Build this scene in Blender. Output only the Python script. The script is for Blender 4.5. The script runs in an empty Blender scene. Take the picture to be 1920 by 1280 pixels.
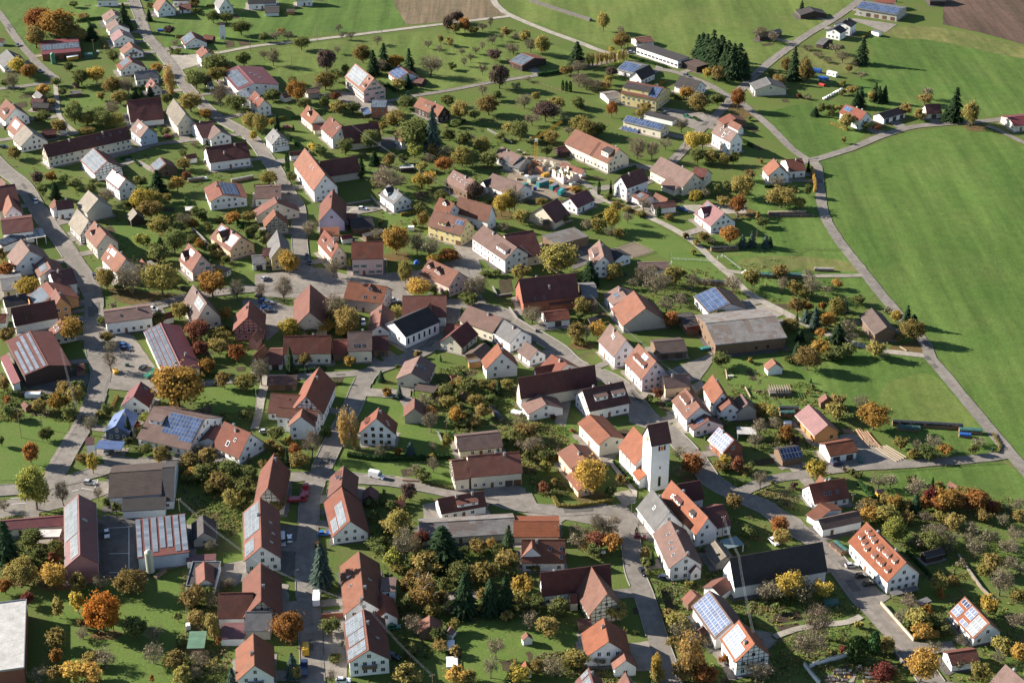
import bpy, bmesh, math, random
from math import sin, cos, tan, atan2, radians, pi, hypot, sqrt
from mathutils import Matrix, Vector, noise
from mathutils.geometry import delaunay_2d_cdt

random.seed(7)
SC = bpy.context.scene
COL = SC.collection

# ---------------------------------------------------------------- camera, sky, sun, exposure
PITCH, FPX, CAMH, CAMY = radians(28.0), 3262.0, 322.0, -600.0
cam_d = bpy.data.cameras.new('camera'); cam = bpy.data.objects.new('camera', cam_d); COL.objects.link(cam)
cam_d.sensor_width = 36.0; cam_d.lens = FPX * 36.0 / 1920.0
cam_d.clip_start = 1.0; cam_d.clip_end = 20000.0
cam.location = (0, CAMY, CAMH); cam.rotation_euler = (pi/2 - PITCH, 0, 0)
SC.camera = cam

SUN_EL = radians(23.5)
SUNV = Vector((-0.947*cos(SUN_EL), 0.321*cos(SUN_EL), sin(SUN_EL)))      # towards the sun
world = bpy.data.worlds.new('World'); SC.world = world; world.use_nodes = True
nt = world.node_tree; nt.nodes.clear()
wo = nt.nodes.new('ShaderNodeOutputWorld'); bg = nt.nodes.new('ShaderNodeBackground'); sky = nt.nodes.new('ShaderNodeTexSky')
sky.sky_type = 'NISHITA'; sky.sun_disc = False; sky.sun_elevation = SUN_EL
sky.sun_rotation = atan2(SUNV.x, SUNV.y)
sky.altitude = 500; sky.air_density = 1.0; sky.dust_density = 0.3; sky.ozone_density = 1.0
bg.inputs['Strength'].default_value = 0.06
nt.links.new(sky.outputs[0], bg.inputs[0]); nt.links.new(bg.outputs[0], wo.inputs[0])
sun_d = bpy.data.lights.new('sun', 'SUN'); sun = bpy.data.objects.new('sun', sun_d); COL.objects.link(sun)
sun_d.energy = 5.0; sun_d.angle = radians(0.53); sun_d.color = (1.0, 0.92, 0.80)
sun.rotation_euler = SUNV.to_track_quat('Z', 'Y').to_euler()
sun.location = (-300, 100, 300)
SC.view_settings.view_transform = 'Standard'; SC.view_settings.look = 'None'
SC.view_settings.gamma = 1.0; SC.view_settings.use_curve_mapping = False
SC.view_settings.exposure = 1.58
SC.cycles.max_bounces = 4; SC.cycles.diffuse_bounces = 2; SC.cycles.glossy_bounces = 2
SC.cycles.transmission_bounces = 2; SC.cycles.transparent_max_bounces = 8

# ---------------------------------------------------------------- photograph pixel (1920x1280) -> ground point
def U(px, py, h=0.0):
    x = (px - 960.0) / FPX; y = -(py - 640.0) / FPX
    dx = x; dy = cos(PITCH) + y*sin(PITCH); dz = -sin(PITCH) + y*cos(PITCH)
    t = (CAMH - h) / -dz
    return Vector((dx*t, CAMY + dy*t, h))
def T(tile, x, y):                       # tile 'rc' of the 4x4 survey grid, 4 units per photo pixel
    r, c = int(tile[0]), int(tile[1])
    return ((c-1)*480 + x/4.0, (r-1)*320 + y/4.0)
def UT(tile, x, y, h=0.0):
    p = T(tile, x, y); return U(p[0], p[1], h)
def hscale(py):                          # photo pixels per metre: sideways, upwards
    a = math.atan((py-640.0)/FPX) ; z = CAMH*cos(a)/sin(PITCH+a)
    s = FPX/z; return s, s*cos(PITCH+a*0.9)
def camdir(p): return (Vector((0, CAMY, CAMH)) - p).normalized()

# ---------------------------------------------------------------- materials
MATS = {}
def nodemat(name):
    m = bpy.data.materials.new(name); m.use_nodes = True
    n = m.node_tree; n.nodes.clear()
    o = n.nodes.new('ShaderNodeOutputMaterial'); b = n.nodes.new('ShaderNodeBsdfPrincipled')
    n.links.new(b.outputs[0], o.inputs[0])
    return m, n, b
def N(n, t, **kw):
    x = n.nodes.new(t)
    for k, v in kw.items():
        if k.startswith('i_'):
            key = k[2:]; key = int(key) if key.isdigit() else key
            x.inputs[key].default_value = v
        else: setattr(x, k, v)
    return x
def ramp(n, fac, stops):
    r = n.nodes.new('ShaderNodeValToRGB')
    while len(r.color_ramp.elements) < len(stops): r.color_ramp.elements.new(0.5)
    for e, (p, c) in zip(r.color_ramp.elements, stops): e.position = p; e.color = (c[0], c[1], c[2], 1)
    n.links.new(fac, r.inputs[0]); return r.outputs[0]
def mixc(n, fac, a, b, mode='MIX'):
    m = n.nodes.new('ShaderNodeMix'); m.data_type = 'RGBA'; m.blend_type = mode
    for inp, v in ((m.inputs[0], fac), (m.inputs[6], a), (m.inputs[7], b)):
        if isinstance(v, bpy.types.NodeSocket): n.links.new(v, inp)
        elif isinstance(v, (int, float)): inp.default_value = v
        else: inp.default_value = (v[0], v[1], v[2], 1)
    return m.outputs[2]
def coords(n, kind='Object'):
    return n.nodes.new('ShaderNodeTexCoord').outputs[kind]
def geopos(n): return n.nodes.new('ShaderNodeNewGeometry').outputs['Position']
def scaled(n, vec, s):
    m = n.nodes.new('ShaderNodeMapping'); m.inputs['Scale'].default_value = s; n.links.new(vec, m.inputs[0]); return m.outputs[0]
def noise_t(n, vec, scale, detail=4, rough=0.55):
    t = n.nodes.new('ShaderNodeTexNoise'); t.inputs['Scale'].default_value = scale
    t.inputs['Detail'].default_value = detail; t.inputs['Roughness'].default_value = rough
    n.links.new(vec, t.inputs['Vector']); return t.outputs['Fac']
def mult(c, f): return (c[0]*f, c[1]*f, c[2]*f)

def surf(name, col, rough=0.85, var=0.25, scale=0.6, fine=6.0, rnd=0.12, bump=0.0, spec=0.3, metal=0.0, streak=None, dirt=None):
    """plain weathered surface: large patches + fine grain + a small shift for each object"""
    if name in MATS: return MATS[name]
    m, n, b = nodemat(name)
    p = geopos(n)
    f1 = noise_t(n, p, scale, 4)
    c = ramp(n, f1, [(0.25, mult(col, 1-var)), (0.75, mult(col, 1+var))])
    f2 = noise_t(n, scaled(n, coords(n), streak) if streak else p, fine, 3)
    c = mixc(n, 0.45, c, ramp(n, f2, [(0.3, (0.72, 0.72, 0.72)), (0.7, (1.2, 1.2, 1.2))]), 'MULTIPLY')
    if dirt:
        fd = noise_t(n, p, dirt[1], 5, 0.65)
        r = ramp(n, fd, [(dirt[2], (0, 0, 0)), (dirt[2]+0.12, (1, 1, 1))])
        c = mixc(n, r, c, dirt[0])
    if rnd:
        oi = n.nodes.new('ShaderNodeObjectInfo')
        h = n.nodes.new('ShaderNodeHueSaturation')
        mr = N(n, 'ShaderNodeMapRange'); mr.inputs[3].default_value = 1-rnd; mr.inputs[4].default_value = 1+rnd
        n.links.new(oi.outputs['Random'], mr.inputs[0]); n.links.new(mr.outputs[0], h.inputs['Value'])
        n.links.new(c, h.inputs['Color']); c = h.outputs[0]
    n.links.new(c, b.inputs['Base Color'])
    b.inputs['Roughness'].default_value = rough; b.inputs['Metallic'].default_value = metal
    b.inputs['Specular IOR Level'].default_value = spec
    if bump:
        bp = N(n, 'ShaderNodeBump'); bp.inputs['Strength'].default_value = bump; bp.inputs['Distance'].default_value = 0.1
        n.links.new(f2, bp.inputs['Height']); n.links.new(bp.outputs[0], b.inputs['Normal'])
    MATS[name] = m; return m

def roofmat(name, col, moss=0.0, rough=0.8, spec=0.25, patch=None, var=0.22):
    m, n, b = nodemat(name)
    oc = coords(n); p = geopos(n)
    f1 = noise_t(n, p, 0.35, 5, 0.6)
    c = ramp(n, f1, [(0.25, mult(col, 1-var)), (0.75, mult(col, 1+var))])
    f2 = noise_t(n, scaled(n, oc, (3.2, 1.2, 1.2)), 1.6, 3, 0.6)          # streaks that run down the slope
    c = mixc(n, 0.55, c, ramp(n, f2, [(0.3, (0.7, 0.7, 0.72)), (0.7, (1.25, 1.22, 1.2))]), 'MULTIPLY')
    w = N(n, 'ShaderNodeTexWave'); w.wave_type = 'BANDS'; w.bands_direction = 'Z'
    w.inputs['Scale'].default_value = 1.7; w.inputs['Distortion'].default_value = 0.3; w.inputs['Detail'].default_value = 1
    n.links.new(oc, w.inputs[0])
    c = mixc(n, 0.16, c, ramp(n, w.outputs['Fac'], [(0.0, (0.6, 0.6, 0.6)), (0.5, (1.1, 1.1, 1.1))]), 'MULTIPLY')
    f3 = noise_t(n, p, 2.6, 2)
    c = mixc(n, 0.4, c, ramp(n, f3, [(0.35, (0.75, 0.75, 0.76)), (0.65, (1.2, 1.18, 1.15))]), 'MULTIPLY')
    if moss:
        fd = noise_t(n, p, 0.22, 6, 0.7)
        c = mixc(n, ramp(n, fd, [(0.52, (0, 0, 0)), (0.66, (moss,)*3)]), c, (0.075, 0.065, 0.055))
    if patch:
        v = N(n, 'ShaderNodeTexVoronoi'); v.distance = 'CHEBYCHEV'; v.inputs['Scale'].default_value = 0.45; v.inputs['Randomness'].default_value = 0.35
        n.links.new(oc, v.inputs['Vector'])
        s = N(n, 'ShaderNodeSeparateColor'); n.links.new(v.outputs['Color'], s.inputs[0])
        c = mixc(n, ramp(n, s.outputs[0], [(0.62, (0, 0, 0)), (0.66, (0.8,)*3)]), c, patch)
    oi = n.nodes.new('ShaderNodeObjectInfo'); h = n.nodes.new('ShaderNodeHueSaturation')
    mr = N(n, 'ShaderNodeMapRange'); mr.inputs[3].default_value = 0.72; mr.inputs[4].default_value = 1.12
    n.links.new(oi.outputs['Random'], mr.inputs[0]); n.links.new(mr.outputs[0], h.inputs['Value'])
    fr = N(n, 'ShaderNodeMath'); fr.operation = 'MULTIPLY'; fr.inputs[1].default_value = 13.7; fr2 = N(n, 'ShaderNodeMath'); fr2.operation = 'FRACT'
    n.links.new(oi.outputs['Random'], fr.inputs[0]); n.links.new(fr.outputs[0], fr2.inputs[0])
    ms = N(n, 'ShaderNodeMapRange'); ms.inputs[3].default_value = 0.88; ms.inputs[4].default_value = 1.12
    n.links.new(fr2.outputs[0], ms.inputs[0]); n.links.new(ms.outputs[0], h.inputs['Saturation'])
    n.links.new(c, h.inputs['Color'])
    n.links.new(h.outputs[0], b.inputs['Base Color'])
    b.inputs['Roughness'].default_value = rough; b.inputs['Specular IOR Level'].default_value = spec
    bp = N(n, 'ShaderNodeBump'); bp.inputs['Strength'].default_value = 0.35; bp.inputs['Distance'].default_value = 0.08
    n.links.new(w.outputs['Fac'], bp.inputs['Height']); n.links.new(bp.outputs[0], b.inputs['Normal'])
    return m
ROOF = {
 'o': roofmat('roof_orange_tile', (0.165, 0.068, 0.043), 0.3),
 'O': roofmat('roof_new_orange_tile', (0.190, 0.073, 0.044), 0.12),
 'r': roofmat('roof_red_tile', (0.148, 0.055, 0.039), 0.45),
 'd': roofmat('roof_dark_red_tile', (0.110, 0.042, 0.038), 0.4),
 'm': roofmat('roof_mauve_tile', (0.145, 0.091, 0.078), 0.35),
 'g': roofmat('roof_grey_slate', (0.135, 0.132, 0.134), 0.25),
 'k': roofmat('roof_anthracite', (0.044, 0.039, 0.040), 0.2),
 'b': roofmat('roof_weathered_beige', (0.185, 0.160, 0.130), 0.3),
 'u': roofmat('roof_blue_sheet', (0.085, 0.13, 0.27), 0.0, 0.45, 0.5),
 'R': roofmat('roof_red_sheet', (0.135, 0.026, 0.030), 0.0, 0.55, 0.4),
 'M': roofmat('roof_rose_sheet', (0.15, 0.056, 0.057), 0.0, 0.55, 0.4),
 'B': roofmat('roof_brown_sheet', (0.082, 0.058, 0.050), 0.2),
 'z': roofmat('roof_fibre_cement', (0.165, 0.155, 0.148), 0.25, patch=(0.130, 0.100, 0.085)),
 'e': roofmat('roof_green_sheet', (0.10, 0.19, 0.13), 0.1),
 'W': roofmat('roof_white_gravel', (0.45, 0.44, 0.42), 0.15),
}
def wallm(name, col, **k): return surf('wall_'+name, mult(col, 0.92), 0.9, 0.08, 0.4, 3.0, 0.05, **k)
WALL = {
 'w': wallm('white_render', (0.78, 0.77, 0.75)), 'c': wallm('cream_render', (0.66, 0.60, 0.47)),
 'y': wallm('yellow_render', (0.66, 0.54, 0.26)), 'p': wallm('pink_render', (0.64, 0.46, 0.42)),
 'q': wallm('red_pink_render', (0.42, 0.20, 0.185)), 'l': wallm('lilac_render', (0.50, 0.47, 0.60)),
 'v': wallm('pale_rose_render', (0.70, 0.58, 0.62)), 'o': wallm('orange_render', (0.60, 0.30, 0.13)),
 't': wallm('orange_timber', (0.42, 0.215, 0.085), streak=(3, 3, .4)), 'n': wallm('brown_wood', (0.16, 0.105, 0.07), streak=(3, 3, .4)),
 'k': wallm('dark_wood', (0.055, 0.038, 0.032), streak=(3, 3, .4)), 's': wallm('grey_stone', (0.40, 0.37, 0.32)),
 'r': wallm('red_brick', (0.26, 0.10, 0.065)), 'b': wallm('grey_blue_render', (0.36, 0.42, 0.50)),
 'a': wallm('apricot_render', (0.66, 0.46, 0.30)), 'x': wallm('blue_wood', (0.07, 0.09, 0.14), streak=(3, 3, .4)),
 'f': wallm('terracotta_render', (0.45, 0.17, 0.10)),
}
M_FRAME = surf('window_frame_white', (0.72, 0.71, 0.69), 0.6, 0.03, 1, 3, 0.03)
M_FRAMEB = surf('window_frame_brown', (0.13, 0.08, 0.05), 0.6, 0.05, 1, 3, 0.05)
M_TIMBER = surf('timber_beam', (0.055, 0.035, 0.027), 0.85, 0.15)
M_DOOR = surf('door_wood', (0.14, 0.075, 0.04), 0.6, 0.1)
M_GATE = surf('gate_dark', (0.07, 0.055, 0.045), 0.7, 0.1)
M_GREEN = surf('shutter_green', (0.06, 0.19, 0.14), 0.6, 0.05)
M_CHIM = surf('chimney_render', (0.34, 0.28, 0.24), 0.9, 0.15)
M_METAL = surf('galvanised_metal', (0.30, 0.31, 0.32), 0.4, 0.05, metal=0.6)
M_ALU = surf('aluminium', (0.30, 0.31, 0.32), 0.35, 0.03, metal=0.3)
M_WHITE = surf('white_paint', (0.78, 0.78, 0.77), 0.5, 0.03)
M_BLACK = surf('black_rubber', (0.02, 0.02, 0.02), 0.8, 0.05)
M_WOOD = surf('raw_timber', (0.20, 0.14, 0.09), 0.85, 0.2)
M_WOODL = surf('pale_timber', (0.27, 0.215, 0.155), 0.85, 0.12)
M_LOG = surf('log_bark', (0.25, 0.155, 0.10), 0.9, 0.25)
M_CONC = surf('concrete', (0.26, 0.245, 0.225), 0.9, 0.12)
M_STONE = surf('field_stone', (0.125, 0.113, 0.10), 0.9, 0.3, 1.5, 5)
M_BARK = surf('bark', (0.105, 0.080, 0.062), 0.95, 0.2)
M_BIRCH = surf('birch_bark', (0.45, 0.42, 0.37), 0.95, 0.3, 2)
M_BLUE = surf('blue_tarp', (0.02, 0.085, 0.30), 0.5, 0.1)
M_TEAL = surf('green_tarp', (0.04, 0.10, 0.085), 0.5, 0.15)
M_BLKT = surf('black_tarp', (0.03, 0.033, 0.04), 0.45, 0.15)
M_YEL = surf('yellow_paint', (0.42, 0.25, 0.03), 0.45, 0.05)
M_RED = surf('red_paint', (0.36, 0.03, 0.025), 0.45, 0.05)
M_TEALP = surf('teal_paint', (0.03, 0.17, 0.17), 0.45, 0.05)
M_ORG = surf('orange_paint', (0.60, 0.17, 0.03), 0.45, 0.05)
M_CREAM = surf('cream_paint', (0.40, 0.42, 0.34), 0.5, 0.05)
def glassm(name, col, rough, spec=0.8):
    m, n, b = nodemat(name); b.inputs['Base Color'].default_value = (*col, 1)
    b.inputs['Roughness'].default_value = rough; b.inputs['Specular IOR Level'].default_value = spec
    return m
M_GLASS = glassm('window_glass', (0.022, 0.026, 0.032), 0.08)
M_CARGL = glassm('car_glass', (0.015, 0.018, 0.022), 0.06)
M_GHOUSE = glassm('greenhouse_glass', (0.13, 0.17, 0.165), 0.15)
def solarm(name, col, rough):
    m, n, b = nodemat(name)
    f = noise_t(n, geopos(n), 0.8, 3)
    oi = n.nodes.new('ShaderNodeObjectInfo')
    c = mixc(n, oi.outputs['Random'], mult(col, 0.75), mult(col, 1.25))
    n.links.new(c, b.inputs['Base Color'])
    b.inputs['Roughness'].default_value = rough; b.inputs['Specular IOR Level'].default_value = 0.3
    return m
M_SOLAR = solarm('solar_blue', (0.045, 0.075, 0.160), 0.3)
M_SOLARG = solarm('solar_silver_sheen', (0.078, 0.098, 0.124), 0.4)  # the sky's reflection is put into this lighter base colour
M_SOLARW = solarm('solar_pale_sheen', (0.14, 0.165, 0.20), 0.4)  # lighter copy of the silver: colour makes up for less sun on low roofs
M_SOLARD = solarm('solar_dark', (0.012, 0.022, 0.065), 0.2)

# ---------------------------------------------------------------- mesh helpers
class MB:
    def __init__(s): s.v = []; s.f = []; s.m = []
    def quad(s, a, b, c, d, m=0):
        i = len(s.v); s.v += [tuple(a), tuple(b), tuple(c), tuple(d)]; s.f.append((i, i+1, i+2, i+3)); s.m.append(m); return s
    def tri(s, a, b, c, m=0):
        i = len(s.v); s.v += [tuple(a), tuple(b), tuple(c)]; s.f.append((i, i+1, i+2)); s.m.append(m); return s
    def box(s, x0, x1, y0, y1, z0, z1, m=0):
        i = len(s.v)
        s.v += [(x0,y0,z0),(x1,y0,z0),(x1,y1,z0),(x0,y1,z0),(x0,y0,z1),(x1,y0,z1),(x1,y1,z1),(x0,y1,z1)]
        for f in ((3,2,1,0),(4,5,6,7),(0,1,5,4),(1,2,6,5),(2,3,7,6),(3,0,4,7)):
            s.f.append(tuple(i+k for k in f)); s.m.append(m)
        return s
    def poly(s, pts, m=0):
        i = len(s.v); s.v += [tuple(p) for p in pts]; s.f.append(tuple(range(i, i+len(pts)))); s.m.append(m); return s
    def prism(s, prof, x0, x1, m=0):                      # profile in (y, z), extruded along x
        i = len(s.v); k = len(prof)
        s.v += [(x0, p[0], p[1]) for p in prof] + [(x1, p[0], p[1]) for p in prof]
        s.f.append(tuple(i+j for j in range(k))[::-1]); s.m.append(m)
        s.f.append(tuple(i+k+j for j in range(k))); s.m.append(m)
        for j in range(k):
            j2 = (j+1) % k
            s.f.append((i+j, i+j2, i+k+j2, i+k+j)); s.m.append(m)
        return s
    def bar(s, p, q, r, m=0, n=4, r2=None):
        p = Vector(p); q = Vector(q); d = (q-p)
        if d.length < 1e-6: return s
        d.normalize(); a = d.orthogonal().normalized(); b = d.cross(a)
        r2 = r if r2 is None else r2; i = len(s.v)
        for c, rr in ((p, r), (q, r2)):
            for k in range(n):
                t = 2*pi*(k+0.5)/n; s.v.append(tuple(c + a*cos(t)*rr + b*sin(t)*rr))
        for k in range(n):
            k2 = (k+1) % n; s.f.append((i+k, i+k2, i+n+k2, i+n+k)); s.m.append(m)
        s.f.append(tuple(i+k for k in range(n))[::-1]); s.m.append(m)
        s.f.append(tuple(i+n+k for k in range(n))); s.m.append(m)
        return s
    def mesh(s, name, mats, smooth=False):
        me = bpy.data.meshes.new(name); me.from_pydata(s.v, [], s.f)
        for mt in (mats if isinstance(mats, (list, tuple)) else [mats]): me.materials.append(mt)
        if any(s.m): me.polygons.foreach_set('material_index', s.m)
        if smooth: me.polygons.foreach_set('use_smooth', [True]*len(s.f))
        return me
def obj(name, me, parent=None, M=None):
    o = bpy.data.objects.new(name, me); COL.objects.link(o)
    if parent is not None: o.parent = parent
    if M is not None: o.matrix_basis = M
    return o
LABELS = {}
def tag(o, label, cat, group=None):
    o['label'] = label; o['category'] = cat
    if group: o['group'] = group
    LABELS.setdefault(label, []).append(o)
    return o
def empty(name, loc, rz=0.0):
    o = bpy.data.objects.new(name, None); o.empty_display_size = 1.0; COL.objects.link(o)
    o.matrix_basis = Matrix.Translation(loc) @ Matrix.Rotation(rz, 4, 'Z'); return o
def frame(o, ex, ey, ez):
    M = Matrix.Identity(4)
    for r in range(3): M[r][0] = ex[r]; M[r][1] = ey[r]; M[r][2] = ez[r]; M[r][3] = o[r]
    return M

# ---------------------------------------------------------------- ground, meadows, fields, yards, roads
def groundmat(name, c1, c2, c3, s=(0.012, 0.09, 1.4), streak=None, bump=0.5, soil=None):
    m, n, b = nodemat(name); p = geopos(n)
    f1 = noise_t(n, p, s[0], 4, 0.6)
    c = ramp(n, f1, [(0.35, c1), (0.65, c2)])
    f2 = noise_t(n, p, s[1], 5, 0.65)
    c = mixc(n, ramp(n, f2, [(0.42, (0, 0, 0)), (0.72, (0.75,)*3)]), c, c3)
    f3 = noise_t(n, p, s[2], 3, 0.7)
    c = mixc(n, 0.5, c, ramp(n, f3, [(0.3, (0.62,)*3), (0.7, (1.35,)*3)]), 'MULTIPLY')
    if streak:
        rot = N(n, 'ShaderNodeMapping'); rot.inputs['Rotation'].default_value = (0, 0, streak[0]); rot.inputs['Scale'].default_value = streak[1]
        n.links.new(p, rot.inputs[0])
        f4 = noise_t(n, rot.outputs[0], 1.0, 3, 0.6)
        c = mixc(n, streak[2], c, ramp(n, f4, [(0.35, (0.6,)*3), (0.65, (1.4,)*3)]), 'MULTIPLY')
        rot2 = N(n, 'ShaderNodeMapping'); rot2.inputs['Rotation'].default_value = (0, 0, streak[0]-.1); rot2.inputs['Scale'].default_value = (streak[1][0]*.22, streak[1][1]*.5, 1)
        n.links.new(p, rot2.inputs[0]); f6 = noise_t(n, rot2.outputs[0], 1.0, 4, 0.6)
        c = mixc(n, streak[2]*1.5, c, ramp(n, f6, [(0.38, (0.62, 0.68, 0.6)), (0.62, (1.45, 1.32, 1.35))]), 'MULTIPLY')
        f7 = noise_t(n, p, 0.22, 5, 0.75); c = mixc(n, 0.5, c, ramp(n, f7, [(0.35, (0.7, 0.74, 0.7)), (0.65, (1.3, 1.24, 1.25))]), 'MULTIPLY')
    if soil:
        f5 = noise_t(n, p, 0.05, 6, 0.7)
        c = mixc(n, ramp(n, f5, [(0.60, (0, 0, 0)), (0.70, (0.7,)*3)]), c, soil)
    n.links.new(c, b.inputs['Base Color']); b.inputs['Roughness'].default_value = 0.95
    b.inputs['Specular IOR Level'].default_value = 0.1
    bp = N(n, 'ShaderNodeBump'); bp.inputs['Strength'].default_value = bump; bp.inputs['Distance'].default_value = 0.25
    n.links.new(f3, bp.inputs['Height']); n.links.new(bp.outputs[0], b.inputs['Normal'])
    return m
G_GRASS = groundmat('village_grass', (0.065, 0.101, 0.022), (0.088, 0.124, 0.028), (0.106, 0.104, 0.039), soil=(0.085, 0.062, 0.038))
G_MEAD = groundmat('meadow_grass', (0.059, 0.107, 0.023), (0.072, 0.122, 0.027), (0.088, 0.122, 0.034), (0.006, 0.035, 0.9), streak=(0.12, (0.22, 0.012, 1), 0.32), bump=0.35)
G_MEAD2 = groundmat('meadow_grass_far', (0.080, 0.120, 0.028), (0.097, 0.134, 0.033), (0.111, 0.128, 0.041), (0.006, 0.03, 0.9), streak=(1.2, (0.15, 0.012, 1), 0.3), bump=0.3)
G_LAWN = groundmat('lawn_grass', (0.075, 0.122, 0.026), (0.091, 0.137, 0.030), (0.103, 0.127, 0.037), (0.03, 0.12, 1.2), bump=0.3)
G_DRY = groundmat('dry_grass', (0.111, 0.122, 0.038), (0.088, 0.120, 0.032), (0.140, 0.122, 0.055), (0.03, 0.12, 1.2), streak=(0.3, (0.3, 0.05, 1), 0.3))
G_STUB = groundmat('stubble_field', (0.135, 0.103, 0.068), (0.152, 0.118, 0.080), (0.115, 0.098, 0.055), (0.01, 0.08, 1.0), streak=(1.0, (0.45, 0.02, 1), 0.4))
G_SOIL = groundmat('ploughed_soil', (0.080, 0.053, 0.041), (0.095, 0.064, 0.050), (0.07, 0.052, 0.038), (0.01, 0.08, 1.0), streak=(1.35, (0.45, 0.02, 1), 0.35))
G_BED = groundmat('garden_soil', (0.050, 0.035, 0.025), (0.072, 0.050, 0.035), (0.05, 0.065, 0.022), (0.1, 0.4, 2.0), bump=0.8)
G_LEAF = groundmat('fallen_leaves', (0.135, 0.078, 0.034), (0.105, 0.075, 0.032), (0.065, 0.08, 0.024), (0.1, 0.25, 2.5), bump=0.8)
G_SAND = groundmat('arena_sand', (0.155, 0.122, 0.092), (0.175, 0.140, 0.108), (0.14, 0.11, 0.082), (0.05, 0.3, 2.0), bump=0.3)
G_DIRT = groundmat('site_dirt', (0.20, 0.16, 0.12), (0.24, 0.20, 0.155), (0.16, 0.125, 0.095), (0.05, 0.3, 2.0), bump=0.6)
def pavemat(name, col, var=0.18, patch=0.55):
    m, n, b = nodemat(name); p = geopos(n)
    f1 = noise_t(n, p, 0.05, 4, 0.6); c = ramp(n, f1, [(0.3, mult(col, 1-var)), (0.7, mult(col, 1+var))])
    f2 = noise_t(n, p, 0.35, 5, 0.7); c = mixc(n, patch, c, ramp(n, f2, [(0.4, (0.66,)*3), (0.6, (1.12,)*3)]), 'MULTIPLY')
    v = N(n, 'ShaderNodeTexVoronoi'); v.feature = 'DISTANCE_TO_EDGE'; v.inputs['Scale'].default_value = 0.11
    n.links.new(p, v.inputs['Vector'])
    c = mixc(n, ramp(n, v.outputs['Distance'], [(0.0, (0.35,)*3), (0.012, (0, 0, 0))]), c, mult(col, 0.45))       # tar-filled cracks
    f3 = noise_t(n, p, 4.0, 2); c = mixc(n, 0.3, c, ramp(n, f3, [(0.3, (0.8,)*3), (0.7, (1.2,)*3)]), 'MULTIPLY')
    n.links.new(c, b.inputs['Base Color']); b.inputs['Roughness'].default_value = 0.9; b.inputs['Specular IOR Level'].default_value = 0.25
    return m
P_ASPH = pavemat('asphalt', (0.180, 0.160, 0.140)); P_DARK = pavemat('dark_asphalt', (0.100, 0.092, 0.085))
P_PALE = pavemat('pale_track', (0.285, 0.255, 0.215)); P_YARD = pavemat('yard_concrete', (0.205, 0.182, 0.158))
P_GRAV = pavemat('gravel', (0.24, 0.21, 0.175), 0.2, 0.5); P_WALK = pavemat('pavement_slabs', (0.205, 0.178, 0.155))

# sheets of the ground lie in thin layers: (height of the layer, step, number of steps)
ZLAY = {'meadow': (.004, .003, 17), 'lawn': (.060, .003, 4), 'field': (.060, .003, 3), 'garden_bed': (.074, .002, 8), 'sand_arena': (.074, .002, 8), 'leaf_litter': (.092, .003, 4),
        'paved_apron': (.106, .002, 16), 'yard': (.140, .003, 6), 'gravel_yard': (.140, .003, 6), 'site_ground': (.140, .003, 6), 'gravel_path': (.140, .003, 6), 'driveway': (.160, .002, 17), 'road': (.196, .0025, 48), 'road_patch': (.318, .003, 4), 'road_marking': (.332, .002, 4)}
ZCNT = {}
def nextz(cls):
    b, st, n_ = ZLAY.get(cls, ZLAY['road']); k = 'yard' if b == .140 else (cls if cls in ZLAY else 'road')
    i = ZCNT.get(k, 0); ZCNT[k] = i+1; return b + st*(i % n_)
def structure(o): o['kind'] = 'structure'; return o
g = MB(); R = 6000
g.quad((-R, -R, 0), (R, -R, 0), (R, R+3000, 0), (-R, R+3000, 0))
structure(obj('ground', g.mesh('ground', G_GRASS)))

def catmull(pts, step=2.5, closed=False):
    out = []; n = len(pts)
    rng = range(n if closed else n-1)
    for i in rng:
        if closed: p0, p1, p2, p3 = pts[(i-1) % n], pts[i], pts[(i+1) % n], pts[(i+2) % n]
        else: p0, p1, p2, p3 = pts[max(i-1, 0)], pts[i], pts[i+1], pts[min(i+2, n-1)]
        k = max(2, int((p2-p1).length/step))
        for j in range(k):
            t = j/k
            out.append(0.5*((2*p1) + (p2-p0)*t + (2*p0-5*p1+4*p2-p3)*t*t + (3*p1-p0-3*p2+p3)*t*t*t))
    if not closed: out.append(pts[-1])
    return out
AREAS = []          # polygons (world xy) that shrubs keep away from
def inpoly(x, y, poly):
    c = False; j = len(poly)-1
    for i in range(len(poly)):
        a, b = poly[i], poly[j]
        if (a[1] > y) != (b[1] > y) and x < (b[0]-a[0])*(y-a[1])/(b[1]-a[1]) + a[0]: c = not c
        j = i
    return c
def filled(name, out, mat):
    """triangulated sheet: the outline plus an inner grid of points, so that no triangle is a sliver"""
    z = out[0][2]; P2 = [Vector((v[0], v[1])) for v in out]; n_ = len(P2)
    x0, x1 = min(v.x for v in P2), max(v.x for v in P2); y0, y1 = min(v.y for v in P2), max(v.y for v in P2); st = max(5.0, max(x1-x0, y1-y0)/40)
    if max(x1-x0, y1-y0) > 12:
        rr = random.Random(n_); y = y0+st/2
        while y < y1:
            x = x0+st/2
            while x < x1:
                q = (x+rr.uniform(-.3, .3)*st, y+rr.uniform(-.3, .3)*st)
                if inpoly(q[0], q[1], P2): P2.append(Vector(q))
                x += st
            y += st
    co, _, fc = delaunay_2d_cdt(P2, [], [list(range(n_))], 1, 1e-4)[:3]
    me = bpy.data.meshes.new(name); me.from_pydata([(c.x, c.y, z) for c in co], [], [f if (co[f[1]]-co[f[0]]).cross(co[f[2]]-co[f[0]]) > 0 else f[::-1] for f in fc]); me.materials.append(mat); return me
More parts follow.
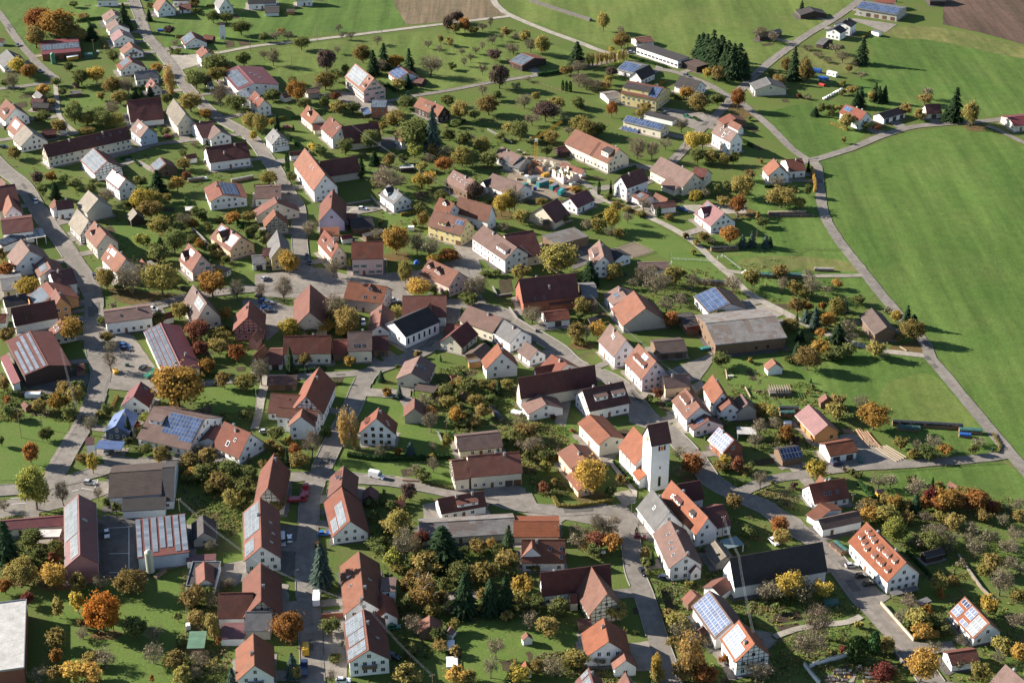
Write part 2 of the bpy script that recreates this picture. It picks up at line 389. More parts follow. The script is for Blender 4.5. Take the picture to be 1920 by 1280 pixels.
def sheet(name, mat, px, rough=0.5, smooth=True, keep=False, step=3.0):
    z = nextz(name); pts = [U(*p) for p in px]
    if smooth: pl = catmull(pts, step, True)
    else:
        pl = []
        for i, p in enumerate(pts):
            q = pts[(i+1) % len(pts)]; k = max(1, int((q-p).length/step))
            pl += [p.lerp(q, j/k) for j in range(k)]
    out = []
    for p in pl:
        a = noise.noise(Vector((p.x*0.35, p.y*0.35, z*90)))*rough; b = noise.noise(Vector((p.y*0.35, p.x*0.35, z*50+7)))*rough
        out.append((p.x+a, p.y+b, z))
    me = filled(name, out, mat)
    o = structure(obj(name, me))
    if keep: AREAS.append([(p[0], p[1]) for p in out])
    return o
ROADS = []
def road(name, mat, px, width, rough=0.3, step=3.0, z=None):
    z = nextz('road') if z is None else z
    pts = catmull([U(*p) for p in px], step)
    v = []; f = []; n = len(pts)
    for i, p in enumerate(pts):
        d = (pts[min(i+1, n-1)] - pts[max(i-1, 0)]); d.z = 0; d.normalize(); s = Vector((-d.y, d.x, 0))
        j1 = noise.noise(Vector((p.x*0.3, p.y*0.3, 1.5)))*rough; j2 = noise.noise(Vector((p.x*0.3, p.y*0.3, 9.5)))*rough
        for q in (p + s*(width/2+j1), p - s*(width/2+j2)): v.append((q.x, q.y, z))
    for i in range(n-1): f.append((2*i, 2*i+1, 2*i+3, 2*i+2))
    me = bpy.data.meshes.new(name); me.from_pydata(v, [], f); me.materials.append(mat)
    ROADS.append(([(p.x, p.y) for p in pts], width/2))
    return structure(obj(name, me))

sheet('meadow', G_MEAD, [(1535,303),(1600,287),(1660,264),(1720,246),(1800,240),(1870,252),(1925,277),(2100,330),(2400,500),(2400,1000),(2050,960),(1925,885),(1850,795),(1805,740),(1765,690),(1745,660),(1690,600),(1650,555),(1570,450),(1545,400),(1537,350)], 0.8)
sheet('meadow', G_MEAD2, [(1000,-120),(1660,-120),(1600,0),(1560,30),(1440,115),(1395,152),(1330,152),(1240,90),(1150,88),(1090,74),(1020,48),(965,15),(935,-120)], 0.8)
sheet('meadow', G_MEAD, [(1625,75),(1680,62),(1760,58),(1920,98),(2200,130),(2300,215),(1920,214),(1800,226),(1720,226),(1600,190),(1615,130),(1640,95)], 0.8)
sheet('meadow', G_MEAD, [(275,20),(300,60),(330,100),(480,80),(600,66),(757,47),(735,0),(690,-120),(300,-120)], 0.8)
sheet('meadow', G_MEAD, [(-80,-120),(240,-120),(235,10),(190,45),(120,80),(60,100),(30,70),(0,22),(-80,-20)], 0.8)
sheet('meadow', G_MEAD2, [(405,110),(560,85),(760,62),(900,50),(960,60),(1050,90),(1090,110),(1040,130),(930,150),(780,175),(740,160),(640,130),(520,150),(440,140)], 1.0)
sheet('meadow', G_MEAD, [(1425,215),(1560,190),(1620,235),(1600,270),(1520,295),(1490,285),(1450,245)], 0.8)
sheet('meadow', G_LAWN, [(1130,370),(1190,400),(1280,450),(1330,490),(1360,525),(1290,515),(1240,480),(1180,455),(1130,440),(1110,410)], 0.6)
sheet('meadow', G_MEAD, [(1420,330),(1530,310),(1535,380),(1560,440),(1600,490),(1640,550),(1560,590),(1480,570),(1400,540),(1370,500),(1360,440),(1400,400)], 0.8)
sheet('meadow', G_DRY, [(1390,485),(1480,480),(1600,492),(1612,508),(1500,506),(1400,505)], 0.8)
sheet('meadow', G_MEAD, [(1480,690),(1560,660),(1700,668),(1750,680),(1790,735),(1850,810),(1868,845),(1760,850),(1690,850),(1660,810),(1560,760),(1510,740)], 0.8)
sheet('meadow', G_MEAD2, [(1660,720),(1740,700),(1790,745),(1830,795),(1760,800),(1680,790),(1650,750)], 1.0)
sheet('meadow', G_DRY, [(1640,55),(1760,52),(1930,92),(1930,112),(1760,78),(1680,72)], 1.0)
sheet('meadow', G_DRY, [(1485,95),(1560,90),(1610,112),(1600,135),(1540,140),(1500,118)], 1.0)
sheet('meadow', G_MEAD, [(1640,890),(1780,868),(1880,868),(1960,910),(2100,1000),(1960,990),(1880,950),(1780,925),(1700,930),(1650,915)], 0.8)
sheet('lawn', G_LAWN, [(860,1170),(940,1165),(1010,1160),(1080,1180),(1090,1225),(1060,1262),(960,1275),(870,1270)], 0.5)
sheet('lawn', G_LAWN, [(110,1110),(190,1080),(340,1080),(350,1200),(345,1290),(120,1290)], 0.8)
sheet('lawn', G_LAWN, [(0,770),(110,785),(130,800),(105,860),(70,890),(0,900),(-60,880),(-60,790)], 0.5)
sheet('lawn', G_LAWN, [(625,865),(700,858),(840,862),(842,915),(790,908),(700,890),(625,885)], 0.4)
sheet('lawn', G_LAWN, [(672,740),(750,755),(755,780),(745,800),(680,790)], 0.4)
sheet('lawn', G_LAWN, [(745,790),(830,785),(850,800),(838,850),(745,850)], 0.4)
sheet('lawn', G_LAWN, [(375,722),(478,720),(478,765),(420,775),(378,770)], 0.4)
sheet('lawn', G_LAWN, [(640,710),(672,706),(662,738),(635,735)], 0.3)
sheet('lawn', G_LAWN, [(720,398),(780,395),(785,425),(730,425)], 0.3)
sheet('lawn', G_LAWN, [(1365,680),(1440,670),(1520,720),(1530,760),(1440,770),(1380,740)], 0.4)
sheet('lawn', G_LAWN, [(1010,800),(1070,790),(1080,830),(1040,840),(1010,830)], 0.4)
sheet('lawn', G_LAWN, [(1480,1165),(1560,1150),(1600,1160),(1570,1190),(1500,1200)], 0.4)
sheet('lawn', G_LAWN, [(125,185),(185,175),(200,190),(195,215),(150,225),(125,205)], 0.5)
sheet('lawn', G_LAWN, [(1325,420),(1420,430),(1420,470),(1370,480),(1330,450)], 0.4)
sheet('lawn', G_LAWN, [(210,420),(270,420),(300,450),(265,480),(225,470)], 0.5)
sheet('lawn', G_LAWN, [(630,300),(700,305),(745,320),(710,335),(640,325)], 0.4)
sheet('field', G_STUB, [(714,-120),(915,-120),(930,5),(952,28),(880,38),(762,47),(740,10)], 0.6, False)
sheet('field', G_SOIL, [(1770,-120),(2300,-120),(2300,140),(1930,86),(1840,62),(1768,46)], 0.6, False)
sheet('sand_arena', G_SAND, [T('23',770,585), T('23',910,536), T('23',1065,610), T('23',905,660)], 0.15, False, True)
for q in ([(1234,1102),(1258,1100),(1272,1140),(1245,1148)], [(1450,1150),(1500,1146),(1505,1162),(1455,1168)], [(1455,1172),(1498,1168),(1500,1178),(1460,1182)],
          [(420,77),(438,76),(440,88),(424,90)], [(445,78),(468,77),(470,84),(450,86)], [(625,710),(645,707),(640,722),(628,725)], [(330,115),(356,113),(360,125),(334,128)],
          [(935,525),(957,520),(962,545),(938,555)], [(27,195),(48,190),(52,200),(32,206)], [(1455,570),(1485,570),(1486,580),(1458,578)], [(750,880),(770,878),(775,892),(755,894)], [(775,362),(800,358),(806,372),(782,376)],
          [(1185,1140),(1195,1138),(1200,1150),(1188,1152)], [(845,705),(870,700),(876,714),(850,718)]):
    sheet('garden_bed', G_BED, q, 0.3, False)
for q in ([(205,538),(260,545),(330,552),(322,566),(235,570)], [(1360,200),(1395,196),(1420,214),(1395,222)], [(1805,232),(1835,228),(1850,244),(1820,246)], [(1665,652),(1735,640),(1748,664),(1705,666)],
          [(165,1187),(215,1181),(232,1192),(185,1198)], [(1075,925),(1130,922),(1142,938),(1090,942)], [(1380,395),(1410,392),(1415,405),(1390,408)], [(925,400),(955,395),(965,408),(935,412)], [(660,850),(690,848),(690,858),(662,858)],
          [(80,1095),(130,1088),(140,1102),(90,1108)], [(715,480),(760,474),(768,486),(725,492)], [(750,535),(778,532),(780,543),(752,545)], [(1275,890),(1320,888),(1325,900),(1285,905)], [(1070,645),(1110,642),(1115,654),(1078,656)]):
    sheet('leaf_litter', G_LEAF, q, 1.2)
for mat, q in ((P_YARD, [(192,608),(250,630),(300,700),(306,722),(262,735),(195,714),(180,700),(185,650)]), (P_DARK, [(40,715),(150,690),(168,702),(165,722),(120,738),(80,740),(45,728)]),
     (P_DARK, [(190,965),(264,970),(264,1075),(282,1086),(195,1086)]), (P_YARD, [(455,562),(505,560),(548,578),(545,602),(500,640),(490,602),(455,592)]),  # first yard: the flat hall's shadow is put into its dark asphalt tone
     (P_YARD, [(478,515),(600,502),(660,518),(780,508),(792,520),(745,548),(700,560),(600,562),(478,556)]), (P_YARD, [(850,470),(885,452),(902,500),(908,522),(880,532),(845,502)]),
     (G_DIRT, [(950,332),(985,292),(1060,298),(1092,330),(1078,366),(1020,376),(960,372)]), (P_DARK, [(1058,476),(1106,458),(1112,490),(1076,506)]),
     (P_GRAV, [(1395,577),(1440,570),(1475,588),(1440,602),(1390,602)]), (P_YARD, [(1235,702),(1290,680),(1335,662),(1336,680),(1312,712),(1260,722)]),
     (P_YARD, [(1170,742),(1215,768),(1262,800),(1242,814),(1180,792)]), (P_YARD, [(980,962),(1100,956),(1170,944),(1198,975),(1192,1002),(1165,1012),(1130,987),(1060,974),(1040,988)]),
     (P_YARD, [(1575,815),(1602,812),(1640,830),(1700,862),(1690,872),(1590,882),(1568,850)]), (P_YARD, [(1455,950),(1500,973),(1532,1006),(1515,1012),(1460,977)]),
     (P_YARD, [(1582,1058),(1612,1066),(1650,1108),(1670,1120),(1652,1132),(1625,1112),(1595,1082)]), (P_YARD, [(420,1057),(460,1050),(466,1080),(440,1100),(415,1087)]),
     (P_DARK, [(524,985),(562,985),(562,1080),(527,1080)]), (P_YARD, [(793,945),(820,940),(832,975),(795,986)]), (P_YARD, [(630,170),(660,174),(690,190),(735,195),(748,206),(700,216),(660,206),(635,190)]),
     (P_YARD, [(1233,200),(1330,214),(1352,225),(1320,247),(1300,242),(1260,226)]), (P_YARD, [(1600,35),(1682,46),(1660,62),(1596,37)]), (P_GRAV, [(1150,925),(1180,918),(1195,940),(1170,950)]),
     (P_ASPH, [(-40,945),(50,932),(105,906),(160,899),(202,903),(208,924),(150,944),(90,958),(0,972)]), (P_YARD, [(805,1110),(900,1108),(905,1122),(812,1126)]), (P_PALE, [(645,388),(700,386),(702,398),(648,400)]), (P_GRAV, [(1180,1205),(1222,1203),(1225,1258),(1188,1258)]),
     (P_PALE, [(315,104),(368,103),(378,120),(340,132),(322,118)]), (P_YARD, [(190,850),(300,866),(345,855),(350,868),(290,885),(200,880)]), (P_DARK, [(595,385),(660,390),(640,405),(600,400)]),
     (P_YARD, [(605,1145),(655,1140),(650,1270),(610,1270)]), (P_DARK, [(700,262),(745,255),(745,275),(712,285)]), (P_GRAV, [(1040,720),(1075,735),(1060,800),(1040,795)]),
     (P_YARD, [(905,915),(950,905),(985,915),(990,940),(940,940)]), (P_GRAV, [(1080,1185),(1098,1190),(1108,1240),(1095,1242)]), (P_PALE, [(1330,385),(1395,382),(1400,400),(1350,402)]), (P_PALE, [(1280,385),(1318,384),(1325,398),(1290,400)])):
    sheet('site_ground' if mat is G_DIRT else ('gravel_yard' if mat is P_GRAV else 'yard'), mat, q, 0.25, False, True)

def PX(s): return [tuple(float(v) for v in p.split(',')) for p in s.split()]
road('farm_track', P_PALE, PX('1112,356 1117,366 1150,382 1185,395 1222,410 1272,435 1310,462 1335,487 1370,517 1397,545 1435,568 1470,586 1500,602 1560,630 1640,655 1690,662 1738,668'), 3.6)
road('farm_track', P_PALE, PX('322,108 400,101 480,87 592,75 755,55 880,40 955,31'), 3.8)
road('farm_track', P_PALE, PX('905,-60 925,0 940,18 958,30 1022,57 1085,80 1120,94 1160,106'), 4.2)
road('farm_track', P_PALE, PX('103,150 107,190 114,222 145,252'), 2.4)
road('lane', P_ASPH, PX('625,178 700,192 730,190 780,180 842,170 910,157 960,149 1052,135 1100,126 1140,116 1165,104'), 4.0)
road('lane', P_ASPH, PX('-40,-10 0,28 32,75 62,110 87,135 105,152 60,160 0,167 -60,172'), 4.6)
road('lane', P_ASPH, PX('455,252 400,258 337,266 300,270 250,284 205,296'), 4.0)
road('lane', P_PALE, PX('235,297 260,305 285,320'), 3.0)
road('lane', P_ASPH, PX('1372,186 1330,160 1267,136 1228,130'), 4.4)
road('lane', P_ASPH, PX('1378,180 1400,202 1440,235 1485,280 1518,303'), 4.4)
road('lane', P_ASPH, PX('1500,304 1515,303 1590,281 1652,256 1715,238 1790,232 1865,226 1930,219 2100,210'), 5.0)
road('lane', P_ASPH, PX('1850,236 1880,248 1915,266 2000,300'), 3.2)
road('village_street', P_ASPH, PX('1680,-60 1610,2 1565,35 1515,65 1477,92 1440,120 1397,160 1372,185 1350,210 1317,240 1295,265 1267,297 1225,335 1180,350 1140,352 1112,356'), 5.4)
road('lane', P_ASPH, PX('1518,300 1532,312 1536,345 1540,378 1547,407 1572,450 1615,505 1652,552 1677,581 1705,612 1735,645 1745,672 1765,695 1802,740 1852,800 1890,845 1925,886 2000,970'), 4.8)
road('lane', P_ASPH, PX('1385,925 1440,901 1502,890 1590,877 1690,871 1815,862 1892,852'), 5.0)
road('lane', P_GRAV, PX('1350,505 1390,512 1480,518 1620,517'), 3.0)
road('village_street', P_ASPH, PX('240,-40 250,0 265,37 275,65 300,95 327,130 350,165 400,215 450,245 478,266 500,297 517,320 537,357 557,387 561,420 562,460 568,495 585,520 600,540'), 6.6)
road('village_street', P_ASPH, PX('-40,270 0,312 15,325 45,350 78,405 120,458 147,502 172,548 176,585 176,632 182,668 190,702 178,747 160,790 132,835 110,875 95,905'), 7.6)
road('village_street', P_ASPH, PX('172,596 230,584 300,572 360,556 430,546 505,541 620,545 730,536 775,523 792,514 850,497 880,482'), 6.4)
road('village_street', P_ASPH, PX('738,535 752,556 800,572 850,568 905,577 942,588 965,607 1010,632 1047,655 1080,684 1147,712 1185,745 1212,780 1260,815 1305,862 1335,902 1385,930 1440,954 1470,978 1515,1007 1560,1045 1590,1085 1620,1125 1660,1167 1702,1217 1755,1290'), 7.4)
road('village_street', P_ASPH, PX('852,568 842,600 820,640 790,660 742,679 695,698 676,727 660,765 636,810 615,852 600,887 582,927 580,972 575,1035 577,1110 583,1185 588,1300'), 7.0)
road('lane', P_ASPH, PX('690,698 620,704 560,706 480,710 400,718 330,726 255,728 195,722'), 4.6)
road('lane', P_ASPH, PX('905,578 895,560 880,535 868,510 862,490'), 5.0)
road('village_street', P_ASPH, PX('545,895 617,892 675,898 730,902 792,912 855,925 930,937 960,946 1047,958 1135,956 1175,975 1184,1030 1190,1072 1205,1110 1220,1155 1235,1205 1255,1262 1262,1300'), 6.0)
road('lane', P_ASPH, PX('-60,925 0,920 60,915 110,905 160,892 220,874 300,866 360,858 420,858'), 6.6)
road('footpath', P_PALE, PX('1144,862 1155,880 1170,900 1190,922 1185,940'), 1.8)
road('footpath', P_PALE, PX('500,705 490,745 485,775 477,805'), 3.2)
road('farm_track', P_PALE, PX('1452,1194 1490,1180 1540,1172 1590,1166 1615,1156'), 2.4)
road('lane', P_YARD, PX('985,925 995,945 1008,957'), 4.0)
road('lane', P_ASPH, PX('1700,1210 1740,1216 1790,1212'), 5.0)
road('driveway', P_YARD, PX('660,400 690,395 735,385'), 5.0)
road('driveway', P_YARD, PX('680,735 720,738 770,738'), 6.0)
road('pavement', P_WALK, PX('85,390 112,430 135,463 165,505 190,548'), 1.8)
road('pavement', P_WALK, PX('590,958 588,1000 586,1040 588,1110 594,1185 600,1290'), 1.5)
road('pavement', P_WALK, PX('1495,1000 1535,1032 1575,1075 1605,1118 1650,1170 1690,1222'), 1.6)
road('pavement', P_WALK, PX('163,745 147,785 120,830 98,865'), 1.5)
road('pavement', P_WALK, PX('265,20 280,62 303,92 332,130'), 1.4)
# parking bay lines and lane marks
def line(px, w=0.14):
    pts = [U(*p) for p in px]; m = MB()
    d = pts[1]-pts[0]; d.normalize(); s = Vector((-d.y, d.x, 0))*w/2; z = nextz('road_marking')
    m.quad(*[(p.x, p.y, z) for p in (pts[0]+s, pts[1]+s, pts[1]-s, pts[0]-s)][::-1])
    o = structure(obj('road_marking', m.mesh('road_marking', M_WHITE)))
for a in (((242,990),(242,1076)), ((205,1039),(243,1038)), ((205,1074),(243,1074)), ((200,991),(243,989)), ((152,916),(176,920)), ((158,903),(184,900)), ((176,920),(184,900)),
          ((20,935),(47,934)), ((22,946),(48,944)), ((135,922),(148,919)), ((579,508),(586,512)), ((583,505),(590,509))):
    line(a)

# ---------------------------------------------------------------- buildings
BUILD = []           # (root, label, centre, half sizes, rz)
_cache = {}
def win_mesh(kind, w, h):
    w, h = round(w*20)/20, round(h*20)/20; k = ('win', kind, w, h)
    if k in _cache: return _cache[k]
    f = MB(); t = 0.075; fm = M_FRAMEB if kind.startswith('b') else M_FRAME
    f.box(-w/2, w/2, 0, 0.09, -h/2-0.06, -h/2+t).box(-w/2, w/2, 0, 0.07, h/2-t, h/2)
    f.box(-w/2, -w/2+t, 0, 0.07, -h/2+t, h/2-t).box(w/2-t, w/2, 0, 0.07, -h/2+t, h/2-t)
    if w > 0.9: f.box(-0.04, 0.04, 0.01, 0.06, -h/2+t, h/2-t)
    if not kind.endswith('p'): f.quad((w/2-t, .02, -h/2+t), (-w/2+t, .02, -h/2+t), (-w/2+t, .02, h/2-t), (w/2-t, .02, h/2-t), 1)
    fr = f.mesh('window', [fm, M_GLASS])
    p = MB(); p.box(-w/2+t, w/2-t, 0.005, 0.03, -h/2+t, h/2-t)
    pane = p.mesh('pane', M_GLASS)
    _cache[k] = (fr, pane); return _cache[k]
def box_mesh(name, x, y, z, mat):
    k = ('box', name, round(x, 2), round(y, 2), round(z, 2), mat.name)
    if k not in _cache: _cache[k] = MB().box(-x/2, x/2, 0, y, 0, z).mesh(name, mat)
    return _cache[k]
def panel_mesh(mat):
    k = ('panel', mat.name)
    if k not in _cache:
        m = MB(); m.box(-.5, .5, -.5, .5, 0, .05, 0)
        m.quad((-.45, -.465, .056), (.45, -.465, .056), (.45, .465, .056), (-.45, .465, .056), 1)
        _cache[k] = m.mesh('solar_panel', [M_ALU, mat])
    return _cache[k]
def sky_mesh():
    if 'sky' not in _cache:
        m = MB(); m.box(-.45, .45, -.65, .65, 0, .10, 0).quad((-.36, -.55, .107), (.36, -.55, .107), (.36, .55, .107), (-.36, .55, .107), 1)
        _cache['sky'] = m.mesh('roof_window', [M_METAL, M_GLASS])
    return _cache['sky']
def chim_mesh():
    if 'chim' not in _cache:
        m = MB(); m.box(-.38, .38, -.38, .38, -1.6, .9, 0).box(-.46, .46, -.46, .46, .9, 1.0, 1).box(-.16, .16, -.16, .16, 1.0, 1.25, 1)
        _cache['chim'] = m.mesh('chimney', [M_CHIM, M_METAL])
    return _cache['chim']

def put_window(parent, o, ex, nrm, w, h, kind, near, shutters=False):
    """window on a wall: o centre on the wall plane, ex along the wall, nrm outwards"""
    fr, pane = win_mesh(kind + ('p' if near else ''), w, h)
    M = frame(o, ex, nrm, (0, 0, 1)) if Vector(ex).cross(Vector(nrm)).z > 0 else frame(o, [-c for c in ex], nrm, (0, 0, 1))
    wo_ = obj('window', fr, parent, M)
    if near: obj('pane', pane, wo_)
    if shutters:
        for s in (-1, 1):
            sm = box_mesh('shutter', 0.48, 0.06, h, M_GREEN)
            obj('shutter', sm, parent, M @ Matrix.Translation((s*(w/2+0.27), 0.0, -h/2)))
def timber(parent, o, ex, nrm, width, z0, z1f, step=1.7, seed=0):
    """dark beams on a wall; z1f(x) gives the wall height at x along the wall"""
    rr = random.Random(seed); m = MB(); t = 0.11
    ex = Vector(ex); nrm = Vector(nrm); o = Vector(o)
    def B(x0, za, x1, zb):
        p = o + ex*x0 + Vector((0, 0, za)) + nrm*0.02; q = o + ex*x1 + Vector((0, 0, zb)) + nrm*0.02
        m.bar(p, q, t, 0, 4)
    hw = width/2; k = max(2, int(width/step)); xs = [-hw+0.12 + (width-0.24)*i/k for i in range(k+1)]
    for x in xs:
        top = z1f(x)-0.15
        if top > z0+0.5: B(x, z0, x, top)
    z = z0
    while z < max(z1f(x) for x in xs) - 0.5:
        xx = [-hw + 0.1 + (width-0.2)*i/60 for i in range(61)]; ok = [x for x in xx if z1f(x)-0.1 > z]
        if len(ok) > 2: B(ok[0], z, ok[-1], z)
        z += 1.35
    for a, b in zip(xs, xs[1:]):
        if rr.random() < 0.45 and min(z1f(a), z1f(b)) > z0+1.6:
            if rr.random() < .5: B(a, z0, b, z0+1.35)
            else: B(a, z0+1.35, b, z0)
    return obj('timber_frame', m.mesh('timber_frame', M_TIMBER), parent)

CUR = [None]
def gable(tile, x1, y1, x2, y2, ex, ey, eave, ridge, rc, wc, name=None, label=None, e2=None, sp=(), sl=(), ch=None, dm=(), ht=0,
          win=1, sh=False, gd=0, door=True, wk=None, big=False, hip=0.0, part=None, solar='b', half=None, balcony=None):
    """A gabled volume. (x1,y1)-(x2,y2) ridge ends at height ridge, (ex,ey) a point of the eave at height eave."""
    p1 = UT(tile, x1, y1, ridge); p2 = UT(tile, x2, y2, ridge); e = UT(tile, ex, ey, eave)
    d = (p2-p1); d.z = 0; L = max(d.length, 2.0); d.normalize(); nrm = Vector((-d.y, d.x, 0))
    s = (e-p1).dot(nrm); wa = min(max(abs(s), 1.6), 13.0)
    flip = s < 0
    if flip: d = -d; nrm = -nrm
    wb = wa
    if e2:
        q = UT(tile, e2[0], e2[1], eave); wb = min(max(-(q-p1).dot(nrm), 1.6), 14.0)
    mid = (p1+p2)/2; mid.z = 0; rz = atan2(d.y, d.x)
    if name:
        root = empty(name, mid, rz); tag(root, label, name.replace('_', ' '))
        CUR[0] = root; base = Matrix.Identity(4); BUILD.append([root, label, mid, (L/2, (wa+wb)/2), rz])
    else:
        root = CUR[0]; base = root.matrix_basis.inverted() @ (Matrix.Translation(mid) @ Matrix.Rotation(rz, 4, 'Z'))
        BUILD.append([None, None, mid, (L/2, (wa+wb)/2), rz])
    py = T(tile, x1, y1)[1]; near = py > 600; seed = int(x1*7+y1*13+int(tile)*101); rr = random.Random(seed)
    oh = min(0.5, wa*0.12); og = min(0.4, L*0.05); th = 0.22
    ta, tb = (ridge-eave)/wa, (ridge-eave)/wb
    xl = L/2-og; ya, yb = wa-oh, wb-oh
    za, zb = eave+ta*oh-th, eave+tb*oh-th
    wm = MB(); wm.prism([(-yb, -0.4), (ya, -0.4), (ya, za), (0, ridge-th), (-yb, zb)], -xl, xl)
    wall = obj('wall', wm.mesh('wall', WALL[wc]), root, base)
    # roof: two slabs, a little uneven as old roofs are
    rm = MB(); nx, ny = max(3, int(L/2.5)), 3; jit = 0.035 if rc in 'orbmgzd' else 0.0
    def slope(sign, w):
        rows = []
        for j in range(ny+1):
            row = []
            for i in range(nx+1):
                x = -L/2 + L*i/nx; y = w*j/ny
                hz = ridge - (ridge-eave)*j/ny + (rr.uniform(-jit, jit))
                row.append((x, sign*y, hz))
            rows.append(row)
        if 'ridge' not in st: st['ridge'] = rows[0]
        else: rows[0] = st['ridge']
        for j in range(ny):
            for i in range(nx):
                q = [rows[j][i], rows[j+1][i], rows[j+1][i+1], rows[j][i+1]]
                rm.quad(*(q if sign > 0 else q[::-1]))
        lo = [(p[0], p[1], p[2]-th) for p in rows[ny]]; hi = rows[ny]
        for i in range(nx):
            q = [lo[i], lo[i+1], hi[i+1], hi[i]]; rm.quad(*(q if sign < 0 else q[::-1]))
        for i, k in ((0, 1), (nx, -1)):
            for j in range(ny):
                a, b = rows[j][i], rows[j+1][i]; q = [a, (a[0], a[1], a[2]-th), (b[0], b[1], b[2]-th), b]
                rm.quad(*(q if sign*k > 0 else q[::-1]))
        q = [(-L/2, 0, ridge-th), (L/2, 0, ridge-th), (L/2, sign*w, eave-th), (-L/2, sign*w, eave-th)]
        rm.quad(*(q if sign > 0 else q[::-1]))
    st = {}
    slope(1, wa); slope(-1, wb)
    roof = obj('roof', rm.mesh('roof', ROOF[rc]), root, base)
    if L > 4 and eave > 1.8:
        cm = MB(); cm.prism([(-0.17, ridge-0.04), (0.17, ridge-0.04), (0.09, ridge+0.10), (-0.09, ridge+0.10)], -L/2, L/2)
        obj('ridge_cap', cm.mesh('ridge_cap', ROOF[rc]), roof)
        for sg, w in ((1, wa), (-1, wb)):
            gm = MB(); gm.bar((-L/2, sg*(w+0.06), eave-0.16), (L/2, sg*(w+0.06), eave-0.16), 0.075, 0, 5)
            obj('gutter', gm.mesh('gutter', M_METAL if rc in 'gkuRMzB' else M_FRAMEB), roof)
    W3 = root.matrix_basis @ base
    rot = W3.to_3x3()
    def vis(nl, lim=-0.12):
        n3 = rot @ Vector(nl); return n3.dot(camdir(mid)) > lim
    def Uu(u): u = 1-u if flip else u; return -L/2 + u*L
    def on_slope(side, u, v, lift=0.03):
        sg, w, t = (1, wa, ta) if side == 'a' else (-1, wb, tb)
        ph = math.atan(t); x = Uu(u); y = sg*w*v; z = ridge - (ridge-eave)*v
        n_ = (0, sg*sin(ph), cos(ph)); o_ = (x, y + n_[1]*lift, z + n_[2]*lift)
        return frame(o_, (sg, 0, 0), (0, sg*cos(ph), -sin(ph)), n_), w/cos(ph)
    for s_ in sp:                                        # rows of solar panels
        side, u0, u1, v0, v1 = s_[:5]; mt = {'b': M_SOLAR, 'g': M_SOLARG, 'd': M_SOLARD, 'w': M_SOLARW}[s_[5] if len(s_) > 5 else solar]
        _, sl_len = on_slope(side, 0.5, 0.5); mw, mh = (1.25, 1.75) if near else (1.7, 2.0)
        nc = max(1, round((u1-u0)*L/mw)); nr = max(1, round((v1-v0)*sl_len/mh)); pm = panel_mesh(mt)
        px_, py_ = (u1-u0)*L/nc, (v1-v0)*sl_len/nr
        for i in range(nc):
            for j in range(nr):
                M, _ = on_slope(side, u0+(u1-u0)*(i+.5)/nc, v0+(v1-v0)*(j+.5)/nr, 0.10)
                obj('solar_panel', pm, roof, M @ Matrix.Diagonal((px_*0.96, py_*0.96, 1, 1)))
    for s_ in sl:                                        # roof windows
        M, _ = on_slope(s_[0], s_[1], s_[2], 0.04); obj('roof_window', sky_mesh(), roof, M @ Matrix.Diagonal((s_[3] if len(s_) > 3 else 1,)*2 + (1, 1)))
    if ch is None: ch = [(0.35 if rr.random() < .5 else 0.62, 'b' if rr.random() < .5 else 'a')] if (name in (None, 'house', 'farmhouse') and eave > 3.4 and L > 7 and name) else []
    for c_ in ch:
        u, side = c_[0], c_[1]; v = c_[2] if len(c_) > 2 else 0.12
        sg, w = (1, wa) if side == 'a' else (-1, wb)
        obj('chimney', chim_mesh(), roof, Matrix.Translation((Uu(u), sg*w*v, ridge - (ridge-eave)*v + (0.25 if v > .3 else 0))))
    for d_ in dm:                                        # dormers: (side, u, v of the front, width, height, kind)
        side, u, v, w_, h_, kind = d_[:6]; sg, w, t = (1, wa, ta) if side == 'a' else (-1, wb, tb)
        drc = d_[6] if len(d_) > 6 else rc
        yf = w*v; zf = ridge-(ridge-eave)*v; x = Uu(u)
        Md = frame((x, sg*yf, zf), (sg, 0, 0), (0, sg, 0), (0, 0, 1))        # local: x along eave, y outwards, z up
        dw, dr = MB(), MB(); hw = w_/2
        if kind == 's':
            td = t*0.22; dep = min(h_/(t-td), yf-0.05); zt = h_+td*dep; hb = h_
            if h_/(t-td) > yf-0.05: zt = t*dep; td = (zt-h_)/dep if dep > 0 else 0
            dw.prism([(0, -0.3), (0, hb), (-dep, zt-0.02), (-dep, t*dep-0.3)], -hw, hw)
            dr.prism([(0.3, hb-td*0.3), (0.3, hb-td*0.3+0.14), (-dep, zt+0.14), (-dep, zt)], -hw-0.2, hw+0.2)
            whs = [(-hw*0.55, h_*0.5), (hw*0.55, h_*0.5)] if w_ > 2.2 else [(0, h_*0.5)]
        else:
            rh = h_ + hw*0.85; dep = min(rh/t, yf); de = min(h_/t, yf)
            dw.prism([(0, -0.3), (0, h_), (-de, h_), (-de, t*de-0.3)], -hw, hw)
            dw.tri((-hw, 0, h_), (hw, 0, h_), (0, 0, rh))
            for k in (-1, 1):
                a, b_, c, dd = (0, 0.25, rh), (0, -dep, rh), (k*(hw+0.25), -de, h_-0.21), (k*(hw+0.25), 0.25, h_-0.21)
                q = [a, b_, c, dd] if k > 0 else [dd, c, b_, a]
                dr.quad(*[(p[0], p[1], p[2]+0.12) for p in q]); dr.quad(*[p for p in q][::-1])
                dr.quad(a, dd, (dd[0], dd[1], dd[2]+.12), (a[0], a[1], a[2]+.12))
            whs = [(0, h_*0.55)]
        do = obj('dormer', dw.mesh('dormer', WALL[wc if wc not in 'k' else 'n']), root, base @ Md)
        obj('dormer_roof', dr.mesh('dormer_roof', ROOF[drc]), do)
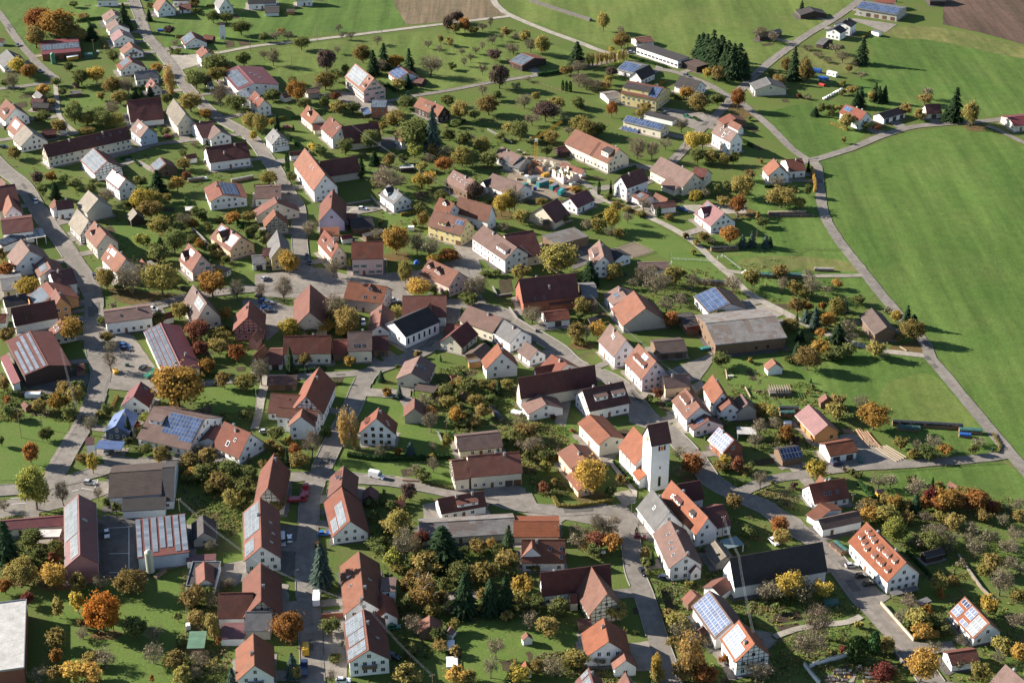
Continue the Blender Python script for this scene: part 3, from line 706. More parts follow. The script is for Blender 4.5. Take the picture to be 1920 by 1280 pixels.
        for wx, wz in whs:
            fr, _ = win_mesh('w', min(1.1, w_*0.6), min(1.0, h_*0.75)); obj('window', fr, do, frame((wx, 0, wz), (-1, 0, 0), (0, 1, 0), (0, 0, 1)) @ Matrix.Rotation(0, 4, 'Z') if False else Matrix.Translation((wx, 0.0, wz)))
    if not win: return root
    # windows, doors and gates on the sides one can see
    kind = wk or ('b' if wc in 'nktr' else 'w'); ww, wh = (rr.uniform(1.05, 1.25), rr.uniform(1.25, 1.5))
    stor = max(1, int((min(za, zb)-0.5)/2.5)); zrow = [1.55 + 2.7*k for k in range(stor) if 1.55+2.7*k+0.75 < max(za, zb)]
    if not zrow: zrow = [max(za, zb)*0.55]; wh = 0.7
    def side_row(sg, y, side):
        if not vis((0, sg, 0)): return
        n_ = max(1, int((2*xl-1.0)/(2.6 if win == 1 else 4.5))); gates = gd if (gd and side == 'a') else 0
        for r_, z in enumerate(zrow):
            for i in range(n_):
                x = -xl + (2*xl)*(i+.5)/n_
                if r_ == 0 and i < gates:
                    gm = box_mesh('garage_door', 2.6, 0.08, 2.3, M_GATE if rr.random() < .7 else M_DOOR)
                    obj('garage_door', gm, root, base @ frame((x, sg*y, 0.05), (sg, 0, 0), (0, sg, 0), (0, 0, 1))); continue
                if r_ == 0 and door and i == n_//2 and side == 'a' and n_ > 1:
                    obj('door', box_mesh('door', 1.05, 0.08, 2.1, M_DOOR), root, base @ frame((x, sg*y, 0.05), (sg, 0, 0), (0, sg, 0), (0, 0, 1))); continue
                if rr.random() < (0.2 if win == 1 else 0.5): continue
                put_(x, sg*y, z, (1, 0, 0), (0, sg, 0))
    def put_(x, y, z, ex_, nn):
        M = base @ (frame((x, y, z), ex_, nn, (0, 0, 1)) if Vector(ex_).cross(Vector(nn)).z > 0 else frame((x, y, z), [-c for c in ex_], nn, (0, 0, 1)))
        fr, pane = win_mesh(kind + ('p' if near else ''), ww, wh)
        w_o = obj('window', fr, root, M)
        if near: obj('pane', pane, w_o)
        if sh:
            for k in (-1, 1):
                obj('shutter', box_mesh('shutter', 0.5, 0.06, wh, M_GREEN), root, M @ Matrix.Translation((k*(ww/2+0.28), 0, -wh/2)))
    side_row(1, ya, 'a'); side_row(-1, yb, 'b')
    for sx in (-1, 1):
        if not vis((sx, 0, 0)): continue
        zt = list(zrow); z = (zt[-1] + 2.7)
        while z < ridge-1.3: zt.append(z); z += 2.6
        for z in zt:
            top = z+0.95
            y1_ = ya if top < za else (ridge-th-top)/ta; y0_ = -yb if top < zb else -(ridge-th-top)/tb
            y1_ -= 0.5; y0_ += 0.5; wd = y1_-y0_
            if wd < 1.0: continue
            n_ = max(1, min(5, int(wd/(2.4 if win == 1 else 4.0))))
            for i in range(n_):
                if rr.random() < (0.14 if win == 1 else 0.5): continue
                put_(sx*xl, y0_ + wd*(i+.5)/n_, z, (0, 1, 0), (sx, 0, 0))
        if ht:
            fn = lambda y: (za + (ridge-th-za)*(1-abs(y)/ya)) if y > 0 else (zb + (ridge-th-zb)*(1-abs(y)/yb))
            to = timber(root, (sx*xl, 0, 0), (0, 1, 0), (sx, 0, 0), 2*min(ya, yb), 2.6 if ht == 1 else 0.2, fn, 1.7, seed)
            to.matrix_basis = base
    if balcony:
        for sx in (-1, 1):
            if vis((sx, 0, 0), 0.05):
                bm_ = MB(); bw = 2.2
                bm_.box(0, 1.1, -bw, bw, 0, 0.14).box(1.02, 1.1, -bw, bw, 0.14, 1.0).box(0, 1.02, -bw, -bw+.08, .14, 1.0).box(0, 1.02, bw-.08, bw, .14, 1.0)
                obj('balcony', bm_.mesh('balcony', M_FRAMEB), root, base @ Matrix.Translation((sx*xl if sx > 0 else -xl, 0, balcony)) @ (Matrix.Identity(4) if sx > 0 else Matrix.Rotation(pi, 4, 'Z')))
    if ht == 2:
        for sg, y, zz in ((1, ya, za), (-1, yb, zb)):
            if vis((0, sg, 0)):
                to = timber(root, (0, sg*y, 0), (1, 0, 0), (0, sg, 0), 2*xl, 0.2, lambda x: zz, 1.8, seed+5); to.matrix_basis = base
    return root

def flat(tile, A, B, C, h, rc, wc, name=None, label=None, hc=None, posts=False, sp=(), win=0, strips=0, solar='b', parapet=False, gd=0, band=False):
    """A flat or single-pitch volume: roof corners A, B at height h, C (next to B) at height hc."""
    hc = h if hc is None else hc
    a, b = UT(tile, *A, h), UT(tile, *B, h); c = UT(tile, *C, hc)
    d = b-a; d.z = 0; L = max(d.length, 1.5); d.normalize(); nrm = Vector((-d.y, d.x, 0))
    s = (c-b).dot(nrm); D = max(abs(s), 1.5)
    flip = s < 0
    if flip: d = -d; nrm = -nrm; a, b = b, a
    m0 = (a+b)/2; m0.z = 0; rz = atan2(d.y, d.x); ctr = m0 + nrm*D/2
    if name:
        root = empty(name, m0, rz); tag(root, label, name.replace('_', ' ')); CUR[0] = root; base = Matrix.Identity(4)
        BUILD.append([root, label, ctr, (L/2, D/2), rz])
    else:
        root = CUR[0]; base = root.matrix_basis.inverted() @ (Matrix.Translation(m0) @ Matrix.Rotation(rz, 4, 'Z')); BUILD.append([None, None, ctr, (L/2, D/2), rz])
    th = 0.25; r = MB(); r.prism([(0, h-th), (D, hc-th), (D, hc), (0, h)][::1], -L/2, L/2)
    roof = obj('roof', r.mesh('roof', M_GHOUSE if rc == 'G' else ROOF[rc]), root, base)
    if parapet:
        p = MB(); p.box(-L/2-.05, L/2+.05, -.05, .2, h, h+.3).box(-L/2-.05, L/2+.05, D-.2, D+.05, h, h+.3).box(-L/2-.05, -L/2+.2, .2, D-.2, h, h+.3).box(L/2-.2, L/2+.05, .2, D-.2, h, h+.3)
        obj('parapet', p.mesh('parapet', M_METAL), root, base)
    o_ = 0.25
    if posts:
        k = max(2, int(L/4)+1)
        for i in range(k):
            for y in (o_, D-o_):
                x = -L/2+o_ + (L-2*o_)*i/(k-1); t = (y/D)*(hc-h)+h
                obj('post', box_mesh('post', 0.2, 0.2, 1.0, M_WHITE if posts == 'w' else M_FRAMEB), root, base @ Matrix.Translation((x, y-.1, 0)) @ Matrix.Diagonal((1, 1, t-th, 1)))
    if not posts or posts == 'back':
        w = MB(); w.prism([(o_, -0.4), (D-o_, -0.4), (D-o_, hc-th-(0.0)), (o_, h-th)], -L/2+o_, L/2-o_)
        obj('wall', w.mesh('wall', WALL[wc]), root, base)
    ph = math.atan2(h-hc, D); ln = D/cos(ph)
    for s_ in sp:
        x0, x1, y0, y1 = s_[:4]; mt = {'b': M_SOLAR, 'g': M_SOLARG, 'd': M_SOLARD, 'w': M_SOLARW}[s_[4] if len(s_) > 4 else solar]; pm = panel_mesh(mt)
        nc = max(1, round((x1-x0)*L/1.5)); nr = max(1, round((y1-y0)*ln/1.8))
        for i in range(nc):
            for j in range(nr):
                u = x0+(x1-x0)*(i+.5)/nc; v = y0+(y1-y0)*(j+.5)/nr; u = 1-u if flip else u
                obj('solar_panel', pm, roof, Matrix.Translation((-L/2+u*L, v*D, h+(hc-h)*v+.12)) @ Matrix.Rotation(-ph, 4, 'X') @ Matrix.Diagonal(((x1-x0)*L/nc*.96, (y1-y0)*ln/nr*.96, 1, 1)))
    rot = (root.matrix_basis @ base).to_3x3(); near = T(tile, *A)[1] > 600
    if win or gd:
        for (o0, exx, nn, wd, hh) in (((0, o_), (1, 0, 0), (0, -1, 0), L-2*o_, h), ((0, D-o_), (1, 0, 0), (0, 1, 0), L-2*o_, hc), ((-L/2+o_, D/2), (0, 1, 0), (-1, 0, 0), D-2*o_, min(h, hc)), ((L/2-o_, D/2), (0, 1, 0), (1, 0, 0), D-2*o_, min(h, hc))):
            if (rot @ Vector(nn)).dot(camdir(ctr)) < -0.1: continue
            n_ = max(1, int(wd/2.8)); zr = [1.6+2.7*k for k in range(max(1, int(hh/2.7))) if 1.6+2.7*k+.8 < hh] or [hh*.5]
            for z in zr:
                for i in range(n_):
                    t = -wd/2+wd*(i+.5)/n_; x, y = o0[0]+exx[0]*t, o0[1]+exx[1]*t
                    e3 = exx if Vector(exx).cross(Vector(nn)).z > 0 else tuple(-q for q in exx)
                    if gd and z == zr[0] and wd > 8: obj('garage_door', box_mesh('garage_door', 2.4, .08, 2.2, M_GATE), root, base @ frame((x, y, .05), e3, nn, (0, 0, 1))); continue
                    fr, pane = win_mesh('w' + ('p' if near else ''), 2.3 if band else 1.1, 1.3); wo2 = obj('window', fr, root, base @ frame((x, y, z), e3, nn, (0, 0, 1)))
                    if near: obj('pane', pane, wo2)
    return root
H = lambda *a, **k: gable(*a, **k)
def Wg(tile, x1, y1, x2, y2, ex, ey, eave, ridge, rc, wc, **k):
    k.setdefault('door', False); return gable(tile, x1, y1, x2, y2, ex, ey, eave, ridge, rc, wc, **k)

# ---- upper left (survey tile 11)
A, Bs = 'a', 'b'
H('11',720,-62,880,-64,800,-6,4,9,'r','w','house','white house cut by the top edge, left of the street')
H('11',1243,5,1206,-40,1185,98,3.5,10,'o','w','house','white gabled house with orange roof at the top, right of the street',sl=[('a',.3,.4)])
H('11',1340,35,1430,30,1390,72,2.6,4.2,'r','w','garage','low red-roofed white garage at the top, beside the orange-roofed house')
H('11',1290,-50,1420,-52,1350,5,4,8,'d','w','house','white house with dark roof at the top, behind the low red garage')
H('11',1690,-8,1655,-58,1640,78,3.5,10,'g','w','house','pale white house with grey roof above the white transformer tower')
H('12',-60,-45,150,-50,60,28,3.8,8,'k','w','house','white house with black roof at the top edge, left of the meadow')
Wg('12',65,62,175,58,120,98,2.2,2.9,'k','w',win=0)
H('12',300,-72,420,-74,340,0,4.2,9,'r','w','house','white house with paved terrace at the top edge beside green meadow')
H('12',228,72,292,70,262,92,1.8,2.6,'B','t','shed','small orange timber shed at the top, in front of white terrace house',win=0)
H('11',838,68,865,112,765,126,3.5,7,'m','w','house','topmost of the four stepped houses left of the street',sl=[('a',.5,.4)])
H('11',862,140,892,185,795,204,3.5,7,'m','w','house','brown-roofed second of the four stepped houses left of the street')
H('11',895,215,925,262,822,272,3.5,7,'M','w','house','pink-roofed third of the four stepped houses left of the street')
H('11',968,312,997,352,893,368,2.9,6.8,'o','w','house','orange-roofed lowest of the four stepped houses left of the street',sl=[('a',.4,.5)],balcony=2.6)
H('11',960,420,992,465,872,495,3.2,7.5,'r','w','house','white house with silver solar panels below the stepped houses',sp=[('a',.1,.8,.1,.7,'g')])
H('11',1005,540,1180,522,1100,592,3.5,6.5,'g','w','house','grey-roofed white house beside the tall yellowish tree')
H('11',1130,585,1165,625,1080,638,3,7,'r','w','house','small dark-roofed house with orange slope in front of grey-roofed house',dm=[('a',.5,.6,2,1.2,'s')])
H('11',298,338,592,312,480,408,4,5.6,'R','r','barn','long red barn with a full solar roof beside orange trees',sp=[('a',.02,.98,.05,.62,'g')],gd=3,win=2)
H('11',50,370,112,440,22,510,2.5,7,'g','w','house','white house with pale grey roof at the left edge beside a yellow tree')
H('11',275,680,320,715,252,725,2.2,4.5,'g','n','shed','small grey-roofed shed among gardens at upper left',win=0)
H('11',245,768,372,775,300,806,2.6,4.2,'k','n','shed','long dark shed below the small grey-roofed shed',win=0)
H('11',235,738,330,742,280,780,2.6,4.4,'d','n','shed','dark red shed between grey shed and long dark shed',win=0)
H('11',525,690,610,682,560,705,1.9,2.4,'z','n','shed','pale flat shelter roof beside the upper left lawn',win=0)
H('11',-25,288,25,290,5,318,2.4,4,'r','w','garage','tiny red-roofed building cut by the left edge near the top lane',win=0)
H('11',45,742,118,808,32,908,4,10,'o','w','house','big orange-roofed white house at the left edge with dark dormer',dm=[('a',.6,.7,4,1.8,'s','d')])
H('11',112,870,180,935,40,955,3.4,9,'o','w','farmhouse','orange and beige roofed farmhouse with a blue solar patch at left',sp=[('a',.2,.8,.15,.6)])
Wg('11',182,936,248,1000,150,1100,3.2,9,'b','w')
H('11',322,1088,950,950,760,1092,5.5,10.5,'d','c','farmhouse','very long cream farmhouse with dark red roof at upper left',ht=1,sl=[('a',.62,.4),('a',.7,.35),('a',.78,.35),('a',.9,.3)],ch=[(.3,'a'),(.7,'a')])
H('11',950,755,1205,730,1100,905,3.2,11,'d','w','barn','big dark red barn above the blue-grey gabled house',win=0)
H('11',1032,893,1113,957,1050,1035,4.7,9.3,'m','b','house','blue-grey gabled house with pink roof and solar patch',sp=[('a',.3,.65,.2,.5,'g')],sl=[('a',.5,.7)])
H('11',1300,740,1392,853,1320,940,5.3,11.5,'b','c','house','tall cream house with steep weathered beige roof beside the street')
H('11',1462,928,1592,905,1500,1040,4,8.5,'d','w','house','white house with dark roof and pink cross gable by the street bend')
Wg('11',1605,938,1655,985,1580,1055,3.8,7.5,'m','w')
H('11',1540,1105,1850,1065,1700,1205,4.5,9.5,'d','w','farmhouse','broad white farmhouse with dark red roof below the street bend',ch=[(.4,'a',.55),(.7,'a')])
Wg('11',1385,1165,1470,1150,1430,1190,2.6,4,'r','w',win=0)
H('11',1200,1175,1245,1230,1125,1245,3,6.5,'r','n','house','low brown house with solar roof left of the broad white farmhouse',sp=[('a',.08,.92,.08,.9,'g')])
H('11',700,1108,808,1212,620,1222,4,9,'r','w','barn','half-timbered barn wholly covered in silver solar panels',sp=[('a',.03,.97,.05,.95,'g')],ht=1,win=2)
H('21',845,-15,948,62,875,135,5.5,9.9,'d','w','house','white two-storey house with silver solar roof in front of solar barn',sp=[('a',.05,.95,.08,.9,'g')])
H('11',1432,235,1466,285,1352,295,2.2,6,'d','w','house','dark house with silver solar roof left of the transformer tower',sp=[('a',.05,.95,.05,.9,'g')])
Wg('11',1530,262,1605,270,1570,298,2.4,4.2,'r','k')
H('11',1525,343,1560,390,1490,420,5.5,8.5,'r','w','house','white house with bright red roof beside the pale field track',sl=[('a',.4,.4)])
H('11',1782,492,1905,625,1790,690,4.5,7.2,'R','w','hall','big red sheet-metal hall with solar panels on its left slope',e2=(2125,655),sp=[('a',.12,.9,.2,.85,'g')],sl=[('b',.4,.3,1.5),('b',.5,.4,1.5),('b',.65,.5,1.5)],win=2)
H('12',-10,680,62,750,5,805,5,9,'r','w','house','white house with red roof below the red sheet-metal hall',sl=[('a',.5,.4),('b',.5,.4)])
flat('11',(1765,695),(1820,750),(1885,715),4,'R','w',hc=4.8,sp=[(.05,.95,.05,.95,'g')])

# ---- top centre (tile 12)
H('12',745,475,887,588,800,692,6,12.8,'o','p','farmhouse','tall pink house with green shutters and large silver solar roof',sp=[('a',.04,.72,.06,.88,'g')],sh=True,dm=[('a',.88,.75,2.5,1.4,'s')],ch=[(.85,'a',.25)])
H('12',1070,490,1143,545,1068,612,3,6.5,'r','w','house','low house with blue solar roof between the dark spruces',sp=[('a',.05,.95,.08,.92)])
Wg('12',1200,582,1265,592,1225,625,2.4,4,'d','k',win=0)
flat('12',(860,810),(980,810),(940,750),5.6,'k','f','house','terracotta cube house with tilted solar roof',hc=6.4,sp=[(.05,.95,.05,.95,'g')],win=1)
flat('12',(785,815),(810,868),(868,858),2.6,'k','f',hc=3.2,sp=[(.05,.95,.05,.95)],posts=True)
H('12',1228,725,1412,802,1350,868,3.8,8,'o','k','house','orange-roofed house with long dormer and dark timber gable',dm=[('a',.5,.55,7,1.4,'s')],ht=1,wk='w')
H('12',387,788,472,858,410,932,4.2,9,'o','c','house','cream house with orange roof and little gabled dormer',dm=[('a',.5,.6,2.6,1.4,'g')])
Wg('12',425,932,520,925,470,975,2.8,4.5,'d','c',win=0)
H('12',130,962,182,1018,112,1085,4.2,8.5,'g','w','house','half-timbered white house with grey roof beside the street',ht=1,sl=[('a',.5,.45,1.4)])
H('12',557,870,645,948,610,1078,5.5,11,'r','w','farmhouse','L-shaped farmhouse with red front roof and dark red barn wing',sl=[('a',.85,.25)])
Wg('12',640,950,915,915,790,1070,3.5,10.8,'d','c',win=2)
H('12',1105,948,1160,1000,1045,1030,4,8,'r','w','house','red-roofed house half hidden behind a big olive tree')
H('22',365,-170,518,28,425,150,5.5,13,'o','w','farmhouse','tall white half-timbered farmhouse with orange roof and dark barn wing',ht=0,sl=[('a',.5,.3),('a',.6,.3)],ch=[(.15,'b')])
Wg('22',480,-70,762,-112,690,22,3.8,11,'d','s',win=2)
H('12',250,1140,350,1130,300,1165,2.5,4,'r','w','garage','small red-roofed garage left of the tall half-timbered farmhouse',win=0)
H('12',370,668,465,655,420,702,3,4.6,'m','s','shed','weathered shed behind the orange tree beside the red hall',win=0)
H('12',190,705,250,690,215,735,2.6,4.2,'m','w','shed','low shed between red hall and orange tree',win=0)
H('13',70,398,170,435,40,484,3.3,6,'r','k','barn','dark timber barn with white solar panels above the orchard',sp=[('a',.03,.97,.05,.95,'g')],win=2)
H('12',1842,1100,1990,1170,1900,1228,3.5,7,'m','w','house','white house with brown roof left of the building site')

# ---- top right of centre (tile 13)
H('13',920,288,1040,272,1000,322,3,4.6,'o','w','shed','open shed with orange roof behind the long factory',win=0)
flat('13',(930,352),(1245,458),(1330,428),4.4,'k','w','hall','long low factory with black roof and window band',win=1,band=True)
flat('13',(1270,462),(1385,505),(1470,478),3.4,'B','k','shed','brown flat-roofed shelter between factory and spruces')
H('13',852,457,980,490,880,545,3,5.6,'g','w','house','low house with blue-grey solar roof below the factory',sp=[('a',.04,.96,.08,.92)])
H('13',925,537,1032,487,978,600,3.3,7.4,'k','w','house','white house with black roof behind the yellow school')
H('13',868,606,1140,655,1070,745,6.6,10.5,'r','y','school','yellow three-storey school with solar panels on the roof',sp=[('a',.72,.98,.1,.9)],dm=[('a',.38,.8,15,2.0,'s','k')],ch=[(.8,'b')])
Wg('13',690,705,800,690,760,745,2.8,4,'z','w',win=0)
H('13',1258,570,1420,612,1360,685,3.2,7.4,'k','w','house','white house with dark grey roof right of the yellow school')
H('13',862,865,1152,935,1118,980,4.4,6.2,'g','c','house','long cream bungalow with solar roof below the yellow school',sp=[('a',.03,.97,.06,.94)])
flat('13',(985,855),(1205,908),(1250,885),2.8,'k','w','garage','row of white garages with flat dark roof above the cream bungalow')
H('13',475,968,805,1115,660,1200,5.3,11.2,'o','c','farmhouse','long cream farmhouse with big orange barn roof and slate end',dm=[('a',.86,.72,5,2.6,'s','k')],gd=0,ch=[(.9,'b')])
H('13',1547,922,1690,995,1620,1062,6.6,11,'m','w','house','white three-storey house with brown roof and three skylights',sl=[('a',.3,.35),('a',.5,.35),('a',.7,.35),('a',.55,.7,1.7)])
H('13',1630,852,1680,890,1562,915,2.6,5,'r','n','shed','brown carport roof behind the white three-storey house',win=0)
H('13',1640,900,1722,942,1602,932,2.8,5.2,'o','w','garage','orange-roofed garage directly behind the white three-storey house',win=0)
H('13',1905,578,1945,632,1800,652,3.5,6.6,'g','c','barn','beige barn with pale grey roof at the road fork',gd=1,win=2)
H('13',1840,255,2010,215,1920,268,2.4,4,'b','k','hut','old grey hay hut overgrown with shrubs in the far meadow',win=0)
H('23',1115,-105,1368,22,1285,130,4.5,10,'m','c','farmhouse','cream farmhouse with big mauve roof and front porch wing')
Wg('23',1192,30,1297,75,1215,150,3,6.2,'m','c',win=0)
Wg('23',1372,-30,1470,-10,1450,95,4,8.5,'d','c',win=2)

# ---- top right (tile 14)
H('14',308,50,345,85,228,105,2.3,4.6,'k','k','hut','dark hay hut with one spruce in the far meadow',win=0)
H('14',558,168,605,135,655,182,5.5,7.6,'k','w','house','white double house with black roofs by the top right road')
Wg('14',490,215,540,188,585,230,4.5,6.6,'k','w')
H('14',400,285,455,298,375,330,2.6,4.4,'g','k','shed','grey-roofed shed below the white double house',win=0)
H('14',700,12,1010,62,975,112,4.5,6.2,'g','s','hall','grey industrial hall with full solar roof at top right',sp=[('a',.02,.98,.05,.95)],gd=4,win=2)
H('14',800,-25,960,-8,890,24,4,6,'r','w','house','house roof cut by the top edge behind the industrial hall')
H('14',1200,-50,1320,-50,1260,10,3,6,'k','k','barn','dark barn at the top edge beside the ploughed field',win=0)
H('14',582,780,742,842,682,905,5,8.8,'r','w','house','white house with brown-red roof beside the curving right-hand road',sp=[('a',.08,.4,.15,.6)],ch=[(.5,'b'),(.75,'b')])
H('14',830,850,1000,800,885,890,3,5,'B','w','garage','long garage with brown roof right of that roadside white house',gd=3,win=2)
H('14',1175,785,1290,778,1245,852,3,6.6,'d','c','shed','small dark red roofed shed beside the big roadside spruce',gd=1,win=2)
H('14',1800,882,2000,862,1870,945,3.3,5.2,'R','c','barn','red-roofed barn cut by the right edge on the road',win=2)
H('24',42,-92,88,-33,0,45,4,8.8,'o','w','house','white house with orange roof at the meadow road corner')
H('24',130,-82,255,-92,215,2,3.8,7,'r','w','house','red-roofed white house right beside the meadow road')

# ---- left, second row (tile 21)
H('21',-30,20,55,100,-30,125,4,8,'r','w','house','red-roofed house cut by the left edge above the main street')
H('21',-60,125,112,100,100,300,4.5,11,'d','c','farmhouse','large dark red roof with pink front gables at the left edge')
Wg('21',62,182,92,262,32,345,4.2,9,'o','v')
H('21',5,375,240,348,140,465,5.5,8.2,'d','w','shop','white shop with dark red roof and solar canopy on the main street',win=2)
flat('21',(200,515),(345,492),(320,430),3.6,'W','w',posts='w',sp=[(.05,.2,.1,.9,'g'),(.3,.48,.1,.9,'g'),(.58,.75,.1,.9,'g')])
flat('21',(20,570),(195,500),(150,455),3.2,'R','w',hc=4.6,sp=[(.02,.98,.05,.95,'g')])
H('21',157,510,222,600,105,720,4.5,11,'m','w','house','large white gabled house with pink roof on the main street',e2=(395,690),win=2)
Wg('21',335,645,382,732,250,722,4,7.2,'o','w',sp=[('a',.2,.85,.2,.7,'g')])
H('21',372,762,540,728,490,860,5,9,'d','w','house','white house with dark roof and peach gable close to the street')
Wg('21',432,735,458,768,418,830,5,8.6,'o','w')
H('21',0,815,160,793,80,895,3.2,4.6,'g','c','shed','low shed with grey roof at the left edge by a yellow tree',sl=[('a',.7,.4,1.5)])
H('21',350,830,425,925,235,985,4,8,'r','o','barn','barn with silver solar roof above the orange gabled house',sp=[('a',.1,.95,.3,.95,'g')],win=2)
H('21',415,880,455,950,392,1045,5,10,'r','o','house','bright orange gabled house on the main street')
H('21',80,1030,410,968,240,1140,4,10,'d','w','barn','dark red barn left of the orange gabled house',win=0)
H('21',20,950,195,918,120,1010,4.5,7,'k','c','house','black-roofed house behind the dark red left barn')
H('21',-30,1075,50,1072,30,1140,2.8,5,'r','w','shed','red shed roof cut by the left edge beside dark barn',win=0)
H('21',452,1110,480,1165,360,1178,4,7.6,'r','c','house','narrow red house with skylights beside the round yellow street tree',sl=[('a',.3,.5,1.4),('a',.7,.5,1.4)])
H('21',415,232,545,215,480,290,4.8,7.6,'d','w','house','small white house with dark red roof and peach gable on the street')
Wg('21',405,212,432,245,385,285,4.2,7,'o','w',win=0)
H('21',662,148,738,213,663,335,4.5,10,'b','s','barn','half-timbered barn with mottled beige roof, topmost of the street row',ht=2,win=0)
H('21',578,285,667,375,597,488,4.3,10.5,'b','w','barn','half-timbered barn with beige roof second in the street row',ht=2,win=2)
H('21',707,375,797,475,715,575,5.5,11,'o','s','house','grey house with orange roof and dark dormer third in street row',dm=[('a',.35,.7,2.2,1.3,'g')])
H('21',827,547,945,660,868,770,4.8,10.5,'o','w','house','orange-roofed house with blue solar square, lowest of street row',sp=[('a',.2,.5,.12,.4)],sl=[('a',.1,.35),('a',.3,.65)])
H('21',1060,660,1100,710,1045,682,2.2,4,'r','w','shed','little red-roofed shed behind the orange street row',win=0)
flat('21',(1100,680),(1150,715),(1180,705),2.2,'z','n','shed','small pale lean-to beside the little red-roofed shed')
H('21',997,280,1028,322,947,335,3,6,'b','k','hut','small open hut with weathered roof on the inner lawn',win=0)
H('21',1622,78,1668,182,1570,232,4.4,7.2,'r','w','house','white modern house with dark solar roof and grey lean-to',e2=(1875,235),sp=[('b',.08,.92,.08,.7,'d')])
H('21',1660,393,1812,498,1718,605,4.3,9.5,'o','a','house','apricot house with white solar panels and dark cross gable',sp=[('a',.62,.96,.12,.75,'g'),('a',.08,.3,.1,.4)],dm=[('a',.42,.85,4.5,2.6,'g','d')])
H('21',1412,543,1512,633,1425,748,4.5,11,'r','p','inn','pink inn with green shutters and dark cross gable',sp=[('a',.3,.6,.12,.4,'g')],dm=[('a',.25,.85,4.0,2.4,'g','d')],sh=True)
flat('21',(1590,725),(1700,755),(1745,735),2.8,'m','c',gd=1)
H('21',1447,852,1552,993,1457,1135,3.8,11.5,'m','c','house','tall cream house with long pale pink roof and solar patch',sp=[('a',.5,.92,.1,.5,'g')],sl=[('a',.45,.75),('a',.6,.8)])
H('21',1870,978,1858,1095,1748,1192,4.5,10.5,'r','q','house','red half-timbered gable house left of the small car park',ht=1)
Wg('21',1930,1190,1890,1240,1862,1275,3.5,6,'o','q',win=0)
H('21',775,1058,1128,1012,970,1122,5.5,7.6,'m','w','office','white office with brown roof and blue ground floor at the crossroads',sl=[('a',.35,.5)],ch=[(.72,'a')])
H('31',1205,-140,1355,180,1212,225,4,6.6,'R','c','hall','big red workshop hall with long strips of solar panels',e2=(1500,182),sp=[('a',.02,.98,.1,.3,'g'),('a',.02,.98,.36,.55,'g'),('a',.02,.98,.61,.78,'g'),('a',.02,.8,.83,.98,'g')],win=2,ch=[(.75,'b',.5)])

# ---- centre (tile 22)
H('22',-10,122,188,115,100,208,4,6.6,'m','w','house','white house with plain brown roof above the half-timbered pair',sl=[('a',.8,.4)])
H('22',138,195,160,240,0,345,3.5,9,'r','c','house','upper of the two red-roofed houses stacked left of the lane')
H('22',135,282,150,332,65,432,4,9.5,'o','s','house','lower dark half-timbered house of the two left of the lane',ht=1)
H('22',157,443,182,565,105,650,5.8,11.5,'g','y','shop','yellow shop house with grey roof at the village square')
Wg('22',50,580,130,580,70,642,5,7.2,'d','y')
H('22',575,140,563,278,468,380,4.6,11.6,'r','l','house','tall lilac house with steep red roof beside the lane',win=2)
Wg('22',665,325,758,322,710,365,3,4.6,'r','l',win=0)
flat('22',(480,490),(625,485),(625,422),2.8,'o','p',hc=4)
H('22',705,365,868,345,800,430,3,5.2,'k','n','shed','dark grey shed right of the tall lilac house',win=0)
flat('22',(825,495),(972,452),(955,428),2.8,'k','n','shed','low dark flat-roofed shed in front of dark grey shed')
H('22',992,103,1100,182,1012,248,4,8,'g','w','house','modern white house with grey roof above the small lawn',sp=[('a',.55,.9,.15,.7,'g')],dm=[('a',.32,.75,3.6,2.2,'g','k')])
H('22',512,440,622,560,557,650,5,10.5,'r','c','inn','old cream inn with brown dormers facing the village square',dm=[('a',.25,.6,2.6,1.3,'s'),('a',.7,.7,5,1.6,'s','m')],ch=[(.6,'b'),(.75,'a')])
H('22',715,535,955,530,840,662,7.8,12.2,'r','p','town_hall','pink town hall with green shutters on the village square',sh=True,ch=[(.15,'b')])
H('22',1335,295,1590,368,1530,485,5.5,11,'o','y','farmhouse','yellow farmhouse with orange roof and a blue solar square',sp=[('a',.72,.93,.15,.45)],sl=[('a',.68,.6)],dm=[('a',.4,.75,4,1.5,'s')],gd=1)
Wg('22',1375,200,1490,245,1332,285,6,10.4,'o','w',dm=[('a',.5,.45,2.4,1.4,'g')])
H('22',1520,195,1772,265,1725,382,4.5,11,'o','w','barn','white barn with big plain orange roof behind the yellow farmhouse',win=2)
H('22',1478,-5,1645,75,1560,155,4,8.6,'m','n','house','brown-roofed house with four skylights above the yellow farmhouse',sl=[('a',.2,.35),('a',.38,.4),('a',.55,.45),('a',.75,.5)])
H('22',1775,20,2010,110,1920,185,3.5,7,'m','w','barn','long barn with brown roof left of the timber barn',win=2)
Wg('22',1700,75,1780,55,1765,115,3.2,5.6,'k','w')
H('22',1705,408,1958,575,1740,590,6,10.6,'m','w','farmhouse','long white farmhouse with mauve roof and broad dormer',dm=[('a',.78,.7,7,1.6,'s')])
H('23',-60,480,160,445,170,640,4.5,11,'d','c','barn','dark red barn behind the long white farmhouse',win=2)
H('22',1300,660,1522,758,1460,880,5,10,'o','p','inn','pink inn with orange roof and three little gabled dormers',dm=[('a',.15,.5,2,1.3,'g'),('a',.42,.55,2,1.3,'g'),('a',.52,.6,2,1.3,'g')])
H('22',692,830,985,868,810,980,5.3,10,'o','p','house','orange-roofed house in front of the town hall',dm=[('a',.6,.35,1.8,1.3,'g')],sl=[('a',.52,.75,1.3),('a',.75,.7),('a',.82,.3)],ch=[(.4,'a',.1)])
H('22',948,1000,927,1158,842,1195,3.5,7.2,'r','w','house','small white house with red roof left of the black-roofed chapel')
H('22',405,850,400,1058,280,1118,4,11,'r','s','barn','tall long barn with steep red roof by the car park',win=2)
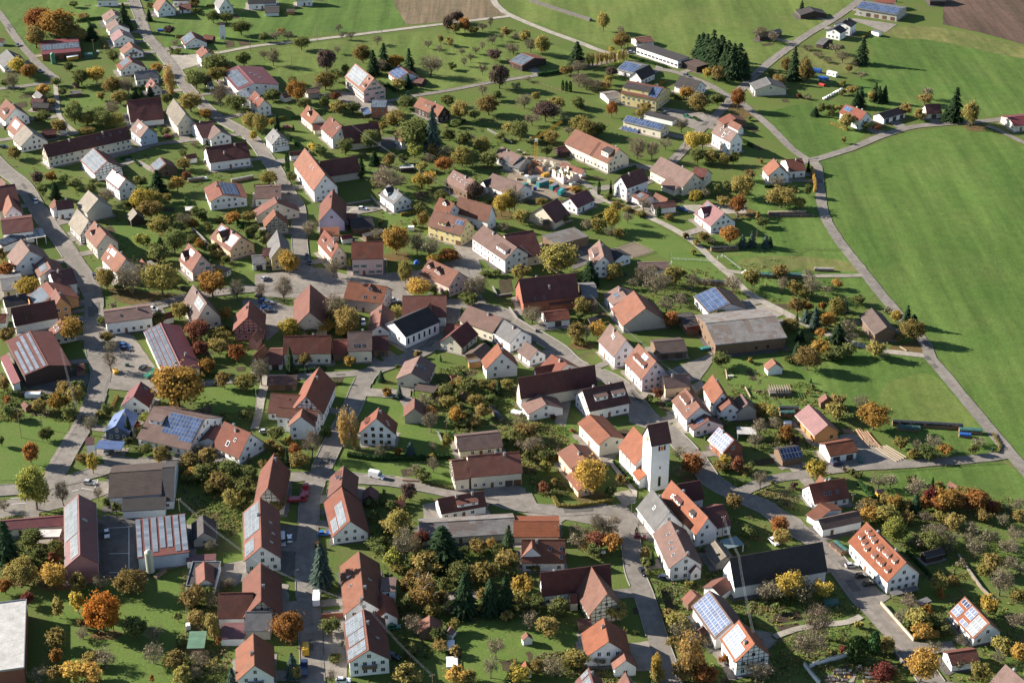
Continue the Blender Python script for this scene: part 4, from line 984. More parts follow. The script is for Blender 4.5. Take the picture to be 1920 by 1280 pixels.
H('22',1028,1133,1292,1018,1098,1258,5.5,9.6,'k','w','chapel','white chapel-like hall with long black roof and arched windows')
H('22',1098,938,1430,936,1250,1098,4.5,9.6,'r','w','house','broad red-roofed house right behind the black-roofed chapel',win=2)
Wg('22',1305,985,1270,1030,1235,1075,5,8.5,'o','w',win=0)
H('22',1590,1010,1850,1103,1785,1218,4.5,8.6,'m','c','house','mauve-roofed row house curving along the main street')
H('22',1862,1120,1990,1200,1885,1288,4,8,'g','w','house','grey-roofed end of the curving row on the main street')
H('22',1457,1232,1582,1128,1530,1342,3.2,7.6,'d','c','house','cream gabled house with dark roof below the row houses')
H('22',1430,1145,1520,1163,1480,1215,2.8,4.2,'r','n','shed','little red-roofed shed between chapel and row houses',win=0)
H('32',205,-40,565,-45,400,92,4.9,9.6,'r','c','farmhouse','long red-roofed farmhouse with yellow front left of the garages',ht=0)
H('32',95,58,205,56,150,172,2.6,5.6,'r','w','garage','red-roofed garage at the left end of the long farmhouse',gd=1,win=2)
H('32',570,-10,685,-15,630,95,3.2,6.2,'d','n','garage','open dark garage between two houses facing the small yellow tree',win=0)
H('32',685,-70,870,-75,780,72,5.2,9.6,'m','c','house','brown-roofed house with two skylights in the garage row',sl=[('a',.3,.7),('a',.42,.7),('a',.64,.7)])
H('32',870,-40,992,-45,935,65,3.2,6.4,'d','n','garage','dark red garage left of the chapel front',gd=1,win=2)
H('31',1985,20,1900,105,1822,235,4,8,'o','s','barn','small peach-roofed barn left of the long red-roofed farmhouse',ht=1,win=0)

# ---- right of centre (tile 23)
H('23',812,42,980,-20,868,132,6.2,11,'d','w','house','tall white house with dark red roof at the farm track')
H('23',945,145,1030,190,918,205,3,5,'r','w','garage','small red garage with solar plate right of the tall white house',sp=[('a',.3,.7,.2,.7,'g')],win=2)
H('23',1075,165,1170,210,1048,198,3,5,'o','w','garage','orange-roofed garage second beside the tall white house',win=2)
H('23',1050,245,1220,225,1165,277,3,4.6,'r','w','garage','long white garage with red roof beside the farm track',win=2)
H('23',428,200,562,140,490,282,3.3,7.2,'R','w','house','white house with bright dark-red roof and small bay')
H('23',222,270,342,208,312,400,3,9,'d','c','barn','half-timbered barn with cream gable above the metal shed',ht=2,win=0)
Wg('23',232,366,282,364,258,398,2.4,4.2,'B','n',win=0)
flat('23',(330,557),(577,492),(455,425),4.6,'z','n','shed','open machine shed with rusty grey sheet roof',posts='back')
H('23',657,518,690,643,600,715,5.3,10,'m','w','house','white gabled house with broad brown dormer by the sand arena',dm=[('a',.45,.75,6,1.7,'s')])
Wg('23',745,580,835,628,790,690,3.8,5.6,'k','w')
H('23',945,690,1175,685,1050,742,2.5,4,'m','w','shed','low long shed with pink roof below the sand arena',win=0)
H('23',50,812,475,768,150,985,4.6,12,'d','r','barn','huge red-brick barn with dark red roof by the street bend',sl=[('a',.22,.85,.9),('a',.38,.85,.9)],win=2,ch=[(.32,'b'),(.5,'a',.5)])
Wg('23',260,935,505,915,380,1000,2.8,4.4,'r','r',win=0)
H('23',510,860,630,855,590,950,4,6.2,'g','n','shed','grey shed at the right end of the huge brick barn',win=0)
H('23',235,1062,420,1040,345,1122,3,5,'r','w','garage','triple garage with red roof in front of the brick barn',gd=3,win=2)
H('23',797,863,865,945,695,938,4,7,'m','w','house','small house with brown roof and one solar plate',sp=[('a',.35,.65,.3,.6,'g')])
H('23',912,898,1003,1030,828,1165,3,10,'o','s','barn','big barn with smooth orange roof and blank grey gable',win=0)
H('33',735,-135,858,-12,762,118,5,11.5,'m','w','farmhouse','tall white farmhouse with pale mauve roof on the main street',sl=[('a',.4,.3),('a',.5,.35)])
H('23',1522,868,1640,998,1468,1062,3.6,6.6,'B','w','barn','modern white barn with blue solar roof beside the farm track',e2=(1745,1008),sp=[('a',.03,.97,.05,.95)],win=2)
H('23',1448,1145,1982,1090,1790,1290,5,7.8,'z','n','hall','large dark hall with patched grey corrugated roof',gd=0,win=2)
H('23',1258,1108,1375,1090,1350,1172,3,4.2,'k','n','shed','dark shed left of the large dark hall',win=0)
Wg('23',1305,1175,1400,1160,1370,1195,2.2,3.2,'r','n',win=0)
H('23',1465,222,1592,318,1477,412,3.5,9,'R','w','house','white house with wine-red roof and cross gable by the farm track',dm=[('a',.35,.9,4.6,2.6,'g')],sp=[('a',.1,.4,.08,.3,'g')])

# ---- right (tile 24)
H('24',777,1028,893,1172,785,1216,3.5,6.6,'B','n','barn','brown timber barn at the edge of the big meadow',win=0)

# ---- left, third row (tile 31)
H('31',225,-80,365,178,168,236,5.5,7.6,'d','k','barn','dark barn with rows of white solar panels at the left edge',e2=(545,198),sp=[('a',.05,.98,.08,.2,'w'),('a',.05,.98,.34,.48,'w'),('a',.15,.98,.56,.7,'w'),('a',.35,.98,.78,.92,'w')],win=0)
flat('31',(95,327),(0,120),(60,100),2.8,'R','w',hc=3.8)
H('31',560,180,632,168,625,214,2.4,3.5,'d','n','shed','small dark red shed right of the dark solar barn',win=0)
H('31',1057,300,1002,413,1115,497,3.3,7.6,'R','w','house','white house with two-tone red roof beside the street junction',sl=[('b',.7,.6),('a',.2,.4)])
H('31',945,500,868,632,780,675,3.5,6.2,'u','x','house','dark blue timber house with shiny blue sheet roof',sl=[('a',.55,.45)])
flat('31',(710,800),(908,812),(920,748),2.9,'u','n','carport','blue-roofed carport right of the white tower house',hc=3.3,posts=True)
flat('31',(640,776),(707,770),(705,712),7.6,'d','w','tower','slim white tower at the street corner beside the blue carport',hc=8.6)
H('31',1150,485,1545,572,1395,808,3.2,9.6,'m','w','house','big white house with a wide field of blue solar panels',sp=[('a',.37,.97,.06,.68),('a',.72,.97,.68,.8)],sl=[('a',.15,.35)],dm=[('a',.2,.5,5,1.6,'s')])
Wg('31',1625,622,1560,722,1500,712,2.8,5,'d','w',win=0)
H('31',1680,598,1882,688,1762,862,2.8,9.8,'r','w','house','white house with orange-brown roof and skylights above the hedge bank',sl=[('a',.62,.45),('a',.45,.68,1.5)],ch=[(.3,'b'),(.5,'a',.15)])
H('31',820,985,1215,958,1030,1158,4.8,8.2,'B','w','hall','village hall with wide brown tile roof and black side roof',win=1)
Wg('31',1216,945,1312,940,1270,1245,3.5,8.6,'k','w')
flat('31',(912,1272),(1240,1255),(1238,1160),3.2,'k','w',hc=4.4)
H('41',590,-135,602,315,487,390,7.2,11.3,'R','q','hall','long rose-walled building with dark red roof and solar strip',sp=[('a',.03,.62,.1,.95,'g'),('a',.64,.97,.12,.6,'g')],win=0,sl=[('b',.4,.3,1.4)])

# ---- centre, third row (tile 32)
H('32',475,188,375,410,555,430,5,12,'r','w','farmhouse','big red-roofed farmhouse with timber gable and several front wings',ht=1)
Wg('32',110,388,335,400,150,540,3,7.2,'r','w')
Wg('32',160,485,470,520,200,566,6.2,9,'o','w',sl=[('a',.5,.6)])
Wg('32',350,500,335,562,238,648,5.4,9.6,'o','w')
H('32',85,258,310,256,190,325,2.8,4.6,'m','n','garage','triple open garage with mauve roof left of the big farmhouse',gd=3,win=2)
H('32',1232,105,1165,235,1285,308,3.5,6.8,'m','c','house','cream house with brown roof and flat garage at the street fork',sl=[('a',.5,.4,1.8)])
flat('32',(1180,362),(1332,386),(1350,325),2.8,'B','n',posts=True)
H('32',1812,10,1845,82,1718,208,4.3,11,'o','w','house','steep white gable house with orange slope above the vegetable gardens',win=2)
flat('32',(1595,160),(1690,148),(1680,125),2.8,'z','t','shed','yellow wooden shed left of the steep white gable house')
H('32',1190,420,1187,500,1105,556,3,6.6,'r','s','barn','small barn with dark right slope beside the enclosed lawn',win=0)
H('32',922,493,903,575,768,697,5.2,11.5,'r','w','house','tall white house with hipped brown gable above the long hedge',sl=[('b',.6,.5),('b',.75,.6)],dm=[('a',.5,.7,3,1.2,'s')],wk='b')
H('32',1500,712,1830,677,1700,805,3,5.6,'m','c','garage','wide low garage with mauve roof above the long farmhouse',win=1)
H('32',1585,858,1978,825,1800,1000,5.3,9.6,'r','c','farmhouse','long cream farmhouse with red tile roof beside the church lane',gd=2,ch=[(.55,'b'),(.7,'a',.1)])
Wg('32',1465,890,1580,878,1550,1030,5,8.8,'o','c',ht=1)
H('32',135,838,88,1095,240,1080,4,11,'r','s','farmhouse','steep brown-roofed farmhouse at the top of the lower street',ht=1,ch=[(.15,'a')])
H('32',658,930,640,1080,765,1050,4.5,9,'r','w','house','red-roofed house facing the lower street opposite the red trucks',dm=[('b',.3,.5,3,1.3,'s')])
H('42',640,-195,705,65,568,182,3,8.6,'r','w','house','white gable house with solar roof on the lower street',sp=[('a',.35,.95,.15,.55,'g'),('a',.6,.95,.6,.9,'g')])
H('32',858,1080,850,1150,800,1132,2.4,4.6,'d','k','shed','dark garden shed right of the red-roofed street house',win=0)
H('32',1360,1178,1705,1118,1560,1262,3.3,6.6,'r','w','house','white house with low red roof and flat dormer by the church lane',dm=[('a',.6,.8,7,1.2,'s')],ch=[(.4,'a'),(.75,'a')])
H('42',1222,82,1940,38,1540,182,3,5.2,'z','c','barn','very long shed with patched grey roof behind the conifers',win=2)

# ---- around the church (tile 33)
H('33',105,0,195,65,125,140,3,6.2,'m','w','house','small white house with pink roof and timber gable by the street',ht=0)
H('33',295,95,415,165,235,205,4,7.4,'r','w','house','jumbled pink-roofed house behind the dark long barn')
Wg('33',170,195,340,165,190,242,3.6,6,'d','w',win=0)
H('33',45,275,622,175,300,388,4.8,12,'d','c','barn','long dark barn with half-timbered front near the church',ht=2,win=0)
Wg('33',200,393,258,470,120,548,3,6,'m','w',win=2)
H('33',525,363,835,298,720,495,4.5,10,'d','w','house','white house with dark roof and two broad dormers behind church hall',dm=[('a',.36,.62,5,1.5,'s','m'),('a',.78,.62,5,1.5,'s','m')],ch=[(.3,'b'),(.7,'b')])
H('33',948,15,1082,150,962,278,5.4,12,'o','v','hotel','rose-coloured hotel with orange roof and long solar dormer',dm=[('a',.5,.62,9,1.5,'s')],sp=[('a',.42,.68,.1,.34)])
H('33',1060,5,1290,-15,1220,80,3.2,5.2,'B','n','shed','open cart shed with brown roof behind the rose-coloured hotel',gd=3,win=2)
H('33',1130,255,1330,240,1230,345,4.5,7.6,'m','a','house','apricot house with hipped brown roof right of the hotel')
H('33',1300,348,1412,490,1293,570,5.2,9.6,'o','w','house','white house with orange roof and wide dormer opposite the church',dm=[('a',.35,.55,6,1.3,'s')],sl=[('a',.75,.6)])
Wg('33',1440,540,1480,590,1370,685,3,6.2,'r','w',sp=[('a',.3,.7,.2,.6)])
H('33',1505,245,1582,378,1490,450,5,10,'o','w','house','white house with plain orange roof above the garden yard',win=2)
Wg('33',1615,415,1642,462,1552,525,4,7.6,'r','w')
H('33',1720,390,1770,465,1690,545,3.5,7,'m','s','barn','small brown-roofed barn right of the plain orange-roofed house',win=0)
H('33',1552,638,1668,738,1578,832,3.5,7.6,'R','r','house','brown timber house with a full solar roof right of the church',sp=[('a',.04,.96,.05,.95)],wk='w')
flat('33',(1690,692),(1835,697),(1790,642),2.9,'W','w','carport','white roofed carport behind the brown solar house',posts='w')
H('33',580,545,740,710,638,763,5.2,7.6,'o','c','church_hall','cream church hall with broad low orange roof',e2=(848,722),win=2)
H('33',452,762,557,885,438,952,5,7.4,'O','a','house','apricot parsonage with orange roof left of the church')
Wg('33',470,960,560,1075,490,1120,2.8,4.6,'O','a',win=2)
# church: nave, sacristy and saddleback tower
H('33',910,635,1040,775,930,940,6,13,'O','w','church','white village church with orange nave roof and tall saddleback tower',win=0)
church = CUR[0]
Wg('33',985,915,1030,980,958,1062,3.2,6,'O','w',win=0)
gable('33',1013,628,1168,598,1117,772,18.4,24.4,'d','w',win=0)

# ---- right, third row (tile 34)
H('34',302,470,450,625,338,700,3.3,7,'M','t','barn','orange timber workshop with rose-red sheet roof',win=2)
H('34',425,768,637,733,570,843,3.3,5.6,'o','w','garage','open garage with orange tile roof in front of timber workshop',gd=3,win=2)
H('34',75,803,235,780,170,882,3,5.2,'k','n','shed','timber shed with dark blue solar roof left of the garage',sp=[('a',.04,.96,.06,.94,'d')],win=0)
H('34',428,388,445,425,382,442,2.4,4.5,'r','n','hut','small red-roofed hut on posts in the orchard meadow',win=0)
H('34',30,125,60,165,-5,215,2.5,5,'o','w','hut','garden hut with peach roof on the sculpture lawn',win=0)
H('34',305,1072,577,1023,500,1190,3,7.6,'r','w','house','white house with red roof and three skylights beside play tower',sl=[('a',.36,.6),('a',.5,.6),('a',.7,.6)],ch=[(.5,'b'),(.6,'b')])
Wg('34',390,1000,440,1055,340,1060,3.4,6.6,'o','w',win=0)
H('44',385,-68,470,-15,335,48,2.8,4.8,'o','w','garage','orange-roofed garage below the three-skylight house',win=2)

# ---- bottom left (tile 41)
flat('41',(200,652),(182,1166),(-200,1180),6,'W','r','hall','flat white-roofed hall cut by the bottom left corner',parapet=True)
H('41',-60,70,490,25,220,118,3,4.6,'M','c','shed','long low rose-roofed wing left of the rose-walled building',win=2)
flat('41',(275,186),(445,182),(445,125),2.5,'W','w','shelter','white flat porch beside the dark conifer at left',posts='w')
flat('41',(1030,345),(1420,297),(1410,5),5,'d','b','hall','grey-blue hall with seven stripes of solar panels',hc=5.6,sp=[(.01,.1,.02,.98,'w'),(.155,.26,.1,.98,'w'),(.305,.41,.1,.98,'w'),(.455,.56,.18,.98,'w'),(.6,.7,.18,.98,'w'),(.745,.845,.05,.98,'w'),(.88,.985,.05,.98,'w')])
H('41',1522,15,1528,150,1440,188,2.5,5.6,'k','s','shed','small grey gabled shed with dark roof beside the striped hall',win=2)
flat('41',(1395,552),(1612,552),(1640,372),3,'k','w','house','flat black-roofed house with a small orange gable roof',parapet=True)
Wg('41',1530,365,1538,500,1472,520,3.3,5.6,'r','w',win=0)
flat('41',(1395,368),(1618,355),(1618,308),2.8,'M','w')
H('42',30,-110,42,255,-92,372,4.6,9.8,'r','w','house','rose-gabled house with solar left slope on the lower street',sp=[('a',.05,.62,.08,.9,'g'),('a',.7,.95,.4,.9,'g')],sl=[('b',.4,.5),('b',.6,.6),('b',.8,.5)])
H('42',35,372,38,662,195,680,4,10,'r','s','farmhouse','brown-roofed farmhouse with grey hipped front on the lower street',ht=1)
Wg('42',-80,745,120,745,40,890,3.5,7,'g','s',win=0)
Wg('41',1635,605,1900,600,1740,795,4,9,'r','w',win=2)
flat('41',(1650,948),(1836,945),(1832,825),2.8,'M','w',hc=3.6)
H('42',-20,905,-12,1145,-150,1205,4.5,9.6,'o','w','house','white house with brown roof and balcony at the bottom left street',balcony=2.9)
flat('41',(1400,1020),(1532,1016),(1530,888),2.5,'e','n','shed','green-roofed garden shed at the edge of the lower orchard',hc=2.9)

# ---- bottom centre (tile 42)
H('42',772,290,808,655,640,540,4.5,9.6,'o','w','farmhouse','long orange-roofed farmhouse on the right side of lower street',sl=[('a',.55,.55),('b',.5,.4)],dm=[('a',.3,.7,3,1.2,'s')],ch=[(.75,'b'),(.98,'a')])
flat('42',(930,592),(1045,592),(1035,485),5.6,'m','w',win=1)
Wg('42',940,600,975,745,1062,752,3.4,6.5,'r','w')
H('42',806,722,846,1030,690,1132,5.2,9.4,'r','w','house','white house with balcony and silver solar roof at the bottom',sp=[('a',.03,.4,.08,.92,'g'),('a',.42,.68,.1,.85,'g'),('a',.72,.96,.1,.95,'g')],balcony=2.9,sl=[('b',.6,.5)])
H('42',1303,770,1303,855,1212,896,2.5,5,'o','n','hut','garden hut with orange slope near the bottom conifers',win=0)

# ---- bottom right of centre (tile 43)
H('43',10,66,355,66,190,185,3,5,'O','c','barn','bright orange-roofed barn right of the long patched shed',win=0)
H('43',70,203,400,203,320,380,3.5,8.6,'O','w','house','white house with orange roof and left front gable',sl=[('a',.65,.4),('a',.9,.4),('a',.9,.75)])
Wg('43',148,205,152,265,68,322,4.8,8.4,'O','w')
H('43',212,452,738,387,380,610,4,11,'d','w','farmhouse','L-shaped farmhouse with dark roof and orange half-timbered barn gable',ch=[(.2,'b')])
Wg('43',597,410,715,610,565,757,4,11,'o','c',ht=2,win=2)
Wg('43',430,612,490,608,470,680,3,5,'r','c',win=0)
Wg('43',490,800,595,797,545,835,2.4,3.6,'r','n',win=0)
H('43',687,790,727,968,548,1062,3.7,9,'O','w','house','white house with bright orange roof beside the cobbled forecourt')
Wg('43',830,1035,855,1108,758,1165,3,6,'O','w',win=2)
H('43',105,893,120,925,72,927,2,3.5,'o','w','hut','tiny playhouse with orange roof on the bottom lawn',win=0)
H('43',100,1110,110,1150,62,1170,2.4,4.5,'o','w','hut','small white hut with peach roof left of the bottom lawn',win=0)
H('43',575,1160,615,1290,468,1240,3.5,8,'d','w','house','dark-roofed solar house cut by the bottom edge',sp=[('a',.05,.3,.1,.6,'g'),('a',.4,.9,.1,.6,'g')])
H('43',850,1195,890,1290,785,1270,3.5,7,'r','w','house','red-roofed house cut by the bottom edge beside the lane',sp=[('b',.05,.6,.1,.7,'g')])
H('43',1185,58,1310,322,1170,410,5,9.4,'m','w','house','white house with mauve roof and four skylights below the church',sl=[('a',.28,.35),('a',.48,.4),('a',.62,.5),('a',.78,.55)],ch=[(.35,'b'),(.95,'b')])
Wg('43',1350,362,1385,400,1322,440,3,5.4,'r','w')
H('43',1050,-178,1185,-5,1062,140,3.6,10,'g','w','house','white house with slate grey roof right of the plaza',sl=[('a',.5,.4)])
H('43',1195,-240,1472,40,1363,155,5,10.6,'O','w','house','long white house with bright orange roof below the church tower',dm=[('a',.35,.6,4,1.4,'s','d'),('a',.72,.55,2.2,1.4,'s','k')],sl=[('a',.25,.45),('a',.2,.5)],ch=[(.3,'b')])
Wg('33',1240,1070,1412,1040,1400,1185,4.5,9,'d','w')
Wg('43',1440,-30,1590,-62,1600,105,4,8,'d','w')
H('43',1520,212,1607,330,1535,396,2.4,4.6,'b','s','shed','low stone shed with weathered pale roof beside glass carport',win=0)
flat('43',(1615,272),(1742,240),(1690,175),3,'G','w','carport','glass-roofed carport right of the long orange-roofed house',posts='w')
H('44',-290,342,410,222,120,498,4.5,12,'k','w','barn','huge black-roofed barn at the lower right',win=0)
Wg('43',1600,485,1500,560,1590,612,2.8,4.6,'r','w',win=0)
H('43',1480,582,1660,830,1517,948,4,8.6,'m','w','barn','long barn with a big field of blue solar panels',sp=[('a',.04,.96,.06,.92)],win=2)
Wg('43',1440,850,1400,880,1400,945,2.6,4,'o','n',win=0)
H('43',1702,805,1822,985,1680,1132,5.4,11,'O','w','house','half-timbered house with solar roof at the bottom right',sp=[('a',.08,.62,.12,.92),('a',.62,.92,.42,.92)],ht=1,ch=[(.75,'a',.3)])
H('43',1340,575,1385,622,1287,662,2.4,5,'r','n','shed','brown tiled shed above the long solar barn',win=0)

# ---- bottom right (tile 44)
H('44',375,55,680,-10,560,98,3.3,5.2,'B','w','shed','long white shed with brown corrugated roof above the dormer house',win=2)
H('44',737,73,1037,375,905,537,4.8,10.8,'O','w','house','large white house with eleven dormers on its orange roof',
  dm=[('a',.12,.62,1.5,1.2,'s'),('a',.24,.7,1.5,1.2,'s'),('a',.34,.78,1.5,1.2,'s'),('a',.14,.3,1.5,1.2,'s'),('a',.24,.34,1.5,1.2,'s'),('a',.34,.38,1.5,1.2,'s'),('a',.5,.42,1.5,1.2,'s'),('a',.52,.76,1.6,1.2,'s'),('a',.66,.38,3.2,1.2,'s'),('a',.68,.76,3.2,1.2,'s'),('a',.84,.36,1.6,1.2,'s'),('a',.86,.78,1.6,1.2,'s')],ch=[(.25,'b'),(.7,'b')])
flat('44',(940,626),(1136,576),(1112,545),2.3,'g','w',posts=True)
flat('44',(1155,692),(1230,662),(1190,632),2.2,'g','k','shed','small shed with pale sheet roof below the dormer house')
H('44',1475,630,1665,830,1535,942,3,7.6,'O','w','house','white house with patchwork of solar panels at lower right edge',sp=[('a',.05,.3,.05,.3,'d'),('a',.03,.28,.45,.9),('a',.35,.6,.05,.55),('a',.4,.62,.72,.95),('a',.64,.96,.1,.95,'g')])
H('44',1345,1055,1562,1023,1500,1127,2.8,4.6,'r','w','garage','white garage with red roof near the bottom right corner',win=2)
H('44',1780,1138,1930,1270,1660,1285,4,9,'m','w','house','pink roof cut by the bottom right corner')
H('44',1165,300,1310,262,1270,320,2.4,3.6,'k','k','shed','black garden shed right of the dormer house',win=0)

# ---- small outbuildings
H('11',312,978,420,968,370,1012,2.4,4,'d','k','shed','dark shed above the very long cream farmhouse',win=0)
H('11',448,945,500,950,470,975,2.2,3.6,'r','w','hut','tiny white hut beside the winding upper left footpath',win=0)
H('11',1555,618,1590,612,1572,650,2,3.4,'g','w','hut','tiny white hut among trees right of upper street',win=0)
flat('21',(1390,300),(1455,295),(1458,265),2.4,'W','n','shelter','white flat shelter below the modern solar house')
H('21',1180,1085,1290,1055,1250,1110,2.6,4.2,'r','w','garage','low red annex garage right of the white office',win=0)
H('21',1885,640,1990,632,1940,700,3.2,5,'g','w','garage','white garage with grey roof right of the pink inn',gd=2,win=2)
H('22',635,490,720,478,680,500,2.4,3.4,'R','w','shed','small red roof between old inn and dark sheds',win=0)
flat('12',(1080,1262),(1185,1255),(1180,1235),2.4,'W','k','shed','dark flat shed with white edge in central gardens')
H('32',1625,85,1720,10,1790,60,2.6,4.6,'B','n','shed','brown shed directly behind the steep white gable house',win=0)
H('33',1350,330,1420,285,1400,350,3,5,'g','n','shed','small grey shed right of the apricot hipped house',win=0)
H('23',570,1105,660,1085,640,1125,1.6,2.6,'k','n','shed','low dark shelter below the huge brick barn',win=0)
H('13',335,1110,420,1092,400,1140,2.6,4,'d','k','shed','dark open shed left of the long orange barn roof',win=0)
H('13',375,1215,545,1275,430,1270,2.6,4.4,'r','w','shed','low red-roofed shed right of the building site',win=0)
H('13',-20,1155,110,1190,40,1260,3,6,'g','s','house','stripped grey-roofed house left of the crane',win=2)
H('31',1535,125,1580,118,1560,142,2.2,3.4,'o','w','hut','tiny orange-roofed hut right of red workshop hall',win=0)

# ---------------------------------------------------------------- church details, landmarks
def local_gable_fix(): pass
def on_wall(root, tile, x, y, h, me, name, face):
    """place a part at photo point on a wall: h its height, face the outward compass vector"""
    p = UT(tile, x, y, h); n_ = Vector(face).normalized(); ex_ = Vector((n_.y, -n_.x, 0))
    if ex_.cross(n_).z < 0: ex_ = -ex_
    return obj(name, me, root, root.matrix_basis.inverted() @ frame(p, ex_, n_, (0, 0, 1)))
def arch_mesh(w, h, nm='arched_window'):
    k = ('arch', nm, w, h)
    if k in _cache: return _cache[k]
    def outline(hw, hb, ht_): return [(hw, -hb), (hw, ht_)] + [(hw*cos(t), ht_+hw*sin(t)) for t in [pi*i/8 for i in range(1, 8)]] + [(-hw, ht_), (-hw, -hb)]
    o1, o2 = outline(w/2, h/2, h/2-w/2), outline(w/2-.12, h/2-.12, h/2-w/2)
    m = MB()
    for i in range(len(o1)):
        j = (i+1) % len(o1)
        m.quad((o1[i][0], .07, o1[i][1]), (o2[i][0], .07, o2[i][1]), (o2[j][0], .07, o2[j][1]), (o1[j][0], .07, o1[j][1]))
        m.quad((o1[i][0], -.05, o1[i][1]), (o1[i][0], .07, o1[i][1]), (o1[j][0], .07, o1[j][1]), (o1[j][0], -.05, o1[j][1]))
    m.poly([(p[0], .03, p[1]) for p in o2][::-1], 1)
    _cache[k] = m.mesh(nm, [M_FRAME, M_GLASS]); return _cache[k]
def vol_of(tile, x1, y1, x2, y2, ex, ey, eave, ridge):
    p1 = UT(tile, x1, y1, ridge); p2 = UT(tile, x2, y2, ridge); e = UT(tile, ex, ey, eave)
    d = p2-p1; d.z = 0; L = d.length; d.normalize(); n_ = Vector((-d.y, d.x, 0)); s = (e-p1).dot(n_)
    if s < 0: n_ = -n_; s = -s
    m = (p1+p2)/2; m.z = 0
    return m, d, n_, L, s
def wallpart(root, P, n_, me, name):
    ex_ = Vector((n_.y, -n_.x, 0))
    if ex_.cross(n_).z < 0: ex_ = -ex_
    return obj(name, me, root, root.matrix_basis.inverted() @ frame(P, ex_, n_, (0, 0, 1)))
# nave windows
m_, d_, n_, L_, w_ = vol_of('33',910,635,1040,775,930,940,6,13)
for t in (-.32, -.08, .16): wallpart(church, m_ + d_*L_*t + n_*(w_-.5) + Vector((0, 0, 3.6)), n_, arch_mesh(1.0, 3.2), 'arched_window')
# tower: belfry openings with louvres and red board, slit, tall window, clock on the gable, cross and ball
tm, td, tn, tL, tw = vol_of('33',1013,628,1168,598,1117,772,18.4,24.4)
face = tn*(tw-min(.5, tw*.12))
for t in (-.09, .17): wallpart(church, tm + td*tL*(t+.02) + face + Vector((0, 0, 16.6)), tn, arch_mesh(.95, 2.2, 'bell_opening'), 'bell_opening')
wallpart(church, tm + td*tL*.06 + face + Vector((0, 0, 16.5)), tn, MB().box(-.5, .5, 0, .07, -.75, .75).mesh('louvre_board', M_ORG), 'louvre_board')
wallpart(church, tm + td*tL*.0 + face + Vector((0, 0, 9)), tn, win_mesh('b', .5, .9)[0], 'window')
wallpart(church, tm - td*tL*.0 + face + Vector((0, 0, 3.6)), tn, arch_mesh(1.3, 4.2), 'arched_window')
gl = -td if (-td).x < 0 else td
cl = MB(); cl.poly([(1.05*cos(2*pi*i/20), .06, 1.05*sin(2*pi*i/20)) for i in range(20)][::-1])
for i in range(20):
    a, b = 2*pi*i/20, 2*pi*(i+1)/20
    cl.quad((1.05*cos(a), 0, 1.05*sin(a)), (1.05*cos(b), 0, 1.05*sin(b)), (1.05*cos(b), .06, 1.05*sin(b)), (1.05*cos(a), .06, 1.05*sin(a)))
clock = wallpart(church, tm + gl*(tL/2-min(.4, tL*.05)) + Vector((0, 0, 19.2)), gl, cl.mesh('clock_face', M_ORG), 'clock_face')
obj('clock_hand', MB().box(-.05, .05, .07, .1, -.1, .85).mesh('clock_hand', M_WHITE), clock)
obj('clock_hand', MB().box(-.1, .6, .07, .1, -.05, .05).mesh('clock_hand', M_WHITE), clock)
cr = MB(); cr.box(-.04, .04, -.04, .04, 0, 1.7).box(-.04, .04, -.4, .4, 1.05, 1.15).box(-.18, .18, -.18, .18, .0, .34)
obj('cross', cr.mesh('cross', M_METAL), church, church.matrix_basis.inverted() @ Matrix.Translation(tm + gl*(tL/2-.3) + Vector((0, 0, 24.4))))
# arched windows of the chapel-like hall
chap = [b for b in BUILD if b[1] and b[1].startswith('white chapel')][0][0]
for c in [c for c in chap.children if c.name.split('.')[0] in ('window', 'door')]:
    for k in list(c.children): bpy.data.objects.remove(k)
    bpy.data.objects.remove(c)
m_, d_, n_, L_, w_ = vol_of('22',1028,1133,1292,1018,1098,1258,5.5,9.6)
for i in range(6): wallpart(chap, m_ + d_*L_*(-.4+.15*i) + n_*(w_-.5) + Vector((0, 0, 2.9)), n_, arch_mesh(1.2, 2.8), 'arched_window')
g2 = d_ if d_.x < 0 else -d_
for t in (-.25, .25): wallpart(chap, m_ + g2*(L_/2-.4) + n_*w_*t*1.6 + Vector((0, 0, 3.2)), g2, win_mesh('w', 1.05, 1.3)[0], 'window')

# transformer tower at the top
p = UT('11', 1672, 288); s_, k_ = hscale(72)
tt = empty('transformer_tower', p, radians(8)); tag(tt, 'slim white transformer tower standing on the upper meadow', 'tower')
obj('wall', MB().box(-1.6, 1.6, -1.6, 1.6, -.3, 8.6).mesh('wall', WALL['w']), tt)
obj('roof', MB().prism([(-1.9, 8.5), (1.9, 8.5), (0, 9.8)], -1.85, 1.85).mesh('roof', ROOF['B']), tt)
obj('door', box_mesh('door', 1.0, .08, 2.0, M_METAL), tt, frame((0, -1.6, 0), (-1, 0, 0), (0, -1, 0), (0, 0, 1)))
obj('louvre', box_mesh('louvre', .9, .06, .6, M_METAL), tt, frame((0, -1.6, 6.6), (-1, 0, 0), (0, -1, 0), (0, 0, 1)))
BUILD.append([tt, tt['label'], p, (1.7, 1.7), 0])

